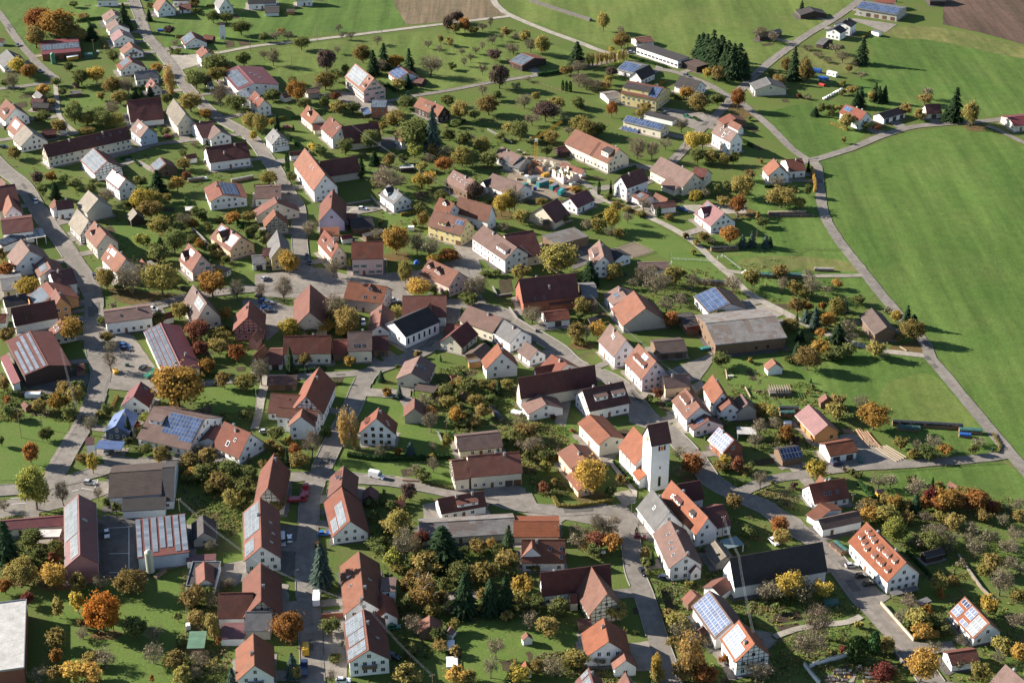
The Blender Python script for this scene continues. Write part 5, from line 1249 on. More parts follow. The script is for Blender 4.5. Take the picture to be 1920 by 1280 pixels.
# ---------------------------------------------------------------- trees and shrubs
def leafmat(name, col, var=0.35, trans=0.4, hue=0.02):
    m = bpy.data.materials.new(name); m.use_nodes = True; n = m.node_tree; n.nodes.clear()
    o = n.nodes.new('ShaderNodeOutputMaterial'); d = n.nodes.new('ShaderNodeBsdfDiffuse'); t = n.nodes.new('ShaderNodeBsdfTranslucent'); mx = n.nodes.new('ShaderNodeMixShader')
    mx.inputs[0].default_value = trans
    f = noise_t(n, geopos(n), 0.9, 3, 0.6)
    c = ramp(n, f, [(0.3, mult(col, 1-var)), (0.7, mult(col, 1+var))])
    oi = n.nodes.new('ShaderNodeObjectInfo'); h = n.nodes.new('ShaderNodeHueSaturation')
    r1 = N(n, 'ShaderNodeMapRange'); r1.inputs[3].default_value = 0.5-hue; r1.inputs[4].default_value = 0.5+hue
    r2 = N(n, 'ShaderNodeMapRange'); r2.inputs[3].default_value = 0.75; r2.inputs[4].default_value = 1.25
    ml = N(n, 'ShaderNodeMath'); ml.operation = 'FRACT'; ml2 = N(n, 'ShaderNodeMath'); ml2.operation = 'MULTIPLY'; ml2.inputs[1].default_value = 7.31
    n.links.new(oi.outputs['Random'], r1.inputs[0]); n.links.new(oi.outputs['Random'], ml2.inputs[0]); n.links.new(ml2.outputs[0], ml.inputs[0]); n.links.new(ml.outputs[0], r2.inputs[0])
    n.links.new(r1.outputs[0], h.inputs['Hue']); n.links.new(r2.outputs[0], h.inputs['Value']); n.links.new(c, h.inputs['Color'])
    n.links.new(h.outputs[0], d.inputs[0]); n.links.new(h.outputs[0], t.inputs[0])
    n.links.new(d.outputs[0], mx.inputs[1]); n.links.new(t.outputs[0], mx.inputs[2]); n.links.new(mx.outputs[0], o.inputs[0])
    return m
LEAF = {'o': leafmat('leaves_orange', (0.31, 0.16, 0.05)), 'O': leafmat('leaves_bright_orange', (0.42, 0.155, 0.035)), 'y': leafmat('leaves_yellow', (0.43, 0.3, 0.075)),
        'k': leafmat('leaves_ochre', (0.265, 0.21, 0.072)), 'g': leafmat('leaves_olive', (0.148, 0.165, 0.058)), 'G': leafmat('leaves_yellow_green', (0.27, 0.27, 0.07)),
        'd': leafmat('leaves_purple_brown', (0.115, 0.082, 0.066)), 'b': leafmat('twigs_and_last_leaves', (0.195, 0.165, 0.11), 0.25, 0.15), 's': leafmat('needles_dark', (0.030, 0.050, 0.024), 0.3, 0.1),
        'S': leafmat('needles_blue', (0.056, 0.082, 0.066), 0.3, 0.1), 'c': leafmat('thuja_green', (0.043, 0.080, 0.029), 0.3, 0.1), 'r': leafmat('leaves_red', (0.2, 0.075, 0.05)), 'w': leafmat('leaves_birch', (0.36, 0.26, 0.085))}
def leafquad(m, c, s, rr, up=0.35, out=None):
    n_ = Vector((rr.gauss(0, 1), rr.gauss(0, 1), rr.gauss(0, 1)+up))
    if out is not None: n_ += out*1.2
    if n_.length < 1e-4: n_ = Vector((0, 0, 1))
    n_.normalize(); a = n_.orthogonal().normalized(); b = n_.cross(a); t = rr.uniform(0, 2*pi)
    a, b = a*cos(t)+b*sin(t), b*cos(t)-a*sin(t); s1, s2 = s*rr.uniform(.6, 1.2), s*rr.uniform(.6, 1.2)
    m.quad(c-a*s1-b*s2*.6, c+a*s1*.7-b*s2, c+a*s1+b*s2*.6, c-a*s1*.7+b*s2)
def crown_mesh(kind, seed, small, huge=False):
    rr = random.Random(seed*17+(5 if small else (9 if huge else 0))); m = MB()
    if kind in 'sS':
        layers = 10 if small else 22
        for i in range(layers):
            z = 0.06 + 0.90*i/layers; r = 0.5*(1-z)**0.72*(1-.35*max(0, .2-z)/.2)*rr.uniform(.8, 1.1)+.015; k = max(5, int((16 if small else 26)*(1-z)+6))
            for j in range(k):
                a = 2*pi*j/k + rr.uniform(-.3, .3); rl = r*rr.uniform(.6, 1.15); z = z + rr.uniform(-.012, .012)
                d = Vector((cos(a), sin(a), 0)); sd = Vector((-sin(a), cos(a), 0))
                for q in range(3 if not small else 2):
                    t0, t1 = q/3*rl, (q+1.25)/3*rl; wz = 0.036*(1.2-t0/max(rl, .01)*.6)+.01
                    p0 = d*t0 + Vector((0, 0, z+.05-t0*.28)); p1 = d*t1 + Vector((0, 0, z+.05-t1*.28-rr.uniform(0, .02)))
                    tw = rr.uniform(-.02, .02)
                    m.quad(p0-sd*wz+Vector((0, 0, tw)), p1-sd*wz*.55, p1+sd*wz*.55, p0+sd*wz-Vector((0, 0, tw)))
        for i in range(5): leafquad(m, Vector((0, 0, .9+.02*i)), .018, rr)
        return m
    if kind == 'c':
        for i in range(260 if small else 520):
            z = rr.random()**.9; r = 0.5*min(1, (1-z)*3.0)**.6*(0.75+.25*min(1, z*6)); a = rr.uniform(0, 2*pi)
            d = Vector((cos(a), sin(a), 0)); leafquad(m, d*r*rr.uniform(.8, 1.03)+Vector((0, 0, .03+z*.95)), .07, rr, 0, d)
        return m
    if kind == 'b':
        leaves, twigs = (110, 420) if small else (260, 1300)
    elif kind == 'w': leaves, twigs = (260, 60) if small else (1000, 150)
    else: leaves, twigs = (420, 30) if small else (2400, 120)
    ls = 0.088 if small else 0.036
    if huge: leaves = int(leaves*2.3); ls *= .66; twigs = int(twigs*1.5)
    if kind == 'b': ls *= 0.8
    nb = 9 if small else (34 if not huge else 60)
    cl = []
    for i in range(nb):
        while True:
            p = Vector((rr.uniform(-1, 1), rr.uniform(-1, 1), rr.uniform(-1, 1)))
            if .35 < p.length < 1: break
        if kind == 'w': c = Vector((p.x*.33, p.y*.33, .52+p.z*.42))
        else: c = Vector((p.x*.37, p.y*.37, .58+p.z*(.30 if not small else .34)))
        if c.z < .25: c.x *= .6; c.y *= .6
        cl.append((c, rr.uniform(.05, .15)))
    ctr = Vector((0, 0, .5))
    for i in range(leaves):
        c, r = cl[rr.randrange(nb)]; v = Vector((rr.gauss(0, 1), rr.gauss(0, 1), rr.gauss(0, 1)))
        v = v*r*.62
        p = c + v
        if kind == 'w': p.z -= abs(rr.gauss(0, .04))
        leafquad(m, p, ls*rr.uniform(.7, 1.25), rr, .35, (p-ctr).normalized())
    for i in range(twigs):
        c, r = cl[rr.randrange(nb)]; p = c + Vector((rr.gauss(0, 1), rr.gauss(0, 1), rr.gauss(0, 1)))*r*.7
        d = ((p-Vector((0, 0, .25))).normalized() + Vector((rr.gauss(0, .4), rr.gauss(0, .4), rr.gauss(0, .4)))).normalized()
        ln = rr.uniform(.06, .16); s = d.orthogonal().normalized()*(.004 if not small else .008)
        s = Matrix.Rotation(rr.uniform(0, 6.28), 3, d) @ s
        m.tri(p-d*ln*.5-s, p-d*ln*.5+s, p+d*ln*.5)
    return m
def trunk_mesh(kind, seed, small):
    rr = random.Random(seed*31+3); m = MB()
    if kind in 'sS': return m.bar((0, 0, -.03), (0, 0, .5), .028, 0, 6, .012)
    if kind == 'c': return m.bar((0, 0, -.03), (0, 0, .4), .05, 0, 5, .02)
    r0 = .032 if not small else .045
    x1, y1 = rr.uniform(-.03, .03), rr.uniform(-.03, .03); top = .30 if kind != 'w' else .75
    m.bar((0, 0, -.03), (x1, y1, top), r0, 0, 6, r0*.68)
    for i in range(6 if kind != 'w' else 8):
        a = 2*pi*i/6 + rr.uniform(-.4, .4); z0 = rr.uniform(.16, top)
        p0 = Vector((x1*z0/top, y1*z0/top, z0)); d = Vector((cos(a)*.8, sin(a)*.8, rr.uniform(.7, 1.3))).normalized(); l1 = rr.uniform(.2, .3)
        p1 = p0 + d*l1; m.bar(p0, p1, r0*.55, 0, 5, r0*.3)
        for j in range(3):
            d2 = (d + Vector((rr.gauss(0, .6), rr.gauss(0, .6), rr.gauss(.1, .4)))).normalized(); p2 = p1 + d2*rr.uniform(.12, .22)
            m.bar(p1, p2, r0*.28, 0, 3, r0*.1)
            if kind == 'b':
                for q in range(3):
                    d3 = (d2 + Vector((rr.gauss(0, .7), rr.gauss(0, .7), rr.gauss(.1, .4)))).normalized()
                    m.bar(p2-d2*.04, p2 + d3*rr.uniform(.08, .16), r0*.13, 0, 3, r0*.04)
    return m
_tree = {}
def tree_meshes(kind, var, small, huge=False):
    k = (kind, var, small, huge)
    if k not in _tree:
        _tree[k] = (trunk_mesh(kind, var+ord(kind), small).mesh('trunk', M_BIRCH if kind == 'w' else M_BARK), crown_mesh(kind, var+ord(kind)*3, small, huge).mesh('crown', LEAF[kind]))
    return _tree[k]
KN = {'o': ('autumn_tree', 'orange autumn'), 'O': ('autumn_tree', 'bright orange maple'), 'y': ('autumn_tree', 'yellow autumn'), 'k': ('autumn_tree', 'ochre autumn'), 'g': ('green_tree', 'olive green'),
      'G': ('autumn_tree', 'yellow-green'), 'd': ('dark_tree', 'purple-brown'), 'b': ('bare_tree', 'bare'), 's': ('spruce_tree', 'dark spruce'), 'S': ('blue_spruce', 'blue spruce'), 'c': ('thuja', 'columnar thuja'), 'r': ('red_tree', 'reddish'), 'w': ('birch_tree', 'golden birch')}
TREES = []
def tree(tile, x, yt, yb, w, kind):
    px, py = T(tile, x, yb); sx, sv = hscale(py)
    h = max(1.2, (yb-yt)/4/sv); wd = max(0.9, w/4/sx)*(1.4 if kind in 'sS' else (1.0 if kind in 'c' else 1.24))
    bush = h < 3.4 and kind not in 'sSc'
    if kind not in 'sSc' and not bush: h = max(h, wd*0.75)
    rr = random.Random(int(x*3+yb*7+int(tile)))
    # pixel of the base: the lowest seen leaves of a round crown lie in front of the trunk
    off = 0.0 if kind in 'sSc' else (0.12*wd if not bush else 0.3*wd)
    p = U(px, py); p.y += off
    small = max(h, wd) < 4.6
    tm, cm = tree_meshes(kind, rr.randrange(7), small, max(h, wd) > 9.5)
    nm, desc = KN[kind]
    if bush: nm = 'shrub'
    o = empty(nm, p); o.matrix_basis = Matrix.Translation(p) @ Matrix.Rotation(rr.uniform(0, 6.28), 4, 'Z') @ Matrix.Rotation(rr.uniform(-.04, .04), 4, 'X') @ Matrix.Diagonal((wd*rr.uniform(.88, 1.1), wd*rr.uniform(.85, 1.15), h*rr.uniform(.95, 1.08), 1))
    obj('trunk', tm, o); c = obj('crown', cm, o)
    if kind not in 'sSc': c.matrix_basis = Matrix.Rotation(rr.uniform(0, 6.28), 4, 'Z') @ Matrix.Diagonal((1.05, 1.05, 1.0 if not bush else 1.15, 1)) @ Matrix.Translation((0, 0, -.12 if bush else 0))
    TREES.append((o, p, h, kind, bush))
def trees(tile, s):
    for t in s.split():
        a = t.split(','); tree(tile, float(a[0]), float(a[1]), float(a[2]), float(a[3]), a[4])
trees('11', '430,90,300,240,o 300,100,260,200,o 490,165,310,200,k 270,210,370,140,k 610,220,310,100,k 690,190,300,90,s 130,430,560,100,y 220,485,600,110,o 100,540,690,110,b 330,640,730,90,y 570,750,850,60,k 560,780,940,150,g 650,850,950,120,k 740,810,930,130,g 840,760,880,120,b 860,870,960,120,k 780,900,960,140,g 720,520,630,130,y 840,590,720,150,k 900,690,790,100,k 610,540,650,120,g 520,470,540,60,g 850,380,470,90,g 940,40,230,100,s 1175,475,570,90,y 1285,490,740,90,w 1130,640,720,60,s 1020,650,740,50,s 960,560,720,110,b 1250,700,790,90,g 1270,200,270,80,d 1120,70,160,50,s 1130,15,80,60,g 1470,60,110,60,g 1460,0,60,70,k 1610,420,560,170,g 1470,520,670,150,g 1630,520,620,130,k 1700,480,570,80,k 1540,560,660,90,d 1650,620,810,120,b 1770,740,850,160,g 1830,400,500,100,g 1430,730,850,150,k 1540,830,900,90,o 1880,850,980,130,k 1900,980,1060,50,y 1330,370,410,50,g 1310,310,350,60,b 1700,130,180,100,g 1600,125,180,100,g 1810,220,270,120,g 1460,1070,1110,80,b 1380,1200,1280,100,k 440,910,1000,100,k 330,840,920,100,g 110,1110,1200,100,k 760,690,760,60,k 640,970,1010,100,k 420,590,650,70,g 290,870,930,70,g 555,20,60,60,g 620,110,150,90,k 40,590,660,80,g 500,480,540,50,b 1370,1130,1180,70,g 1250,960,1010,60,g 470,670,720,70,g 390,740,790,60,k')
trees('12', '620,180,245,60,b 340,280,380,110,g 645,235,300,50,b 710,245,305,60,b 130,350,500,110,b 60,370,450,80,b 530,375,550,140,d 610,345,410,60,b 800,340,480,130,k 910,270,340,70,b 880,370,560,90,s 955,330,520,90,s 940,440,550,90,b 1050,420,520,120,o 1155,370,560,90,s 1310,410,580,150,b 1140,560,660,60,s 1290,300,370,60,b 1375,330,400,50,b 1385,265,330,40,k 1450,285,350,60,k 1440,110,250,70,d 1510,90,180,90,d 1500,170,260,90,k 1565,135,250,90,o 1630,200,265,80,k 1700,170,240,70,b 1760,115,215,50,b 1880,210,280,80,k 1770,270,340,80,b 1840,245,310,40,b 1700,310,380,50,b 1650,350,410,60,b 1545,360,420,60,b 1610,400,470,50,b 1790,380,460,90,d 1825,480,670,140,d 1700,470,570,70,b 1900,320,400,70,b 1470,480,530,70,g 1560,430,500,50,b 520,550,680,150,k 470,610,700,80,b 310,610,780,130,o 120,680,760,100,g 515,710,830,80,g 600,520,620,100,g 670,480,560,60,g 620,760,860,110,k 720,790,860,100,g 600,700,760,70,r 360,740,830,90,g 120,890,960,50,y 160,850,970,45,s 40,860,1020,110,k 280,930,980,30,s 1070,610,680,100,k 1130,760,820,110,g 1050,830,960,120,k 1190,900,1140,240,g 1325,820,1150,120,S 1530,770,920,130,k 1740,760,870,150,k 1640,830,900,80,g 1700,640,720,80,b 1800,700,760,80,g 1440,730,800,100,g 1560,1000,1090,100,g 1450,970,1060,90,g 1690,1040,1180,130,k 1550,1120,1260,150,k 1410,1190,1290,120,o 1410,1110,1200,120,b 1740,1150,1260,130,g 1190,1080,1190,110,G 860,980,1130,130,g 670,1040,1170,110,g 430,1080,1150,90,y 480,1100,1180,90,g 890,1140,1240,80,s 1000,1150,1260,90,k 790,1170,1290,60,s 240,1140,1290,35,c 800,1130,1190,60,b 950,920,990,80,k 1890,920,1010,80,k 60,250,320,70,g 150,250,310,90,b 240,240,310,90,b 190,215,270,60,k 1100,1170,1230,80,g 1330,1080,1180,70,k 1620,1010,1070,70,b 1500,900,960,70,g 1830,1000,1060,70,g 1300,1150,1230,90,b 1240,1220,1290,90,k 1120,1030,1090,70,g 980,870,930,60,g 1360,980,1030,60,g 270,590,640,80,g')
trees('13', '490,325,500,130,s 685,105,240,80,k 575,400,500,36,w 605,395,500,36,w 640,390,495,36,w 672,388,490,36,w 705,380,486,38,w 738,378,480,38,w 770,376,476,36,w 800,374,470,36,w 830,372,464,36,w 855,374,455,34,w 820,270,370,130,k 745,350,400,50,y 815,200,270,60,b 30,240,300,60,b 95,230,320,80,k 140,290,400,110,b 230,280,420,120,k 10,330,420,90,b 1430,240,440,120,s 1500,240,480,120,s 1560,260,500,110,s 1620,300,560,120,s 1700,330,590,130,s 1400,270,430,100,s 1530,300,540,110,s 1660,320,580,110,s 1590,330,560,100,s 1740,390,590,90,s 1460,260,470,120,s 1640,340,585,120,s 1510,280,520,120,s 1580,290,530,120,s 1680,360,588,110,s 1610,350,575,110,s 1465,505,590,70,y 1540,500,620,90,k 1630,540,590,50,k 1310,680,750,100,o 1400,705,840,150,k 1540,720,790,90,g 1690,670,830,100,o 1860,220,300,110,b 380,605,680,25,c 408,605,685,25,c 437,610,690,25,c 500,560,660,120,b 560,600,680,120,b 620,640,690,110,b 700,600,680,80,k 720,560,640,60,k 750,500,580,90,d 500,500,560,110,b 400,500,570,80,k 440,510,560,50,k 750,750,890,85,o 1000,790,850,90,k 960,820,880,60,k 505,730,800,60,S 490,760,820,100,g 90,700,820,110,b 180,690,760,60,k 250,770,920,150,d 330,720,850,110,k 310,840,900,120,b 500,870,1000,130,k 560,930,1040,150,k 640,930,1020,110,g 60,920,1060,120,g 230,980,1070,90,k 290,1000,1090,120,k 260,1090,1180,80,g 1270,880,1000,110,b 1350,1000,1140,120,y 1430,1000,1130,100,y 940,1030,1200,130,b 1050,1060,1210,120,b 1150,1040,1130,90,b 1390,1140,1230,120,g 1500,1140,1240,100,k 1590,1150,1250,90,k 1660,1140,1240,90,g 1870,1185,1230,30,y 150,880,950,110,b 30,620,690,70,b 400,850,930,90,b 120,580,620,60,b 1190,690,740,60,g 600,1060,1130,90,g 420,960,1020,80,b 1780,880,910,50,g 1480,1000,1050,60,g')
trees('14', '250,5,100,50,s 700,275,480,100,s 195,360,600,110,s 270,430,620,90,k 140,430,560,80,k 290,500,620,100,k 80,560,650,90,k 20,520,580,60,g 605,490,550,50,k 510,350,410,100,b 560,430,480,110,b 630,640,710,80,k 690,650,800,80,s 660,690,810,70,s 800,620,760,70,s 830,640,770,70,s 870,650,770,60,s 780,680,770,60,k 700,550,600,70,b 1195,660,750,90,b 1175,710,790,100,k 1030,780,880,80,k 1140,820,910,80,k 1395,670,910,110,s 1330,800,900,70,s 1510,780,960,110,k 400,780,860,60,g 470,790,850,70,g 540,790,840,60,k 590,860,970,100,k 740,920,980,70,g 820,930,990,70,r 570,1030,1080,40,k 350,800,870,60,s 470,820,890,50,g 300,1195,1290,30,s 40,240,330,90,b 240,710,740,50,r 300,710,750,50,b 560,600,660,40,k 560,680,720,50,g 380,400,440,90,b 450,440,480,80,b 650,460,500,60,b 300,350,390,90,b')
trees('21', '290,10,110,100,d 390,10,90,90,o 420,90,210,80,s 320,110,200,80,g 560,60,140,90,g 480,30,100,70,g 1190,0,170,130,s 1400,10,70,60,r 1330,50,170,120,y 1070,150,300,140,y 1160,160,270,120,k 1130,270,370,160,k 800,170,260,130,b 1200,370,490,170,k 1070,470,570,110,G 1310,440,630,140,g 1210,500,620,50,c 1450,370,440,80,o 1380,370,440,130,b 1350,400,470,100,g 1490,270,370,120,g 1750,320,400,100,o 1870,310,390,90,k 1890,410,500,90,g 1560,400,460,80,g 1440,480,560,90,g 1500,510,580,80,o 1190,590,690,130,g 1600,540,620,80,g 990,690,940,230,b 1220,690,960,220,k 800,730,900,140,k 1590,770,970,200,o 1640,740,830,80,y 1780,820,990,130,b 40,690,810,130,o 20,580,690,80,k 210,810,960,170,y 530,1110,1290,160,y 210,1050,1190,150,b 350,1040,1150,100,b 1345,990,1130,120,k 1690,1030,1130,90,y 1190,1090,1160,110,g 760,1090,1170,50,g 1480,1140,1280,170,r 1640,1220,1300,140,k 60,1220,1290,120,k 850,980,1050,60,b 960,230,290,90,g 1100,510,560,60,k 1690,1180,1230,100,g 800,1220,1290,90,k 1050,50,130,100,g 680,110,170,80,g 1260,180,240,80,k 1330,330,400,90,g 1240,440,520,90,k 1150,560,620,80,g 1110,640,690,60,g 1620,610,660,90,k 1700,640,700,70,g 920,850,910,100,g 1320,820,880,90,g 1420,900,950,60,g 1010,240,290,70,k 700,60,110,60,g 1530,330,380,60,g 1640,350,390,60,g')
trees('22', '100,10,120,130,k 400,380,510,130,b 250,610,790,140,y 210,790,1000,140,b 40,840,960,100,b 580,650,810,120,b 600,920,1160,180,b 680,1040,1240,170,k 570,1050,1150,90,y 250,1120,1250,150,y 510,1160,1230,130,y 640,1150,1250,100,y 720,1060,1190,90,b 980,30,180,230,b 1050,420,640,170,y 1210,470,640,130,b 1300,490,670,160,b 1140,480,580,80,b 1250,320,430,90,k 1220,250,320,100,g 1240,30,140,120,y 1290,10,130,110,y 1390,150,240,90,g 1640,90,220,130,d 1840,180,350,110,y 1900,160,320,100,y 1450,590,700,130,o 1120,680,860,100,k 1220,860,950,150,y 1640,780,970,170,b 1050,1010,1110,80,k 1600,960,1020,120,g 1860,390,470,90,b 910,470,540,110,b 940,370,430,60,g 1010,410,480,60,g 60,440,510,70,g 90,470,540,60,b 50,510,570,60,g 700,660,740,40,G 270,30,90,80,g 1330,640,700,90,y 1080,40,120,90,b 320,1180,1250,100,g 420,1190,1250,80,g 1190,380,430,50,k 1430,900,960,60,g 1340,870,930,60,g 1720,760,800,80,g 1800,750,800,70,g 900,60,140,90,g 780,10,60,70,g')
trees('23', '750,295,450,120,y 740,420,500,80,b 650,360,470,110,k 570,370,450,100,b 800,440,510,70,k 870,310,400,80,b 20,100,310,130,b 70,290,410,100,k 220,215,270,80,k 480,130,170,80,o 650,80,180,30,c 740,75,190,35,s 990,210,300,100,b 1100,270,350,35,c 1375,150,250,90,y 1450,130,210,70,b 1580,195,270,90,k 1730,50,210,160,k 1690,195,330,120,o 1780,0,80,90,k 1840,320,380,60,k 1630,430,560,140,o 1725,470,580,60,S 1800,445,575,60,S 1900,480,580,60,S 1440,470,540,80,k 1500,500,560,70,b 350,590,790,240,k 70,720,830,130,k 580,680,850,130,s 770,700,820,110,k 740,770,820,60,y 990,740,850,150,b 1080,780,940,200,b 1200,735,870,110,k 910,810,890,90,b 1160,950,1080,140,b 1260,930,1020,110,b 1350,780,900,100,b 1660,790,920,150,b 1800,740,880,120,k 1190,1060,1180,110,o 530,960,1100,120,k 600,980,1100,90,b 520,1050,1120,70,g 150,1030,1160,160,b 640,1120,1270,110,y 560,1150,1280,80,b 480,1150,1290,110,k 1540,1060,1130,100,g 1270,740,800,60,k 1530,100,190,80,g 1620,80,160,90,g 780,240,290,70,k 860,280,320,70,k 960,310,350,80,k 1300,480,520,60,k 1380,520,570,60,k 1180,330,380,70,k 720,180,230,60,g 1040,700,780,90,b 1450,820,880,80,b 1110,1100,1160,60,g 400,340,400,60,g 1700,330,370,60,b 1880,370,430,90,g 1560,590,600,30,g 1360,600,640,50,k')
trees('24', '100,175,290,190,k 240,200,300,90,k 300,100,200,60,g 520,820,890,80,y 90,720,820,120,k 300,740,870,110,b 110,800,930,90,b 200,830,940,120,k 330,800,960,130,b 260,880,960,110,k 680,930,1010,100,g 220,950,1080,110,k 300,990,1060,70,o 410,990,1060,60,o 350,1010,1190,90,S 280,1040,1140,70,S 215,1070,1130,50,s 510,960,1120,130,k 570,950,1060,70,S 450,1070,1190,110,o 600,1120,1240,120,b 515,1140,1290,110,s 960,1050,1140,80,y 1035,1015,1170,80,s 1090,1080,1160,70,s 1080,1120,1290,150,k 980,1220,1290,60,k 900,1030,1080,60,b 170,1120,1200,110,k 620,1240,1300,90,b 10,490,570,50,s 240,1200,1280,80,s 70,90,140,110,b 190,120,160,70,g 440,860,930,80,b 400,1180,1260,80,o')
trees('31', '830,0,100,90,b 830,90,230,100,b 1340,240,520,330,o 1550,140,250,130,o 1770,30,160,130,o 1640,0,100,140,k 1510,0,130,110,r 1680,230,360,90,k 1850,270,380,150,k 580,300,370,90,g 470,320,400,100,k 570,350,460,100,k 450,390,540,130,o 300,440,540,110,k 80,480,590,100,g 130,530,600,80,k 530,470,590,110,g 60,410,470,50,o 30,270,390,90,k 350,640,750,100,g 235,770,930,110,o 270,960,1280,210,G 475,1050,1240,110,b 740,1090,1200,70,b 700,830,1000,80,y 680,560,710,110,b 810,450,580,90,g 970,560,720,60,s 1080,550,610,80,G 960,720,790,70,g 1210,790,940,110,k 1280,850,930,60,b 1090,790,860,100,g 1490,770,850,90,b 1420,860,960,130,k 1440,950,1050,110,y 1530,940,1060,150,g 1560,840,930,140,k 1640,1000,1120,140,k 1720,920,1010,140,g 1740,1120,1240,140,k 1830,1050,1150,140,g 1880,950,1040,100,g 1550,500,580,120,b 1850,520,600,120,g 800,1180,1240,60,g 870,1220,1290,70,g 30,1190,1280,100,b 1850,860,890,50,y 10,700,790,50,g 610,860,920,80,k 1560,1080,1150,100,k 1690,1060,1140,110,k 1480,880,960,90,b 1400,1010,1070,80,g 1010,610,670,70,r 1060,650,740,90,g 1470,310,340,36,g 1615,305,335,34,g 1690,540,620,100,g 760,520,580,70,k 1240,800,860,70,b 620,560,620,50,b')
trees('32', '40,130,340,130,b 265,40,250,70,s 360,90,180,90,k 700,110,200,70,y 940,215,300,60,s 1075,335,430,55,S 985,365,420,70,o 1060,180,215,40,g 660,530,800,100,w 740,510,820,70,w 420,690,880,150,b 240,700,780,50,y 150,650,750,110,g 290,780,880,100,o 235,790,930,40,s 160,790,900,120,k 330,840,960,130,k 930,770,890,80,b 990,770,850,70,b 1065,810,860,60,o 1160,745,870,80,S 1330,750,840,70,b 1310,500,580,90,o 1310,530,690,110,b 1510,510,620,120,o 1430,340,420,110,g 1600,320,410,150,g 1540,280,350,100,k 1440,430,500,110,k 1650,410,500,110,k 1710,500,580,120,k 1430,700,810,70,G 1270,410,490,110,b 1380,430,490,80,b 1200,930,1040,110,b 1250,950,1060,100,g 1330,880,990,100,b 1310,870,910,70,y 1150,1080,1200,120,d 870,1180,1250,70,g 1385,95,150,35,s 1210,80,130,60,k 1820,270,400,50,s 1720,290,360,80,g 1780,300,380,80,k 1880,290,350,80,k 1590,520,590,80,g 150,1180,1290,150,k 60,900,960,90,k 1560,590,650,90,g 1640,570,640,90,k 1480,580,640,90,g 1760,410,470,80,g 1370,360,420,80,k 1690,300,350,70,k 1460,310,350,60,k 1010,1210,1280,90,g 1100,1160,1220,70,k 100,760,820,90,k 540,660,720,60,g 1860,740,800,70,g 850,100,140,40,g')
trees('33', '590,890,1180,230,y 800,1010,1090,80,k 740,1100,1170,80,g 320,1030,1100,60,k 240,1060,1150,80,r 250,910,990,90,G 250,820,900,100,g 160,720,860,140,b 90,620,740,150,k 100,560,650,100,b 40,680,780,130,g 190,780,870,70,k 460,660,690,40,r 1255,800,890,110,b 1350,860,1020,160,o 1260,920,1030,90,b 1030,400,460,70,g 1090,350,440,70,r 1565,120,200,130,g 1850,480,570,70,y 1890,470,570,80,k 1850,590,720,130,b 1690,880,1000,90,r 1600,860,950,90,y 1570,920,980,100,k 1790,910,970,60,g 1860,980,1110,100,b 1660,1150,1270,120,k 1820,710,800,110,b 1790,130,170,50,k 510,0,40,100,k 1760,960,1000,70,k 1640,900,970,60,g 1540,900,950,60,g 130,820,900,80,g 60,740,820,80,b 870,1030,1070,50,g 310,560,590,40,r 1580,590,640,70,g')
trees('34', '295,50,225,170,k 395,0,110,130,y 530,60,140,120,g 600,40,120,110,g 810,10,130,110,k 220,0,110,80,s 860,90,130,100,b 520,400,500,120,k 510,490,590,140,k 700,410,510,110,b 790,505,680,230,o 30,480,600,100,k 50,580,660,100,b 140,640,750,110,o 995,715,820,90,k 1120,750,850,100,b 1240,710,820,110,b 1200,790,890,130,g 1090,830,890,80,k 1330,775,860,110,o 1540,780,850,80,g 1590,740,800,100,b 1680,790,830,30,S 365,905,1040,150,y 190,1055,1110,60,d 690,980,1040,40,g 580,930,990,50,b 640,970,1030,70,g 830,1010,1110,120,b 920,1010,1110,120,b 1110,1040,1170,140,b 1080,1020,1080,80,g 1225,1010,1130,40,s 1280,1060,1140,90,k 1210,1100,1230,100,r 1330,1120,1280,150,y 1400,1140,1280,150,o 1560,1120,1280,160,o 1490,1110,1200,90,k 950,1150,1280,100,y 1100,1140,1290,90,s 760,1200,1290,120,k 1700,1230,1290,120,o 1880,1180,1290,110,b 1030,1190,1290,90,k 1170,1180,1280,110,o 30,1045,1085,35,G 170,120,170,80,g 320,270,310,30,s 335,320,370,25,g 290,370,410,25,k 1270,1180,1290,110,o 1630,1190,1280,100,r 880,1150,1240,90,k 700,1220,1290,90,b 1440,1090,1160,90,k 1800,1230,1290,90,b 460,70,150,100,g 90,700,760,80,k 210,720,780,70,d 1500,1190,1280,90,r')
trees('41', '60,50,390,170,s 160,395,560,210,k 40,500,620,100,o 210,600,710,90,r 410,390,590,170,y 590,480,620,120,k 765,470,610,130,b 990,450,630,190,k 590,600,770,100,y 440,640,800,90,k 770,620,910,250,O 720,680,905,130,O 850,700,905,120,O 610,810,890,80,k 1010,790,960,160,g 1165,860,990,150,b 420,885,1030,130,k 425,1030,1150,90,o 1150,1010,1150,180,b 790,1050,1170,160,b 680,1060,1160,120,k 1310,1070,1180,160,k 1500,1060,1180,150,b 1440,560,740,150,k 1470,740,870,120,k 1600,780,960,110,k 1590,620,740,100,b 1540,570,660,120,g 550,1160,1290,190,y 680,1150,1290,180,y 420,1170,1290,100,k 290,1210,1290,150,b 1370,1180,1290,130,k 1140,1230,1290,30,o 1740,1170,1290,80,S 240,140,270,150,g 400,310,390,70,r 420,220,320,100,g 1700,500,580,100,b 1580,220,300,100,b 1340,760,830,70,g 1350,960,1020,90,g 1420,660,720,90,g 90,390,470,110,k 300,280,360,90,g 620,880,960,110,b 1460,1180,1260,110,b 1640,940,1010,40,o')
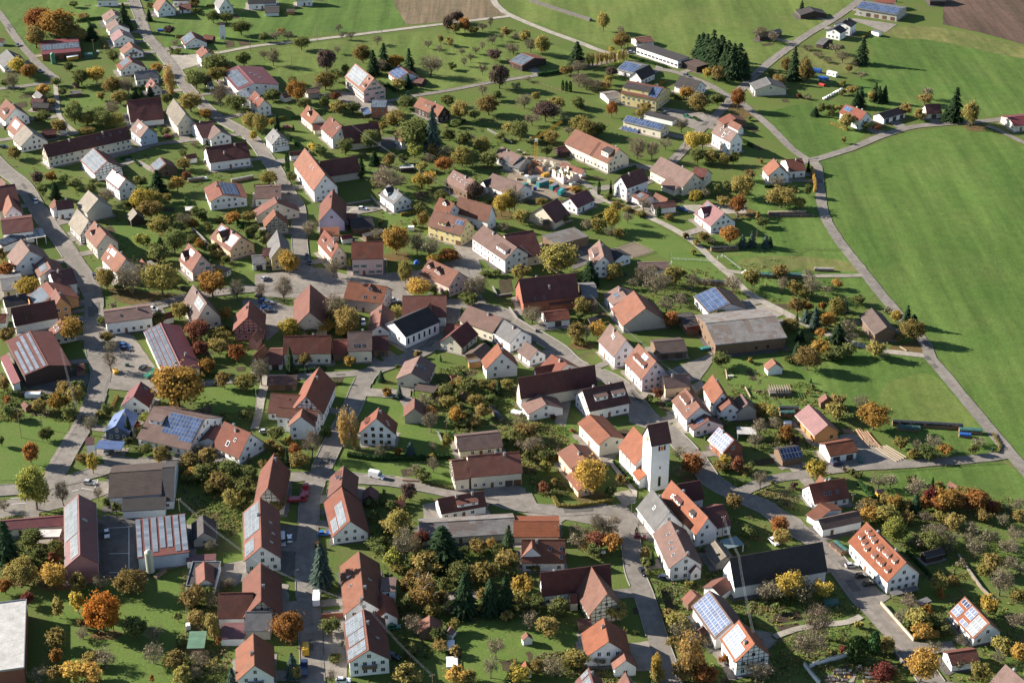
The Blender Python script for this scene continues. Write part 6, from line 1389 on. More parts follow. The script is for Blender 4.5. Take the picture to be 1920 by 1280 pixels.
trees('42', '500,240,560,150,S 250,785,1000,220,o 280,1060,1240,90,S 300,1160,1260,80,k 1070,0,200,180,k 1130,150,380,200,b 1410,110,400,240,s 1240,150,280,100,r 900,190,290,120,g 950,180,250,70,k 1020,290,420,130,G 1220,310,420,100,y 1290,370,470,180,k 1120,500,620,90,k 1260,470,740,200,w 1140,620,740,90,g 1390,600,700,100,k 1530,390,540,150,g 1560,470,770,180,s 1730,390,560,170,k 1760,480,760,150,s 1870,450,760,130,s 1870,310,420,160,k 1660,220,310,120,k 1770,210,300,80,y 1890,90,300,90,s 1480,800,900,90,k 1180,790,930,150,b 1690,690,760,90,y 1880,740,830,90,k 1800,950,1110,120,b 1760,1090,1250,110,b 1910,1180,1280,80,s 1370,880,980,120,g 1380,970,1050,100,k 1150,1000,1080,110,g 1280,1010,1090,35,c 1140,1180,1290,170,k 1500,1180,1290,150,y 1610,1200,1290,120,k 1500,1010,1080,80,k 560,800,910,140,g 460,230,280,50,o 870,10,80,80,g 570,1180,1290,80,b 650,970,1010,30,g 590,1090,1140,100,g 1000,60,160,120,k 930,270,340,110,g 1060,390,470,100,k 1180,440,530,100,k 1420,500,600,120,g 1640,420,540,110,k 1450,680,770,100,b 1330,700,790,110,k 1110,80,180,110,g 1200,230,330,100,k 1560,260,340,90,g 1820,250,340,90,g 1000,480,520,70,g 1090,660,750,80,g 1700,580,680,90,k')
trees('43', '80,500,640,140,y 300,140,200,110,y 500,170,290,150,b 640,0,200,110,b 740,50,200,170,b 640,160,290,140,r 760,170,320,140,o 470,110,170,90,b 620,250,350,100,g 1000,280,350,90,k 935,110,180,30,c 1050,290,390,50,s 1000,370,430,70,g 50,610,720,130,k 140,750,890,140,b 270,790,950,150,k 350,670,790,160,g 190,640,740,120,g 170,390,450,130,g 780,680,830,150,k 850,870,910,40,g 500,1090,1170,160,k 310,1110,1250,160,b 190,1130,1230,120,k 60,1220,1290,150,y 650,1080,1160,100,b 1320,920,1260,220,w 1240,790,900,160,k 1260,850,960,160,b 1280,780,850,90,o 1080,1070,1260,90,y 1090,1180,1290,100,k 1430,1180,1290,170,o 870,1120,1190,90,k 1590,1080,1140,70,o 1840,1120,1280,190,b 1900,530,680,130,b 1340,530,580,70,k 1480,950,1010,110,b 1180,760,820,100,k 20,360,440,60,g 20,1090,1160,60,k 550,120,200,110,b 700,120,230,120,b 560,200,300,110,k 100,680,760,90,g 240,600,680,100,g 30,440,520,90,g 420,1090,1170,120,k 1200,920,1010,90,k 1380,1060,1180,120,o 1270,1140,1270,120,k 1760,100,180,100,g 930,890,920,40,g 1020,440,480,60,g')
trees('44', '80,70,160,150,o 100,140,260,130,k 160,460,660,180,y 270,520,690,170,b 40,520,680,150,b 410,530,650,130,y 370,740,960,220,b 310,910,1120,230,b 660,920,1110,150,c 790,900,1050,90,c 890,950,1060,110,k 560,1010,1070,60,r 1150,1020,1290,200,y 860,1150,1290,150,r 1280,480,610,140,k 1390,500,560,90,k 1060,630,750,150,b 1120,760,880,180,k 1180,710,800,90,o 1000,740,830,120,b 1150,880,950,130,y 1280,780,870,120,g 1650,620,770,120,y 1690,700,790,60,g 950,100,230,190,G 880,0,80,160,k 760,0,80,130,y 1130,180,280,140,b 1250,130,240,180,b 1220,220,300,180,g 1400,30,150,130,k 1370,160,260,110,b 1550,210,340,150,b 1660,130,250,130,b 1680,320,480,140,k 1620,400,490,100,k 1740,420,640,180,b 1800,230,330,140,b 1850,130,230,130,b 1870,570,690,110,k 1850,770,880,150,b 1760,960,1070,150,k 1880,990,1130,120,y 1730,1050,1140,110,b 1590,1150,1280,150,k 1440,1110,1190,70,b 1250,980,1060,110,b 690,830,890,70,k 1450,940,1000,100,b 1530,100,180,110,b 1880,0,80,100,k 60,690,760,70,g 1300,600,660,60,o 1460,370,430,80,b 1820,340,430,110,b 1500,170,260,110,b 1340,240,320,100,b 1890,380,470,100,b 1040,10,90,110,k 1180,20,90,110,b 1300,20,90,110,k 1620,10,80,110,k 1760,30,110,110,b 1220,770,840,90,k 1060,820,900,90,g 1330,860,940,80,g 500,1040,1100,60,g 940,1190,1290,110,k')

# labels that say which tree is which: nearest building, side, and rank
def relname(p, b):
    d = p - b[2]
    if abs(d.x) > abs(d.y)*0.8: return 'left of' if d.x < 0 else 'right of'
    return 'behind' if d.y > 0 else 'in front of'
HAND = [b for b in BUILD if b[1] and len(b[1].split()) <= 10]
grp = {}
def pick(noun, p):
    near_ = sorted(HAND, key=lambda q: (q[2]-p).length)[:40]
    for q in near_:
        if len(grp.get((noun, relname(p, q), q[1]), ())) < 9 and len(noun.split()) + len(relname(p, q).split()) + 3 + len(q[1].split()) <= 16: return q
    return near_[0]
for o, p, h, kind, bush in TREES:
    nm, desc = KN[kind]
    noun = desc if desc.split()[-1] in ('maple', 'spruce', 'thuja', 'birch') and not bush else desc + (' shrub' if bush else ' tree')
    b = pick(noun, p)
    grp.setdefault((noun, relname(p, b), b[1]), []).append((((p-b[2]).length), o))
ORD = ['nearest', 'second nearest', 'third nearest', 'fourth nearest', 'fifth nearest', 'sixth nearest', 'seventh nearest', 'eighth nearest', 'ninth nearest', 'tenth nearest', 'eleventh nearest', 'twelfth nearest', 'thirteenth nearest', 'fourteenth nearest', 'fifteenth nearest']
for (noun, rel, bl), L_ in grp.items():
    L_.sort(key=lambda t: t[0])
    for i, (dist, o) in enumerate(L_):
        pre = '' if len(L_) == 1 else (('nearer ', 'farther ')[i] if len(L_) == 2 else ORD[i] + ' ')
        tag(o, f'{pre}{noun} {rel} the {bl}', 'shrub' if o.name.startswith('shrub') else 'tree', noun + 's around the village')

# ---------------------------------------------------------------- plots: aprons and drives to the street, beds, hedges
def blocked(x, y, pad=0.6, areas=True):
    for pl, hw in ROADS:
        for i in range(0, len(pl)-1):
            ax, ay = pl[i]; bx, by = pl[i+1]
            if abs(ax-x) > 30 or abs(ay-y) > 30: continue
            dx, dy = bx-ax, by-ay; t = max(0, min(1, ((x-ax)*dx+(y-ay)*dy)/(dx*dx+dy*dy+1e-9)))
            if hypot(ax+dx*t-x, ay+dy*t-y) < hw+pad: return True
    for b in BUILD:
        dx, dy = x-b[2].x, y-b[2].y
        if dx*dx+dy*dy > 900: continue
        c, s = cos(-b[4]), sin(-b[4]); u, v = dx*c-dy*s, dx*s+dy*c
        if abs(u) < b[3][0]+pad and abs(v) < b[3][1]+pad: return True
    return areas and any(inpoly(x, y, a) for a in AREAS)
def wsheet(name, mat, pts, rough=.25):
    z = nextz(name); pl = []
    for i, p in enumerate(pts):
        q = pts[(i+1) % len(pts)]; k = max(1, int((q-p).length/1.6)); pl += [p.lerp(q, j/k) for j in range(k)]
    vs = [(p.x+noise.noise(Vector((p.x*.6, p.y*.6, z*70)))*rough, p.y+noise.noise(Vector((p.y*.6, p.x*.6, z*40+5)))*rough, z) for p in pl]
    me = filled(name, vs, mat); return structure(obj(name, me))
prr = random.Random(99); DRIVES = []
for b in [q for q in BUILD if q[1]]:
    c, hx, hy, rz = b[2], b[3][0], b[3][1], b[4]; ex_, ey_ = Vector((cos(rz), sin(rz), 0)), Vector((-sin(rz), cos(rz), 0))
    best = None
    for pl, hw in ROADS:
        for q in pl[::2]:
            d = hypot(q[0]-c.x, q[1]-c.y)
            if best is None or d-hw < best[0]: best = (d-hw, Vector((q[0], q[1], 0)), hw)
    mat = prr.choice((P_YARD, P_YARD, P_WALK, P_GRAV, P_ASPH))
    if best[0] < max(hx, hy)+16 and hx > 3:
        d = (best[1]-c); L = d.length; d.normalize(); s = Vector((-d.y, d.x, 0))*prr.uniform(1.5, 2.6)
        e = c + d*(L-best[2]+.3); wsheet('driveway', mat, [c+s, e+s*1.15, e-s*1.15, c-s])
        DRIVES.append([(q.x, q.y) for q in (c+s, e+s*1.15, e-s*1.15, c-s)])
    if hx > 3.5 and prr.random() < .75:
        g1, g2, g3, g4 = prr.uniform(.3, 2.4), prr.uniform(.3, 1.2), prr.uniform(.3, 2.2), prr.uniform(.3, 1.0)
        wsheet('paved_apron', prr.choice((P_YARD, P_WALK, P_GRAV, P_DARK)), [c+ex_*(hx+g1)+ey_*(hy+g3), c-ex_*(hx+g2)+ey_*(hy+g3), c-ex_*(hx+g2)-ey_*(hy+g4), c+ex_*(hx+g1)-ey_*(hy+g4)], 1.0)
AREAS += DRIVES
for b in [q for q in BUILD if q[1]]:
    for k in range(1):
        a = prr.uniform(0, 6.28); r = max(b[3])+prr.uniform(3, 9); c = b[2]+Vector((cos(a), sin(a), 0))*r
        L, W2 = prr.uniform(1.5, 4), prr.uniform(.8, 2.2)
        if any(blocked(c.x+dx, c.y+dy, .3) for dx in (-3, 0, 3) for dy in (-3, 0, 3)): continue
        ex_, ey_ = Vector((cos(b[4]), sin(b[4]), 0)), Vector((-sin(b[4]), cos(b[4]), 0)); wsheet('garden_bed', G_BED, [c+ex_*L+ey_*W2, c-ex_*L+ey_*W2, c-ex_*L-ey_*W2, c+ex_*L-ey_*W2], 1.2)
# kerbs along the village streets, left out where another road or a yard joins
for ri, (pl, hw) in enumerate(list(ROADS)):
    if hw < 2.9: continue
    for sd in (-1, 1):
        m = MB(); run = []
        def flush():
            for a_, b_ in zip(run, run[1:]):
                i = len(m.v); d = (b_-a_).normalized(); s = Vector((-d.y, d.x, 0))*.11
                for z_ in (-.02, .40):
                    for q in (a_+s, b_+s, b_-s, a_-s): m.v.append((q.x, q.y, z_))
                for f in ((4,5,6,7),(0,1,5,4),(1,2,6,5),(2,3,7,6),(3,0,4,7)): m.f.append(tuple(i+j for j in f)); m.m.append(0)
        for i in range(1, len(pl)-1):
            d = Vector((pl[i+1][0]-pl[i-1][0], pl[i+1][1]-pl[i-1][1], 0)).normalized(); q = Vector((pl[i][0], pl[i][1], 0)) + Vector((-d.y, d.x, 0))*sd*(hw+.15)
            bad = any(inpoly(q.x, q.y, a) for a in AREAS)
            if not bad:
                for rj, (p2, h2) in enumerate(ROADS):
                    if rj != ri and any(hypot(u[0]-q.x, u[1]-q.y) < h2+1.5 for u in p2): bad = True; break
            if bad: flush(); run = []
            else: run.append(q)
        flush()
        if m.v: structure(obj('kerb', m.mesh('kerb', M_CONC)))
# repair patches in the asphalt
for pl, hw in [r for r in ROADS if r[1] > 2.1]:
    for k in range(max(1, len(pl)//14)):
        i = prr.randrange(2, max(3, len(pl)-3)); d = Vector((pl[min(i+1, len(pl)-1)][0]-pl[i-1][0], pl[min(i+1, len(pl)-1)][1]-pl[i-1][1], 0)).normalized(); s = Vector((-d.y, d.x, 0))
        c = Vector((pl[i][0], pl[i][1], 0))+s*prr.uniform(-.5, .5)*hw; l, w = prr.uniform(1, 5), prr.uniform(.4, hw*.42)
        wsheet('road_patch', prr.choice((P_DARK, P_DARK, P_WALK)), [c+d*l+s*w, c-d*l+s*w, c-d*l-s*w, c+d*l-s*w], .1)

# ---------------------------------------------------------------- hedges and low garden growth
def hedge(px, w, h, kind, label): return W2P([U(*q) for q in px], w, h, kind, label)
def W2P(pts, w, h, kind, label, name='hedge'):
    rr = random.Random(int(pts[0].x*3+pts[0].y)); m = MB()
    o0 = pts[0]; tot = 0
    for a, b in zip(pts, pts[1:]):
        L = (b-a).length; d = (b-a).normalized(); s = Vector((-d.y, d.x, 0)); n_ = int(L*w*h*22)+40
        a0 = a-o0; b0 = b-o0; sw = s*(w/2-.12); c8 = [a0+sw, b0+sw, b0-sw, a0-sw]
        i0 = len(m.v); m.v += [(q.x, q.y, 0) for q in c8] + [(q.x, q.y, h-.1) for q in c8]
        for f_ in ((4,5,6,7),(0,1,5,4),(1,2,6,5),(2,3,7,6),(3,0,4,7)): m.f.append(tuple(i0+k for k in f_)); m.m.append(0)
        for i in range(n_):
            t = rr.uniform(0, L); f = rr.randrange(3)
            if f == 0: q = a + d*t + s*rr.uniform(-w/2, w/2) + Vector((0, 0, h*rr.uniform(.92, 1.05))); n2 = Vector((0, 0, 1))
            else: sg = 1 if f == 1 else -1; q = a + d*t + s*sg*w/2*rr.uniform(.85, 1.08) + Vector((0, 0, rr.uniform(0.05, h))); n2 = s*sg
            leafquad(m, q-o0, .22, rr, .2, n2)
    o = obj(name, m.mesh(name, LEAF[kind]), None, Matrix.Translation(o0)); tag(o, label, 'hedge'); return o
hedge([(652,855),(700,862),(780,862),(845,858)], 1.6, 1.6, 'c', 'long clipped dark hedge below the tall white house')
hedge([(792,905),(820,912),(850,918)], 1.0, 1.0, 'g', 'low green hedge along the church lane')
hedge([(1008,143),(1030,140),(1052,136)], 1.6, 1.8, 'c', 'dark clipped hedge beside the lane above the orchard')
hedge([(1232,1105),(1238,1130),(1244,1150)], 1.2, 1.8, 'g', 'bright green hedge beside the lane with the vegetable garden')
hedge([(1036,930),(1045,950),(1070,952),(1110,947),(1150,940)], 1.0, 1.3, 'k', 'yellowing hedge curving round the parsonage garden')
hedge([(1522,320),(1527,345),(1528,362)], 1.0, 2.2, 'y', 'tall yellow hedge beside the meadow road')
hedge([(1712,1198),(1730,1196),(1760,1192)], 1.3, 1.8, 'y', 'yellow hedge at the driveway of the patchwork solar house')
hedge([(145,42),(170,38),(192,36)], 1.2, 1.6, 'c', 'dark hedge left of the topmost stepped house')
hedge([(1180,108),(1215,118),(1250,128)], 1.5, 1.4, 'c', 'clipped hedge along the front of the black-roofed factory')
hedge([(553,700),(580,697),(612,692)], 1.2, 1.3, 'c', 'dark hedge in front of the long yellow-fronted farmhouse')
hedge([(355,708),(385,706),(410,704)], 1.0, 1.1, 'g', 'low hedge right of the red workshop hall')
hedge([(1185,905),(1172,888),(1150,866)], .8, .8, 'c', 'low dark hedge along the church footpath')
hedge([(1160,385),(1190,398),(1215,408)], 1.0, 1.0, 'o', 'rusty orange hedge along the farm track')
hedge([(1870,850),(1876,838),(1862,815)], .9, .9, 'k', 'brown roadside hedge near the right road fork')
hedge([(202,625),(206,632)], 1.0, 1.2, 'k', 'short brown hedge beside the white office')
hedge([(1300,92+130),(1310,228)], 1.0, 1.3, 'c', 'short dark hedge beside the school car park')
hedge([(225,300),(245,296),(262,312)], .9, 1.0, 'c', 'dark curved hedge round the small upper left lawn')
hedge([(318,90),(322,100),(340,104)], .8, .9, 'g', 'low hedge at the street corner near the pale track')

hused = {}
for b in [q for q in BUILD if q[1] and q[0].name.split('.')[0] in ('house', 'farmhouse', 'inn', 'school')]:
    for k in range(3):
        rr = prr; sd = rr.choice((0, 1, 2, 3)); ex_, ey_ = Vector((cos(b[4]), sin(b[4]), 0)), Vector((-sin(b[4]), cos(b[4]), 0)); off = rr.uniform(3.5, 9); hl = rr.uniform(4, 8)
        n2, t2, ext = ((ex_, ey_, b[3][0]), (-ex_, ey_, b[3][0]), (ey_, ex_, b[3][1]), (-ey_, ex_, b[3][1]))[sd]
        c = b[2]+n2*(ext+off)+t2*rr.uniform(-3, 3); pts = [c-t2*hl, c, c+t2*hl]
        if any(blocked(q.x, q.y, 1.0) for q in pts+[c-t2*hl/2, c+t2*hl/2]): continue
        rel = relname(c, b); lab = f'hedge {rel} the {b[1]}'
        if len(lab.split()) > 15 or lab in hused: continue
        hused[lab] = 1; kd = rr.choice('cgckgc'); nm = {'c': 'dark', 'g': 'green', 'k': 'ochre'}[kd]
        W2P(pts, rr.uniform(.7, 1.2), rr.uniform(.9, 1.9), kd, nm+' '+lab); break
ZONES = [PX('0,170 120,160 240,180 330,240 480,300 540,420 480,520 330,545 200,530 120,420 60,340 0,300'), PX('640,230 780,190 960,230 1040,270 940,330 860,420 720,430 640,330'), PX('820,690 960,680 970,760 940,840 850,830 800,760'),
         PX('330,860 470,850 490,930 440,1010 350,960'), PX('690,980 860,960 990,1030 1000,1160 860,1170 760,1290 690,1290'), PX('1350,690 1520,720 1640,800 1560,860 1380,840'), PX('1600,930 1900,930 1920,1280 1640,1280 1730,1180 1600,1020'),
         PX('0,700 150,740 150,790 0,790'), PX('1190,520 1500,480 1640,600 1500,680 1330,620 1200,600'), PX('960,780 1060,800 1080,930 1010,930 960,850'), PX('1350,900 1520,920 1500,960 1420,940'), PX('1400,1120 1560,1090 1690,1240 1640,1290 1420,1290'),
         PX('60,960 120,960 130,1100 0,1100 0,970'), PX('340,1080 430,1090 430,1290 330,1290'), PX('1000,1230 1120,1210 1180,1290 1000,1290'), PX('1230,1000 1440,960 1440,1290 1250,1290 1220,1130')]
UG = {'g': leafmat('weeds_green', (0.15, 0.175, 0.055)), 'k': leafmat('weeds_ochre', (0.25, 0.20, 0.085)), 'b': leafmat('brushwood', (0.20, 0.16, 0.105))}
for kind, cnt, lab, size in (('g', 5200, 'low green garden growth and weeds between the houses', (.5, 1.1)), ('k', 3000, 'low ochre garden growth and dry perennials between the houses', (.4, .9)), ('b', 1700, 'low brown brushwood between the houses', (.5, 1.0))):
    rr = random.Random(ord(kind)); m = MB(); made = 0; tries = 0
    while made < cnt and tries < cnt*6:
        tries += 1; z = ZONES[rr.randrange(len(ZONES))]
        xs = [q[0] for q in z]; ys = [q[1] for q in z]; x, y = rr.uniform(min(xs), max(xs)), rr.uniform(min(ys), max(ys))
        if not inpoly(x, y, z): continue
        p = U(x, y)
        if noise.noise(Vector((p.x*.06, p.y*.06, ord(kind)))) < -0.05: continue
        if blocked(p.x, p.y, 1.0): continue
        made += 1; r = rr.uniform(*size); hh = r*rr.uniform(.6, 1.3)
        for i in range(11):
            v = Vector((rr.gauss(0, .45), rr.gauss(0, .45), abs(rr.gauss(0, .5)))); leafquad(m, p + Vector((v.x*r*1.2, v.y*r*1.2, min(v.z, 1.1)*hh*.75)), .24, rr, 1.3)
    o = obj('undergrowth', m.mesh('undergrowth', UG[kind])); o['kind'] = 'stuff'; o['label'] = lab; o['category'] = 'undergrowth'

# ---------------------------------------------------------------- vehicles
def paint(name, col, metal=0.0):
    if name in MATS: return MATS[name]
    m, n, b = nodemat(name); f = noise_t(n, geopos(n), 3.0, 3)
    n.links.new(ramp(n, f, [(0.3, mult(col, .9)), (0.7, mult(col, 1.1))]), b.inputs['Base Color'])
    b.inputs['Roughness'].default_value = 0.28; b.inputs['Metallic'].default_value = metal; b.inputs['Coat Weight'].default_value = 0.4
    MATS[name] = m; return m
CARC = {'silver': (.50, .51, .53), 'white': (.78, .78, .78), 'black': (.02, .02, .023), 'dark blue': (.025, .04, .09), 'blue': (.03, .12, .38), 'red': (.33, .025, .03), 'green': (.03, .17, .10), 'yellow': (.72, .40, .02), 'grey': (.16, .17, .18), 'teal': (.03, .28, .29), 'maroon': (.18, .02, .03)}
def heading(tile, x, y, dx, dy):
    p = UT(tile, x, y); q = UT(tile, x+dx, y+dy); d = q-p; return p, atan2(d.y, d.x)
def wheels(root, xs, y, r=.32, w=.2):
    k = ('wheel', r, w)
    if k not in _cache:
        t = MB().bar((0, -w/2, 0), (0, w/2, 0), r, 0, 14).mesh('tyre', M_BLACK); h = MB().bar((0, -w/2-.01, 0), (0, w/2+.01, 0), r*.6, 0, 10).mesh('rim', M_METAL); _cache[k] = (t, h)
    t, h = _cache[k]
    for x in xs:
        for s in (-1, 1):
            o = obj('wheel', t, root, Matrix.Translation((x, s*y, r))); obj('rim', h, o)
def car(tile, x, y, dx, dy, col, label, kind='car'):
    p, rz = heading(tile, x, y, dx, dy); p.z = 0.2
    root = empty({'car': 'car', 'van': 'van', 'truck': 'truck'}[kind], p, rz); tag(root, label, kind); pm = paint('paint_'+col.replace(' ', '_'), CARC[col], .3 if col in ('silver', 'grey') else 0)
    k = ('car', kind, col)
    if k not in _cache:
        L, W = (4.25, 1.76) if kind == 'car' else ((5.6, 2.0) if kind == 'van' else (6.4, 2.2)); hl = L/2
        if kind == 'car': lo = [(-hl, .28), (-hl, .78), (-hl+.15, .92), (-1.9, .95), (.75, .92), (hl-.25, .76), (hl, .58), (hl, .28)]; up = [(-1.95, .93), (-1.55, 1.42), (.05, 1.45), (.85, .91)]
        elif kind == 'van': lo = [(-hl, .3), (-hl, 1.0), (1.5, 1.0), (hl-.15, .95), (hl, .7), (hl, .3)]; up = [(-hl, .98), (-hl+.05, 2.45), (1.0, 2.5), (1.9, 1.0)]
        else: lo = [(-hl, .5), (-hl, .8), (hl, .8), (hl, .5)]; up = [(1.1, .78), (1.1, 2.4), (2.7, 2.4), (hl, 1.3), (hl, .78)]
        def pr(prof, w, inset=0.0):
            m = MB(); i = 0; n_ = len(prof)
            zz = max(q[1] for q in prof); z0 = min(q[1] for q in prof)
            wy = [w/2 - inset*((q[1]-z0)/max(.01, zz-z0)) for q in prof]
            m.v = [(q[0], -a, q[1]) for q, a in zip(prof, wy)] + [(q[0], a, q[1]) for q, a in zip(prof, wy)]
            m.f = [tuple(range(n_)), tuple(range(n_, 2*n_))[::-1]] + [(j, (j+1) % n_ , n_+(j+1) % n_, n_+j)[::-1] for j in range(n_)]; m.m = [0]*len(m.f); return m
        body = pr(lo, W, .05).mesh('body', pm); cab = pr(up, W-.06, .16 if kind == 'car' else .1).mesh('cabin', M_CARGL if kind == 'car' else pm)
        xs = sorted(q[0] for q in up if q[1] > max(a[1] for a in up)-.08); zt = max(q[1] for q in up)
        rf = MB().box(xs[0]+.02, xs[-1]-.02, -W/2+.22, W/2-.22, zt-.02, zt+.035).mesh('car_roof', pm)
        gl = MB()
        if kind == 'van': gl.quad((1.05, -.8, 2.38), (1.86, -.85, 1.12), (1.86, .85, 1.12), (1.05, .8, 2.38)).box(1.0, 1.6, -.975, .975, 1.35, 2.0)
        elif kind == 'truck': gl.quad((2.75, -.9, 2.3), (3.22, -.95, 1.35), (3.22, .95, 1.35), (2.75, .9, 2.3)).box(1.5, 2.5, -1.08, 1.08, 1.5, 2.15)
        glm = gl.mesh('windscreen', M_CARGL) if gl.v else None
        box = MB().box(-hl, .95, -W/2, W/2, .8, 2.75 if col == 'white' else 1.35).mesh('load_box', pm) if kind == 'truck' else None
        light = MB().box(-.05, .05, -.16, .16, -.08, .08).mesh('headlight', M_WHITE); tail = MB().box(-.05, .05, -.12, .12, -.1, .1).mesh('tail_light', M_RED)
        _cache[k] = (L, W, body, cab, rf, glm, box, light, tail)
    L, W, body, cab, rf, glm, box, light, tail = _cache[k]
    obj('body', body, root); c = obj('cabin', cab, root); obj('car_roof', rf, root)
    if glm: obj('windscreen', glm, root)
    if box: obj('load_box', box, root)
    for s in (-1, 1): obj('headlight', light, root, Matrix.Translation((L/2-.02, s*(W/2-.3), .66))); obj('tail_light', tail, root, Matrix.Translation((-L/2+.02, s*(W/2-.25), .75)))
    wheels(root, (-L*.3, L*.31), W/2-.08, .32 if kind == 'car' else .38)
    return root
for a in (('11',1237,508,8,22,'silver','silver car on the upper street beside the yellow tree'), ('11',135,348,8,12,'grey','grey car on the top left lane'), ('11',300,542,14,5,'dark blue','dark car beside the orange tree at upper left'),
  ('11',1100,8,20,1,'blue','blue car at the top edge beside the street'), ('11',1258,1030,16,-3,'red','red car in front of the tall cream house'), ('11',32,1112,20,2,'black','black car at the left edge above the main street'),
  ('12',230,962,20,-2,'red','red car left of the cream house with little dormer'), ('13',895,402,20,1,'silver','silver car left of the long factory'), ('13',1312,882,16,4,'green','green car on the school forecourt'), ('13',1310,575,16,4,'grey','grey car behind the white house beside the school'),
  ('21',270,242,6,26,'silver','silver car driving down the left main street'), ('21',712,802,8,16,'dark blue','dark blue car beside the lowest house of the street row'), ('21',1150,1048,22,2,'white','white car behind the white office'), ('21',602,1140,18,2,'black','dark car at the crossroads beside the yellow tree'),
  ('22',800,295,22,2,'white','white car on the pale driveway below the modern house'), ('22',66,818,18,-12,'silver','silver car parked in front of the yellow shop'), ('22',385,655,4,16,'dark blue','upper dark car on the lane beside the inn'), ('22',402,700,5,16,'black','lower dark car on the lane beside the inn'),
  ('22',30,955,20,4,'black','black car at the top of the small car park'), ('22',52,986,20,-3,'blue','blue car second from the top of the small car park'), ('22',92,1002,20,-3,'silver','silver car in the middle of the small car park'), ('22',75,1036,20,-3,'blue','blue car fourth in the small car park'), ('22',98,1058,20,-2,'dark blue','dark blue car lowest in the small car park'),
  ('22',1032,982,22,2,'white','white car right of the orange-roofed house on the square'), ('22',806,1148,1,22,'white','white car in the court below the orange-roofed house'), ('23',345,155,18,-10,'red','red car beside the building site'), ('23',890,254,22,1,'black','black car in front of the tall white house'), ('23',1282,300,16,6,'blue','blue car beside the long white garage'),
  ('31',938,42,22,3,'blue','bright blue car on the workshop yard'), ('31',945,66,22,3,'dark blue','dark blue car beside the bright blue one'), ('31',1075,205,14,-12,'black','black car by the red workshop hall'), ('31',672,1070,26,3,'silver','silver car in the marked bay beside the village hall'), ('31',800,830,3,-18,'white','white car under the blue carport'),
  ('32',70,688,24,-2,'silver','small silver car left of the big farmhouse'), ('34',515,925,20,-4,'dark blue','dark car under the open orange-roofed garage'), ('41',803,175,1,26,'white','white car alone on the shaded asphalt yard'), ('42',253,208,-1,-26,'white','white car parked on the lower street'), ('42',510,172,24,-2,'blue','blue car in front of the white gable house on lower street'),
  ('42',655,1274,24,-1,'white','white car cut by the bottom edge'), ('42',1035,1092,16,6,'black','black car beside the balcony house'), ('42',1032,872,20,-1,'green','green car behind the balcony house'), ('43',980,458,12,16,'black','black car on the lane below the plaza'), ('43',1148,505,24,3,'dark blue','dark blue car beside the four-skylight house'),
  ('43',962,195,26,3,'maroon','maroon car in front of the slate-roofed house'), ('44',626,410,26,-3,'silver','silver car in front of the dormer house'), ('44',703,488,26,-3,'black','upper black car in front of the dormer house'), ('44',758,545,26,-4,'black','lower black car in front of the dormer house'), ('44',42,232,16,14,'white','small white car by the pink maple at lower right')):
    car(*a)
for a in (('32',905,1022,30,7,'white','white delivery van with side door on the church lane','van'), ('42',200,228,1,26,'silver','silver van beside the white car on lower street','van'), ('42',375,1040,0,-26,'yellow','yellow delivery van on the lower street','van'), ('23',372,178,16,-12,'teal','teal van beside the red car at the building site','van'),
  ('32',372,1140,2,-26,'red','red truck standing upright to the lower street','truck'), ('32',310,1200,28,-2,'red','red truck standing across beside the other red truck','truck'), ('42',455,670,1,-26,'white','white box truck on the lower street','truck'), ('42',362,1195,1,-26,'dark blue','dark flatbed truck at the bottom of lower street','truck'), ('31',1140,258,22,-12,'green','green farm truck in front of the red workshop hall','truck')):
    car(*a)

# ---------------------------------------------------------------- caravans, containers, tanks, poles, walls, stacks
def boxthing(tile, x, y, dx, dy, L, W, Hh, mat, name, label, cat, roofm=None, zt=.25, window=False, wh=False):
    p, rz = heading(tile, x, y, dx, dy); root = empty(name, p, rz); tag(root, label, cat)
    m = MB(); prof = [(-W/2, zt), (W/2, zt), (W/2, Hh*.85), (W/2-.18, Hh), (-W/2+.18, Hh), (-W/2, Hh*.85)]; m.prism(prof, -L/2, L/2)
    obj('body', m.mesh('body', mat), root)
    if roofm: obj('roof', MB().box(-L/2-.1, L/2+.1, -W/2-.1, W/2+.1, Hh, Hh+.12).mesh('roof', roofm), root)
    if window:
        for xx in (-L*.25, L*.25):
            for s in (-1, 1): obj('window', MB().box(-.5, .5, -.03, .03, -.3, .3).mesh('window', M_GLASS), root, Matrix.Translation((xx, s*W/2, Hh*.6)))
    if wh: wheels(root, (0.0,), W/2-.1, .3)
    else: obj('base_frame', MB().box(-L/2+.1, L/2-.1, -W/2+.1, W/2-.1, -.05, zt).mesh('base_frame', M_CONC), root)
    return root
boxthing('14',480,572,24,6,5.8,2.3,2.6,M_WHITE,'caravan','white caravan beside the far orchard at top right','caravan',window=True,wh=True)
boxthing('14',365,545,24,4,5.0,2.4,2.2,M_BLUE,'trailer','blue covered trailer left of the white caravan','trailer',wh=True)
boxthing('14',415,602,24,4,5.2,2.4,2.0,M_BLUE,'trailer','blue covered trailer below the white caravan','trailer',wh=True)
boxthing('14',405,645,20,6,3.4,1.8,1.4,M_RED,'trailer','small red trailer below the blue trailers','trailer',wh=True)
boxthing('14',810,268,24,6,5.2,2.6,2.5,M_WHITE,'container','white container beside the white double house','container',roofm=M_METAL)
boxthing('11',545,450,24,-4,6.2,2.3,2.2,M_YEL,'trailer','yellow farm trailer in front of the red solar barn','trailer',roofm=M_WHITE,wh=True)
boxthing('11',668,432,16,0,4.2,3.0,2.3,M_TEAL,'shed','green metal shed right of the red solar barn','shed',roofm=M_TEAL)
boxthing('11',1208,235,18,0,3.8,1.8,1.2,M_BLUE,'pool','blue covered tank on the upper meadow','tank')
boxthing('31',870,236,8,16,3.0,1.9,1.3,M_YEL,'skip','yellow skip beside the workshop yard','skip')
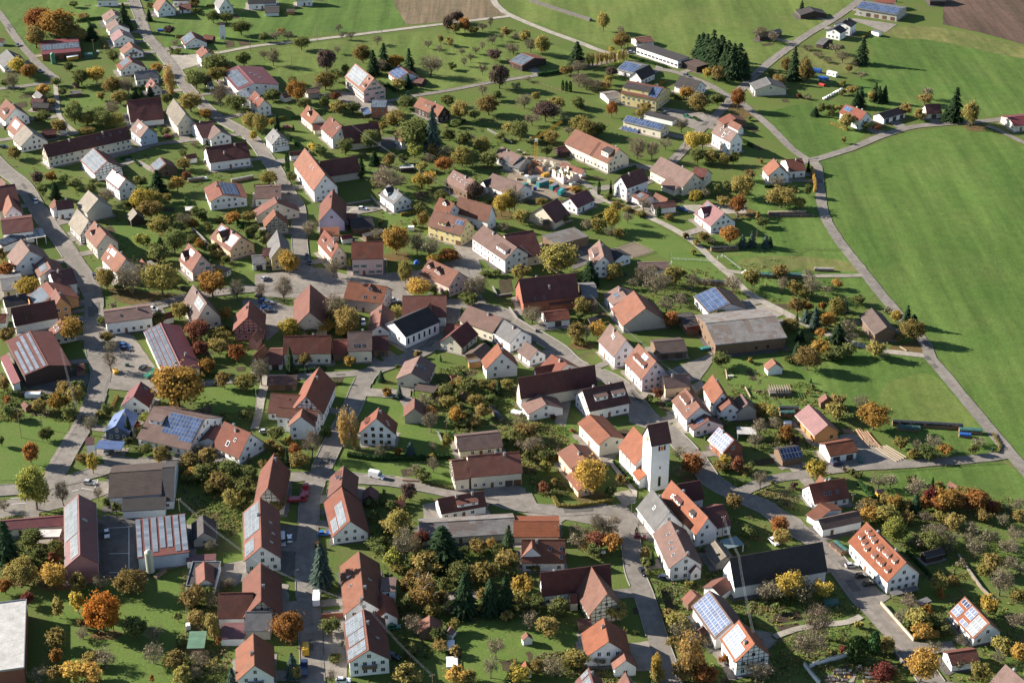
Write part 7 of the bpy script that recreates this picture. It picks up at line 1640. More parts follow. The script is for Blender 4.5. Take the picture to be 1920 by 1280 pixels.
boxthing('31',250,420,24,0,5.6,2.2,2.0,M_WHITE,'trailer','white trailer below the dark solar barn','trailer',wh=True)
boxthing('33',1452,62,24,-4,3.6,1.8,1.1,M_TEALP,'trailer','green farm trailer left of the large dark hall','trailer',wh=True)
boxthing('31',955,185,10,0,1.3,1.1,1.2,M_TEAL,'bin','green bin beside the red workshop hall','bin')
boxthing('22',1165,448,20,0,2.6,2.2,2.0,M_WHITE,'garden_tent','white garden tent right of the golden tree','tent')
boxthing('23',230,115,20,-6,6,2.4,2.5,M_TEALP,'container','teal container on the building site','container',roofm=M_METAL)
boxthing('23',315,140,18,-8,4.5,2.3,2.4,M_TEALP,'container','second teal container nearest the red car','container',roofm=M_METAL)
boxthing('23',150,85,18,-8,4.5,2.3,2.4,M_CREAM,'container','cream container on the building site','container',roofm=M_METAL)
boxthing('23',172,150,8,0,1.6,1.4,1.8,M_BLUE,'tank','blue tank on the building site','tank')
boxthing('23',92,118,16,-6,3.8,2.0,1.2,M_TEALP,'skip','low teal skip on the building site','skip')
boxthing('23',250,40,16,-6,4.0,2.0,1.4,M_YEL,'skip','yellow skip on the building site','skip')
boxthing('23',455,110,16,-5,3.0,2.0,1.3,M_CREAM,'pallet_stack','cream pallet stack right of the half-built house','pallet stack')
boxthing('42',1472,1135,1,30,4.6,3.4,.9,M_WHITE,'cold_frame','lower white garden frame on the bottom lawn','garden frame',zt=.15)
boxthing('42',1460,1005,1,30,4.2,2.4,.9,M_WHITE,'cold_frame','upper white garden frame on the bottom lawn','garden frame',zt=.15)
boxthing('41',1415,875,1,14,1.6,1.4,1.9,M_WHITE,'tank','white tank above the green-roofed shed','tank')
boxthing('44',470,695,28,-2,4.4,2.4,1.7,M_TEAL,'trailer','teal covered trailer on the lower right garden','trailer',wh=True)
boxthing('34',145,630,20,0,2.8,2.0,1.6,M_WHITE,'greenhouse','small white greenhouse left of the timber workshop','greenhouse')
boxthing('34',690,895,6,26,3.6,1.5,1.1,M_TEAL,'trailer','green trailer beside the open garage','trailer',wh=True)
boxthing('33',1640,265,14,0,2.2,1.2,.7,M_CREAM,'garden_bench','pale bench on the sculpture lawn','bench',zt=.3)
boxthing('33',1745,690,20,2,4.2,2.0,1.7,M_METAL,'trailer','metal trailer under the white carport','trailer',wh=True)

def tank(tile, x, yt, yb, w, mat, label, name='silo'):
    px, py = T(tile, x, yb); sx, sv = hscale(py); h = (yb-yt)/4/sv; r = w/8/sx; p = U(px, py); p.y += r
    root = empty(name, p); tag(root, label, name); n_ = 18
    for nm, z0, z1, r0, r1 in (('body', 1.2 if h > 7 else 0, h-.8, r, r), ('dome', h-.8, h, r, r*.35)):
        m = MB().bar((0, 0, z0), (0, 0, z1), r0, 0, n_, r1); obj(nm, m.mesh(nm, mat, True) if False else m.mesh(nm, mat), root)
    for i in range(4):
        a = pi/4+i*pi/2; obj('leg', MB().bar((cos(a)*r*.85, sin(a)*r*.85, 0), (cos(a)*r*.85, sin(a)*r*.85, 1.4), .1, 0, 5).mesh('leg', M_METAL), root)
    obj('ladder', MB().box(-.2, -.15, -r-.16, -r-.1, .3, h-.4).box(.15, .2, -r-.16, -r-.1, .3, h-.4).mesh('ladder', M_METAL), root)
tank('41', 1127, 300, 485, 60, M_CREAM, 'tall pale green silo in front of the striped solar hall')
tank('11', 398, 402, 485, 34, surf('tank_green', (.07, .20, .12), .5, .1), 'green upright tank in front of the red solar barn', 'tank')
p, rz = heading('43', 665, 312, 20, 3)
gt = empty('gas_tank', p, rz); tag(gt, 'white gas tank beside the bare tree thicket near the plaza', 'gas tank')
obj('vessel', MB().bar((-1.3, 0, .9), (1.3, 0, .9), .6, 0, 14).bar((-1.6, 0, .9), (-1.3, 0, .9), .3, 0, 14, .6).bar((1.3, 0, .9), (1.6, 0, .9), .6, 0, 14, .3).mesh('vessel', M_WHITE), gt)
for s in (-.8, .8): obj('foot', MB().box(s-.1, s+.1, -.4, .4, -.05, .45).mesh('foot', M_CONC), gt)

def pole(tile, x, yt, yb, label, kind='wood'):
    px, py = T(tile, x, yb); h = max(4, (yb-yt)/4/hscale(py)[1]); p = U(px, py)
    root = empty('utility_pole' if kind == 'wood' else ('flag_pole' if kind == 'flag' else 'street_lamp'), p, .4); tag(root, label, {'wood': 'pole', 'flag': 'flagpole', 'lamp': 'lamp'}[kind])
    obj('post', MB().bar((0, 0, -.2), (0, 0, h), .14 if kind == 'wood' else .08, 0, 7, .09 if kind == 'wood' else .05).mesh('post', M_WOOD if kind == 'wood' else M_METAL), root)
    if kind == 'wood':
        obj('cross_arm', MB().box(-.8, .8, -.06, .06, h-.5, h-.36).mesh('cross_arm', M_WOOD), root)
        for s in (-.7, 0, .7): obj('insulator', MB().bar((s, 0, h-.36), (s, 0, h-.15), .06, 0, 6).mesh('insulator', M_WHITE), root)
    elif kind == 'lamp':
        obj('arm', MB().bar((0, 0, h-.1), (.9, 0, h+.1), .04, 0, 5).mesh('arm', M_METAL), root); obj('lamp_head', MB().box(.7, 1.3, -.12, .12, h+.02, h+.14).mesh('lamp_head', M_METAL), root)
    else: obj('knob', MB().box(-.1, .1, -.1, .1, h, h+.2).mesh('knob', M_METAL), root)
    return p + Vector((0, 0, h-.2))
P = {}
for k, a in {'a': ('12',460,200,322,'pole standing alone on the pale field track, leftmost'), 'b': ('12',945,230,306,'pole on the pale field track, second from left'), 'c': ('12',270,405,522,'pole in the orchard above the red hall'), 'd': ('12',1480,230,385,'pole among the orchard trees at top centre'),
   'e': ('11',1878,260,382,'pole beside the transformer tower track'), 'f': ('11',705,300,392,'pole right of the red solar barn'), 'g': ('22',1452,120,245,'pole in the garden above the yellow farmhouse'), 'h': ('23',1180,630,715,'pole on the grass below the sand arena'), 'i': ('23',545,880,965,'pole at the right end of the brick barn'),
   'j': ('23',1768,20,105,'pole beside the orange trees at right'), 'k': ('23',1835,415,505,'pole beside the blue spruces'), 'l': ('31',585,480,605,'pole on the street verge at left'), 'm': ('31',160,500,722,'pole on the left lawn'), 'n': ('31',315,540,655,'pole among the left garden trees'),
   'o': ('31',1352,1175,1300,'white-topped pole right of the village hall'), 'q': ('32',1430,590,705,'pole in the vegetable gardens'), 'r': ('43',1575,28,216,'tall pole beside the long orange-roofed house'), 's': ('43',335,95,205,'pole in front of the bright orange barn'), 't': ('34',630,1140,1245,'pole right of the three-skylight house'), 'u': ('42',1325,1215,1300,'pole near the bottom edge left of bottom lawn'), 'v': ('33',25,585,690,'pole left of the dark long barn')}.items(): P[k] = pole(*a)
for a in (('32',8,300,505,'tall white lamp left of the big farmhouse','lamp'), ('32',370,180,245,'street lamp in front of the long yellow-fronted farmhouse','lamp'), ('31',607,1045,1115,'street lamp beside the marked parking bay','lamp'), ('44',263,55,122,'street lamp in the lower right street forecourt','lamp'), ('12',1130,690,742,'street lamp below the tall pink house','lamp'), ('32',263,910,975,'street lamp at the top of the lower street','lamp'), ('42',296,445,515,'street lamp halfway down the lower street','lamp'), ('33',895,1225,1290,'street lamp at the plaza below the church','lamp'), ('22',985,668,802,'white flagpole beside the town hall','flag'), ('13',1400,860,940,'street lamp beside the school forecourt','lamp'), ('23',1815,880,890,'short lamp beside the farm track','lamp')): pole(*a)
def cable(a, b, label, sag=1.2, off=(-.3, 0, .3)):
    d = (b-a); d.z = 0; s = Vector((-d.y, d.x, 0)).normalized()
    m = MB(); n_ = 14
    for o_ in off:
        prev = None
        for i in range(n_+1):
            t = i/n_; q = a.lerp(b, t) + s*o_ - Vector((0, 0, sag*4*t*(1-t)))
            if prev is not None: m.bar(prev, q, .016, 0, 3)
            prev = q
    o = obj('overhead_cable', m.mesh('overhead_cable', M_ALU)); tag(o, label, 'cable')
Q = lambda tile, x, y, h: UT(tile, x, y, h)
cable(P['o'], Q('42',20,372,11.2), 'overhead cables from the village hall pole to the lower street roofs')
cable(Q('42',20,372,11.2), Q('42',830,700,11.5), 'overhead cables crossing the lower street between two roofs')
cable(Q('42',830,700,11.5), P['u'], 'overhead cables running down to the bottom edge pole')
cable(Q('23',60,560,12), P['i'], 'overhead cables from the long white farmhouse to the brick barn')
cable(P['i'], Q('33',1000,30,13.2), 'overhead cables from the brick barn to the hotel roof')
cable(Q('33',1000,30,13.2), Q('33',1245,245,10), 'overhead cables from the hotel to the apricot house')
cable(P['r'], Q('43',1700,320,12.6), 'overhead cables from the tall pole to the black barn')
cable(Q('43',1700,320,12.6), Q('43',1810,900,11.8), 'overhead cables from the black barn to the solar house')
cable(Q('31',455,50,9), P['l'], 'overhead cables from the dark solar barn to the verge pole')
cable(Q('12',720,940,12), Q('22',1450,130,9.5), 'overhead cables across the gardens above the yellow farmhouse')
cable(P['a'], P['b'], 'overhead cables along the pale field track')

def wall(px, h, w, mat, label, name='garden_wall', cap=None):
    pts = [U(*q) for q in px]; root = empty(name, pts[0]); tag(root, label, 'wall'); m = MB(); c = MB()
    for a, b in zip(pts, pts[1:]):
        d = (b-a).normalized(); s = Vector((-d.y, d.x, 0))*w/2; a0, b0 = a-pts[0], b-pts[0]
        for mm, z0, z1, k in ((m, -.2, h, 1.0), (c, h, h+.1, 1.25)):
            i = len(mm.v); ss = s*k
            for q in (a0+ss, b0+ss, b0-ss, a0-ss): mm.v.append((q.x, q.y, z0))
            for q in (a0+ss, b0+ss, b0-ss, a0-ss): mm.v.append((q.x, q.y, z1))
            for f in ((3,2,1,0),(4,5,6,7),(0,1,5,4),(1,2,6,5),(2,3,7,6),(3,0,4,7)): mm.f.append(tuple(i+j for j in f)); mm.m.append(0)
    obj('wall', m.mesh('wall', mat), root); obj('coping', c.mesh('coping', cap or M_CONC), root)
wall([T('23',-20,1045), T('23',40,1130), T('23',180,1215)], 1.4, .5, M_STONE, 'curved stone wall along the street below the brick barn')
wall([T('42',495,800), T('42',658,790)], 1.8, .35, WALL['r'], 'orange brick wall in front of the balcony house', cap=ROOF['o'])
wall([T('44',845,690), T('44',960,820), T('44',1090,970)], 1.2, .3, WALL['a'], 'apricot garden wall along the lower right street')
wall([T('44',310,1165), T('44',430,1125), T('44',600,1080)], 1.5, .4, WALL['w'], 'pale upper wall of the cemetery')
wall([T('44',270,1150), T('44',330,1230), T('44',385,1290)], 1.5, .4, WALL['w'], 'pale left wall of the cemetery')
wall([T('44',945,1060), T('44',985,1110), T('44',1030,1170)], 1.3, .4, M_STONE, 'stone wall beside the cemetery gate')
wall([T('22',1775,880), T('22',1810,950), T('22',1920,935)], 1.0, .4, M_STONE, 'low stone wall round the terraced beds on the street')
wall([T('22',865,200), T('22',920,270), T('22',980,310)], 1.2, .3, M_CONC, 'pale retaining wall left of the modern white house')
wall([T('22',680,262), T('22',780,246), T('22',862,232)], 1.0, .4, M_STONE, 'dark stone wall above the pale driveway')
wall([T('32',1360,680), T('32',1390,750), T('32',1400,790)], 1.2, .4, M_STONE, 'dry stone wall beside the enclosed lawn')
wall([T('21',1440,445), T('21',1520,520), T('21',1590,600)], 1.5, .4, M_STONE, 'long pale wall above the pink inn')
wall([T('13',1110,855), T('13',1200,830), T('13',1290,850)], .8, .3, M_CONC, 'concrete kerb wall behind the school garages')
wall([T('44',1425,330), T('44',1500,440), T('44',1600,580), T('44',1690,665)], .9, .5, M_WOOD, 'old timber wall running through the lower right orchard')
wall([T('12',1735,980), T('12',1830,1030), T('12',1920,1080)], 1.0, .4, M_STONE, 'stone wall below the orchard left of the building site')
wall([T('23',1590,640), T('23',1720,740)], .3, .1, M_METAL, 'low rail beside the farm track', name='rail')

def fence(px, label, h=1.1, step=2.6, mat=M_WOOD):
    pts = [U(*q) for q in px]; root = empty('fence', pts[0]); tag(root, label, 'fence'); pm = MB().box(-.06, .06, -.06, .06, -.2, h).mesh('post', mat)
    for a, b in zip(pts, pts[1:]):
        L = (b-a).length; k = max(1, int(L/step))
        for i in range(k+1): obj('post', pm, root, Matrix.Translation(a.lerp(b, i/k)-pts[0]))
        for z in (.45, .9): obj('rail', MB().bar(a-pts[0]+Vector((0, 0, z)), b-pts[0]+Vector((0, 0, z)), .05, 0, 4).mesh('rail', mat), root)
fence([(1480,464+20),(1510,468),(1545,470),(1578,469)], 'thin fence across the green beside the meadow road')
fence([(350,1090),(349,1180),(349,1290)], 'garden fence between lower orchard and gardens')
fence([(1640,885),(1720,880),(1800,872),(1880,868),(1915,885)], 'long pasture fence below the right-hand lane')
fence([(1260,487),(1300,489),(1330,491)], 'white paddock fence below the sand arena', mat=M_WHITE)
fence([(1000,155),(1030,165),(1060,175)], 'orchard fence above the building site')
fence([(712,1065),(740,1063),(772,1058)], 'dark picket fence behind the long orange-roofed farmhouse', 1.4, 1.2, M_FRAMEB)
fence([T('34',1690,690), T('34',1730,780), T('34',1735,830)], 'short fence along the road near the tarpaulin stacks')
fence([T('23',770,590), T('23',910,540), T('23',1065,612), T('23',905,662), T('23',770,590)], 'low timber rail round the sand arena', .7, 3.0, M_WOODL)

def stack(tile, x0, y0, x1, y1, w, h, side, top, label, name='firewood_stack'):
    a, b = UT(tile, x0, y0), UT(tile, x1, y1); d = b-a; L = d.length; rz = atan2(d.y, d.x); root = empty(name, (a+b)/2, rz); tag(root, label, 'stack'); rr = random.Random(int(x0+y0)); m = MB()
    n_ = max(2, int(L/1.0))
    for i in range(n_):
        x = -L/2+L*i/n_
        for j in range(3):
            z0 = h*j/3
            if side in (M_LOG, M_WOOD, M_WOODL, M_STONE):
                m.box(x+.03, x+L/n_-.03, -w/2+rr.uniform(-.1, .1), w/2+rr.uniform(-.1, .1), z0+.02, z0+h/3-.02+rr.uniform(-.03, .05))
            else: m.box(x, x+L/n_+.01*j, -w/2+rr.uniform(-.04, .04)+.08*j, w/2+rr.uniform(-.04, .04)-.08*j, z0, z0+h/3+rr.uniform(-.03, .05))
    obj('wood' if side in (M_LOG, M_WOOD, M_WOODL) else 'body', m.mesh('pile', side), root)
    if top:
        t = MB()
        for i in range(n_):
            x = -L/2+L*i/n_; z = h+rr.uniform(0, .12); t.prism([(-w/2-.08, h*.62+rr.uniform(-.1, .1)), (-w/2-.03, z), (0, z+.2), (w/2+.03, z), (w/2+.08, h*.62), (w/2-.1, z-.12), (0, z+.08), (-w/2+.1, z-.12)], x, x+L/n_*.97)
        obj('cover', t.mesh('cover', top), root)
stack('34',930,625,1460,655,1.6,1.8,M_LOG,M_BLKT,'long log stack under black sheeting at the right meadow','log_stack')
stack('34',965,655,1140,665,2.2,1.2,M_LOG,M_TEAL,'stack under dark tarpaulin beside the long log stack','log_stack')
stack('34',1430,680,1605,690,2.0,1.6,M_LOG,M_TEAL,'stack under dark green tarpaulin near the road','log_stack')
stack('34',1430,712,1520,717,1.6,1.3,M_LOG,M_BLUE,'stack under bright blue tarpaulin nearest the road','log_stack')
stack('34',80,518,230,522,1.8,1.6,M_LOG,M_BLKT,'upper dark sheeted stack behind the timber workshop','log_stack')
stack('34',90,558,200,552,2.0,1.6,M_LOG,M_TEAL,'lower green sheeted stack behind the timber workshop','log_stack')
stack('23',1490,602,1690,592,1.6,1.7,M_LOG,M_BLKT,'black sheeted stack below the orange tree at the farm track','log_stack')
stack('23',1385,845,1595,858,2.2,1.7,M_LOG,M_BLKT,'black sheeted silage stack left of the farm track','log_stack')
stack('24',0,330,285,322,1.3,1.4,M_LOG,M_WOODL,'long wood stack above the meadow green','log_stack')
stack('24',0,345,340,345,1.0,.9,M_LOG,M_BLKT,'low black sheeted wood stack in front of the long wood stack','log_stack')
stack('24',345,748,490,752,1.4,1.2,M_LOG,M_CONC,'pale sheeted stack on the dry strip','log_stack')
stack('24',0,790,250,798,2.4,1.4,M_LOG,M_TEAL,'pale green sheeted stack at the end of the farm track','log_stack')
stack('23',1840,790,1960,800,2.2,1.5,M_LOG,M_TEAL,'green sheeted stack beside the white bales','log_stack')
stack('21',1410,85,1530,68,1.4,1.6,M_LOG,M_CONC,'pale-topped firewood stack left of the modern house')
stack('21',1735,90,1900,58,1.4,1.6,M_LOG,M_CONC,'pale-topped firewood stack behind the modern house')
stack('13',140,15,590,160,2.0,1.6,M_STONE,None,'very long grey stone heap in the top meadow','stone_heap')
stack('32',1760,500,1840,600,1.8,1.2,M_WOOD,M_BLKT,'sheeted timber pile in the yard right of the vegetable gardens','log_stack')
stack('44',470,250,560,325,1.6,1.3,M_LOG,ROOF['B'],'brown-roofed wood stack left of the dormer house')
stack('44',505,235,590,310,1.4,1.3,M_LOG,M_TEAL,'teal-covered wood stack left of the dormer house')
stack('21',150,1225,170,1275,1.6,.6,M_METAL,None,'pallet of roof panels beside the round yellow street tree','pallet_stack')
stack('33',0,540,70,560,2.0,1.4,M_WOOD,M_WHITE,'white sheeted pile left of the small white annex','log_stack')
stack('31',150,395,310,390,1.6,.9,M_LOG,None,'pile of beams below the dark solar barn','log_stack')
stack('41',1165,500,1240,440,1.4,1.0,M_WOOD,None,'timber pile right of the pale silo','log_stack')

def log(tile, x0, y0, x1, y1, r, mat, label, name='log', grp=None, z=0):
    a, b = UT(tile, x0, y0), UT(tile, x1, y1); a.z = b.z = r+z; c = (a+b)/2; m = MB(); rr = random.Random(int(x0*3+y1))
    m.bar(a-c, b-c, r*rr.uniform(.9, 1.1), 0, 9, r*rr.uniform(.75, .95)); o = obj(name, m.mesh(name, mat), None, Matrix.Translation(c)); tag(o, label, name, grp)
for i in range(7):
    log('34', 662+i*16, 665+i*6-(i%3)*8, 715+i*22, 745+i*9-(i%2)*10, .33, M_LOG, 'brown log in the pile beside the orange tree at timber yard', grp='logs in the timber yard')
for i in range(6):
    log('34', 700+i*24, 722+i*10, 760+i*20, 785+i*4, .3, M_WOOD, 'peeled log in the lower pile of the timber yard', grp='peeled logs in the timber yard')
for i in range(5):
    log('34', 805+i*20, 800-i*4, 965+i*18, 905-i*8, .3, M_WOODL, 'long pale trunk lying beside the lane at timber yard', grp='pale trunks beside the lane')
for i in range(4):
    log('34', 545+i*6, 660+i*8, 640+i*3, 672+i*7, .3, M_LOG, 'dark log right of the timber workshop', grp='dark logs beside the workshop')
log('34',990,45,1040,75,.35,M_WOODL,'pale trunk beside the meadow road bend'); log('32',1050,1020,1150,1048,.3,M_WOODL,'pale tree trunk lying beside the white van'); log('32',1100,1045,1212,1052,.4,M_LOG,'thick log lying beside the church lane')
log('33',1750,350,1790,425,.4,M_WOODL,'pale carved trunk on the sculpture lawn'); log('33',1605,215,1615,290,.35,M_WOODL,'pale trunk beside the dark round shrub'); log('33',1825,385,1860,372,.35,M_LOG,'brown log on the sculpture lawn')
def bale(tile, x, y, mat, label, grp):
    p = UT(tile, x, y); m = MB(); m.bar((-.6, 0, .62), (.6, 0, .62), .62, 0, 12); o = obj('silage_bale', m.mesh('silage_bale', mat), None, Matrix.Translation(p) @ Matrix.Rotation(x, 4, 'Z')); tag(o, label, 'bale', grp)
for i in range(11): bale('14', 420+i*13, 748-i*7, M_WHITE, 'white wrapped bale in the curved row above the roadside house', 'white bales in a curved row')
for i in range(7): bale('23', 1735+i*16, 775-(i%2)*8, M_WHITE, 'white wrapped bale at the end of the farm track', 'white bales at the farm track')
for i in range(4): bale('21', 1545, 65+i*2, M_WHITE, 'white bale beside the firewood stack', 'white bales by the firewood') if i == 0 else None
for x, y, l in ((655,400,'round white bale right of the red solar barn, upper'),): bale('11', x+80, y-5, M_WHITE, l, None)

# crane and building site
p = UT('13', 180, 1215); cr = empty('crane', p); tag(cr, 'yellow tower crane standing on the building site', 'crane')
def lattice(a, b, w, n_, mat):
    m = MB(); a, b = Vector(a), Vector(b); d = (b-a).normalized(); s = d.orthogonal().normalized()*w/2; t = d.cross(s)
    cs = [s+t, s-t, -s-t, -s+t]
    for c in cs: m.bar(a+c, b+c, .08, 0, 4)
    for i in range(n_):
        q0, q1 = a.lerp(b, i/n_), a.lerp(b, (i+1)/n_)
        for k in range(4): m.bar(q0+cs[k], q1+cs[(k+1) % 4], .05, 0, 3)
    return m
Hc = 12.5; tip = UT('13', 375, 910, Hc+6.5) - p
obj('mast', lattice((0, 0, 0), (0, 0, Hc), 1.1, 10, M_YEL).mesh('mast', M_YEL), cr); obj('jib', lattice((0, 0, Hc), tip, .8, 14, M_YEL).mesh('jib', M_YEL), cr)
obj('counter_jib', lattice((0, 0, Hc), (-3.0, 0, Hc+.3), .9, 4, M_YEL).mesh('counter_jib', M_YEL), cr); obj('counterweight', MB().box(-3.3, -2.2, -.6, .6, Hc-.8, Hc+.2).mesh('counterweight', M_CONC), cr)
obj('cab', MB().box(-.7, .7, -1.4, -.5, Hc-1.6, Hc-.2).mesh('cab', M_WHITE), cr); obj('base', MB().box(-1.6, 1.6, -1.6, 1.6, -.1, .6).mesh('base', M_CONC), cr)
def shell(tile, A, B, C, h, label, mat, mat2):
    a, b, c = UT(tile, *A), UT(tile, *B), UT(tile, *C); root = empty('unfinished_house', a); tag(root, label, 'building site')
    ex_, ey_ = b-a, c-b; L, D = ex_.length, ey_.length; ang = atan2(ex_.y, ex_.x); sg = 1 if ex_.cross(ey_).z > 0 else -1; Mx = Matrix.Rotation(ang, 4, 'Z')
    rr = random.Random(3); y1 = sg*D
    def W_(x0, x1, ya, yb, hh, m_, nm='brick_wall'):
        k = max(2, int(max(x1-x0, abs(yb-ya))/1.6)); mb = MB()
        for i in range(k):
            hz = hh*rr.choice((1, 1, 1, .6, .35)); 
            if x1-x0 > abs(yb-ya): mb.box(x0+(x1-x0)*i/k, x0+(x1-x0)*(i+1)/k, min(ya, yb), max(ya, yb), 0, hz)
            else: mb.box(x0, x1, min(ya, yb)+abs(yb-ya)*i/k, min(ya, yb)+abs(yb-ya)*(i+1)/k, 0, hz)
        obj(nm, mb.mesh(nm, m_), root, Mx)
    obj('floor_slab', MB().box(-.4, L+.4, min(0, y1)-.4, max(0, y1)+.4, -.05, .2).mesh('floor_slab', M_CONC), root, Mx)
    W_(0, L, 0, .3, h, mat); W_(0, L, y1-.3, y1, h, mat2); W_(0, .3, .31, y1-.31, h, mat); W_(L-.3, L, .31, y1-.31, h, mat2); W_(L*.45, L*.45+.25, .31, y1-.31, h*.8, mat2); W_(.31, L*.44, y1*.5, y1*.5+.25, h*.9, mat)
    for i in range(5): obj('prop', MB().bar((L*(.1+.2*i), y1*.3, .2), (L*(.1+.2*i), y1*.3, h+.6), .07, 0, 5).mesh('prop', M_YEL), root, Mx)
    return root
BRK = surf('new_brick', (.50, .24, .13), .9, .15); 
shell('13', (110,1275), (250,1310), (330,1260), 3.0, 'unfinished house with white and orange walls under the crane', BRK, WALL['c'])
shell('23', (385,105), (500,80), (420,20), 4.0, 'unfinished house with pale upper walls on the building site', WALL['p'], WALL['c'])
rr = random.Random(21)
for i, (x, y) in enumerate(((110,1190),(80,1160),(40,1140),(300,1290),(60,1230),(20,1270))):
    stack('13', x, y, x+22, y+rr.randint(-4, 4), 2.0, 1.1, (M_WOOD, M_WOODL, M_CONC, BRK, M_CREAM, M_WOOD)[i], None, ('pile of beams left of the crane', 'pile of pale planks behind the crane', 'pile of concrete blocks at the site edge', 'pallet of new orange bricks right of the crane', 'cream pallet pile below the crane', 'pile of timber at the left of the site')[i], 'material_pile')
H('13',-90,1160,50,1150,-20,1245,3.2,6.2,'g','s','house','house with stripped grey roof left of the crane',win=2) if False else None

for i, (x, y, c, l) in enumerate(((60,30,M_WOODL,'pale plank stack at the top of the building site'), (120,20,BRK,'orange brick pallet near the yellow skip'), (330,60,M_CREAM,'cream sack pile left of the pale upper walls'), (30,70,M_WOOD,'brown beam pile at the left of the building site'),
    (280,95,M_YEL,'yellow formwork pile between the teal containers'), (520,60,M_WOOD,'timber pile right of the pale upper walls'), (200,70,M_CONC,'concrete block pile in the middle of the site'), (410,140,BRK,'brick pallet below the pale upper walls'), (95,55,M_WHITE,'white insulation pile on the building site'), (350,15,M_TEALP,'teal drum row at the top of the site'))):
    stack('23', x, y, x+26, y+(i % 3)*4-4, 2.0, 1.0+.2*(i % 3), c, None, l, 'material_pile')
# ground solar rack beside the cream bungalow
p, rz = heading('13', 885, 985, 30, 7); rk = empty('solar_rack', p, rz); tag(rk, 'ground-mounted solar rack in front of the cream bungalow', 'solar rack')
for i in range(6): obj('solar_panel', panel_mesh(M_SOLAR), rk, Matrix.Translation((-4+1.6*i, 0, 1.1)) @ Matrix.Rotation(radians(35), 4, 'X') @ Matrix.Diagonal((1.55, 2.6, 1, 1)))
for i in range(4): obj('post', MB().box(-3.6+2.4*i, -3.5+2.4*i, .5, .6, -.1, 1.5).mesh('post', M_METAL), rk)
# football goals, play tower, pergola, tent
for k, (x, y, l) in enumerate(((1560,662,'small white football goal beside the farm track'), (1180,715,'white jump rail on the grass below the sand arena'))):
    p = UT('23', x, y); gz = empty('goal', p, .8); tag(gz, l, 'goal')
    obj('frame', MB().bar((-1.6, 0, 0), (-1.6, 0, 2), .06, 0, 5).bar((1.6, 0, 0), (1.6, 0, 2), .06, 0, 5).bar((-1.6, 0, 2), (1.6, 0, 2), .06, 0, 5).bar((-1.6, 1, 0), (-1.6, 0, 2), .04, 0, 4).bar((1.6, 1, 0), (1.6, 0, 2), .04, 0, 4).mesh('frame', M_WHITE), gz)
p = UT('34', 830, 1175); pt = empty('play_tower', p, .3); tag(pt, 'yellow and blue wooden play tower behind the red roof', 'play tower')
for sx in (-.9, .9):
    for sy in (-.9, .9): obj('post', MB().box(sx-.08, sx+.08, sy-.08, sy+.08, -.1, 2.9).mesh('post', M_WOOD), pt)
obj('cabin', MB().box(-1, 1, -1, 1, 1.4, 2.3).mesh('cabin', M_YEL), pt); obj('roof', MB().prism([(-1.3, 2.9), (1.3, 2.9), (0, 3.7)], -1.3, 1.3).mesh('roof', ROOF['B']), pt)
obj('slide', MB().prism([(-.3, 0), (.3, 0), (.3, .1), (-.3, .1)], 0, 3).mesh('slide', M_BLUE), pt, Matrix.Translation((.9, -1, 1.4)) @ Matrix.Rotation(radians(32), 4, 'Y')); obj('awning', MB().box(.9, 2.6, .2, 1.6, 1.2, 1.3).mesh('awning', M_RED), pt)
p = UT('34', 85, 390); pg = empty('pergola', p, .05); tag(pg, 'white timber pergola on a stone base, sculpture lawn', 'pergola')
obj('base', MB().box(-4, 4, -2.2, 2.2, -.1, 1.4).mesh('base', M_STONE), pg)
for i in range(9): obj('rafter', MB().box(-3.8+.95*i, -3.62+.95*i, -2, 2, 2.5, 2.7).mesh('rafter', M_WOODL), pg); obj('post', MB().box(-3.8+.95*i, -3.64+.95*i, -1.9, -1.74, 1.4, 2.5).mesh('post', M_WOODL), pg)
for y in (-1.8, 1.8): obj('beam', MB().box(-4, 4, y-.1, y+.1, 2.35, 2.5).mesh('beam', M_WOODL), pg)
tn_ = MB(); 
for i in range(12):
    for j in range(4):
        a0, a1 = 2*pi*i/12, 2*pi*(i+1)/12; t0, t1 = pi/2*j/4, pi/2*(j+1)/4
        tn_.quad(*[(1.5*cos(a)*cos(t), 1.5*sin(a)*cos(t), 1.6*sin(t)) for a, t in ((a0, t0), (a1, t0), (a1, t1), (a0, t1))])
tag(obj('dome_tent', tn_.mesh('dome_tent', M_BLUE), None, Matrix.Translation(UT('22', 1207, 695))), 'blue dome tent under the bare trees near the town hall', 'tent')
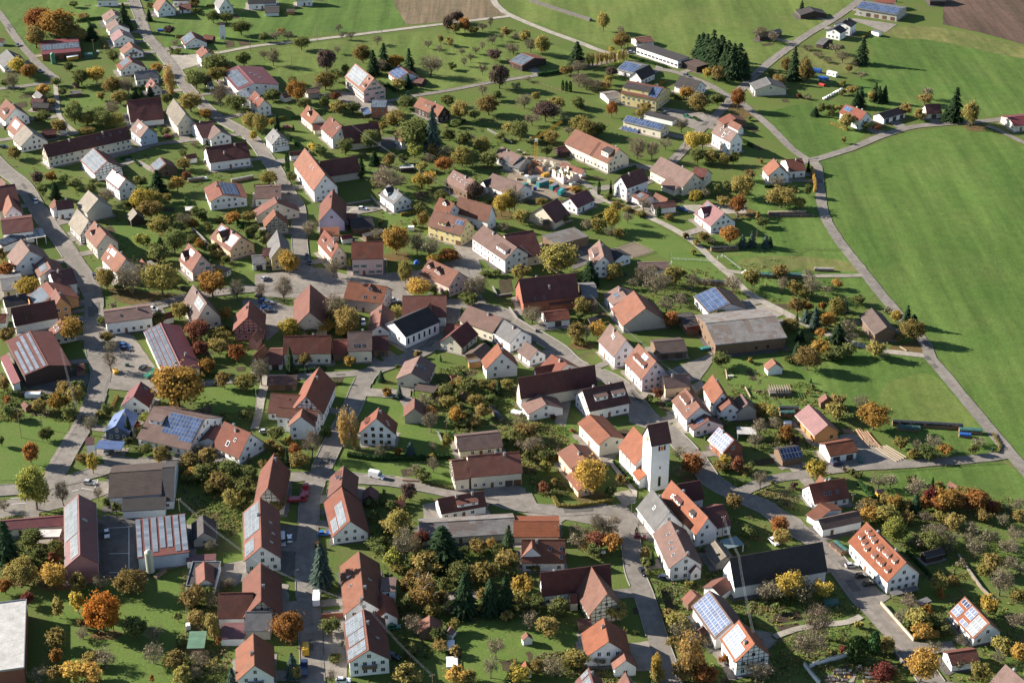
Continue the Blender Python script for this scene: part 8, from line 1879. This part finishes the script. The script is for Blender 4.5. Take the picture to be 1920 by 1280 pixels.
# cemetery
rr = random.Random(5); gk = {}
GST = [surf('gravestone_'+n_, c, .6, .1) for n_, c in (('grey', (.35, .34, .33)), ('pale', (.58, .56, .52)), ('dark', (.10, .095, .095)), ('rose', (.42, .28, .24)))]
CEM = [T('44',400,1180), T('44',600,1110), T('44',900,1090), T('44',1000,1170), T('44',1020,1290), T('44',420,1290)]
sheet('gravel_path', P_GRAV, [T('44',600,1290), T('44',640,1200), T('44',680,1140), T('44',700,1145), T('44',665,1210), T('44',640,1290)], .2)
def grave(x, y):
    p = UT('44', x, y); k = rr.randrange(4)
    if k not in gk:
        gk[k] = (MB().prism([(-.12, 0), (.12, 0), (.12, .9), (.0, 1.05), (-.12, .9)], -.4, .4).mesh('headstone', GST[k]), MB().box(-.5, .5, -2.0, -.15, -.05, .18).mesh('grave_border', GST[(k+1) % 4]), MB().box(-.4, .4, -1.9, -.25, .1, .26).mesh('planting', LEAF[('g', 'r', 'k', 'y')[k]]))
    root = empty('grave', p, rr.uniform(-.15, .15)); tag(root, 'grave with upright headstone in the walled cemetery', 'grave', 'graves in the walled cemetery')
    for nm, me in zip(('headstone', 'grave_border', 'planting'), gk[k]): obj(nm, me, root)
for j in range(5):
    for i in range(11):
        x, y = 425+i*24+j*6+rr.uniform(-4, 4), 1195+j*24+rr.uniform(-3, 3)
        if x < 640 and rr.random() < .6: grave(x, y)
for j in range(4):
    for i in range(14):
        x, y = 690+i*24+rr.uniform(-4, 4), 1165+j*28+rr.uniform(-3, 3)
        if rr.random() < .45 and x < 990: grave(x, y)
# balcony-side and garden clutter: compost boxes and small sheds
for i, (t, x, y, l) in enumerate((('32',1495,300,'tiny garden shed with pink roof in the vegetable gardens'), ('32',1560,425,'purple garden shed among the vegetable gardens'), ('31',205,515,'little orange-roofed shed on the left garden'), ('32',1080,1245,'small brown garden shed near the church lane'), ('42',1460,925,'flat pink shelter near the garden frames'), ('34',1385,1120,'little orange pyramid roof among the autumn thicket'), ('32',1555,1090,'small red porch roof by the long cream farmhouse'), ('11',570,655,'dark garden shelter beside the upper left lawn'))):
    px, py = T(t, x, y); c = U(px, py); rt = empty('garden_shed', c, .3+i); tag(rt, l, 'shed'); s = 1.5
    obj('wall', MB().box(-s, s, -s*.8, s*.8, -.1, 2.0).mesh('wall', WALL['n' if i != 4 else 'w']), rt)
    obj('roof', MB().prism([(-s*1.05, 1.9), (s*1.05, 1.9), (0, 3.0)], -s*1.2, s*1.2).mesh('roof', ROOF['omormork'[i]]), rt)
    obj('door', box_mesh('door', .8, .06, 1.7, M_DOOR), rt, frame((0, -s*.8, 0), (-1, 0, 0), (0, -1, 0), (0, 0, 1)))
dups = {k: v for k, v in LABELS.items() if len(v) > 1 and not all('group' in o for o in v)}
print('DUP', list(dups)[:20]); print('LONG', [k for k in LABELS if not 4 <= len(k.split()) <= 16][:40])
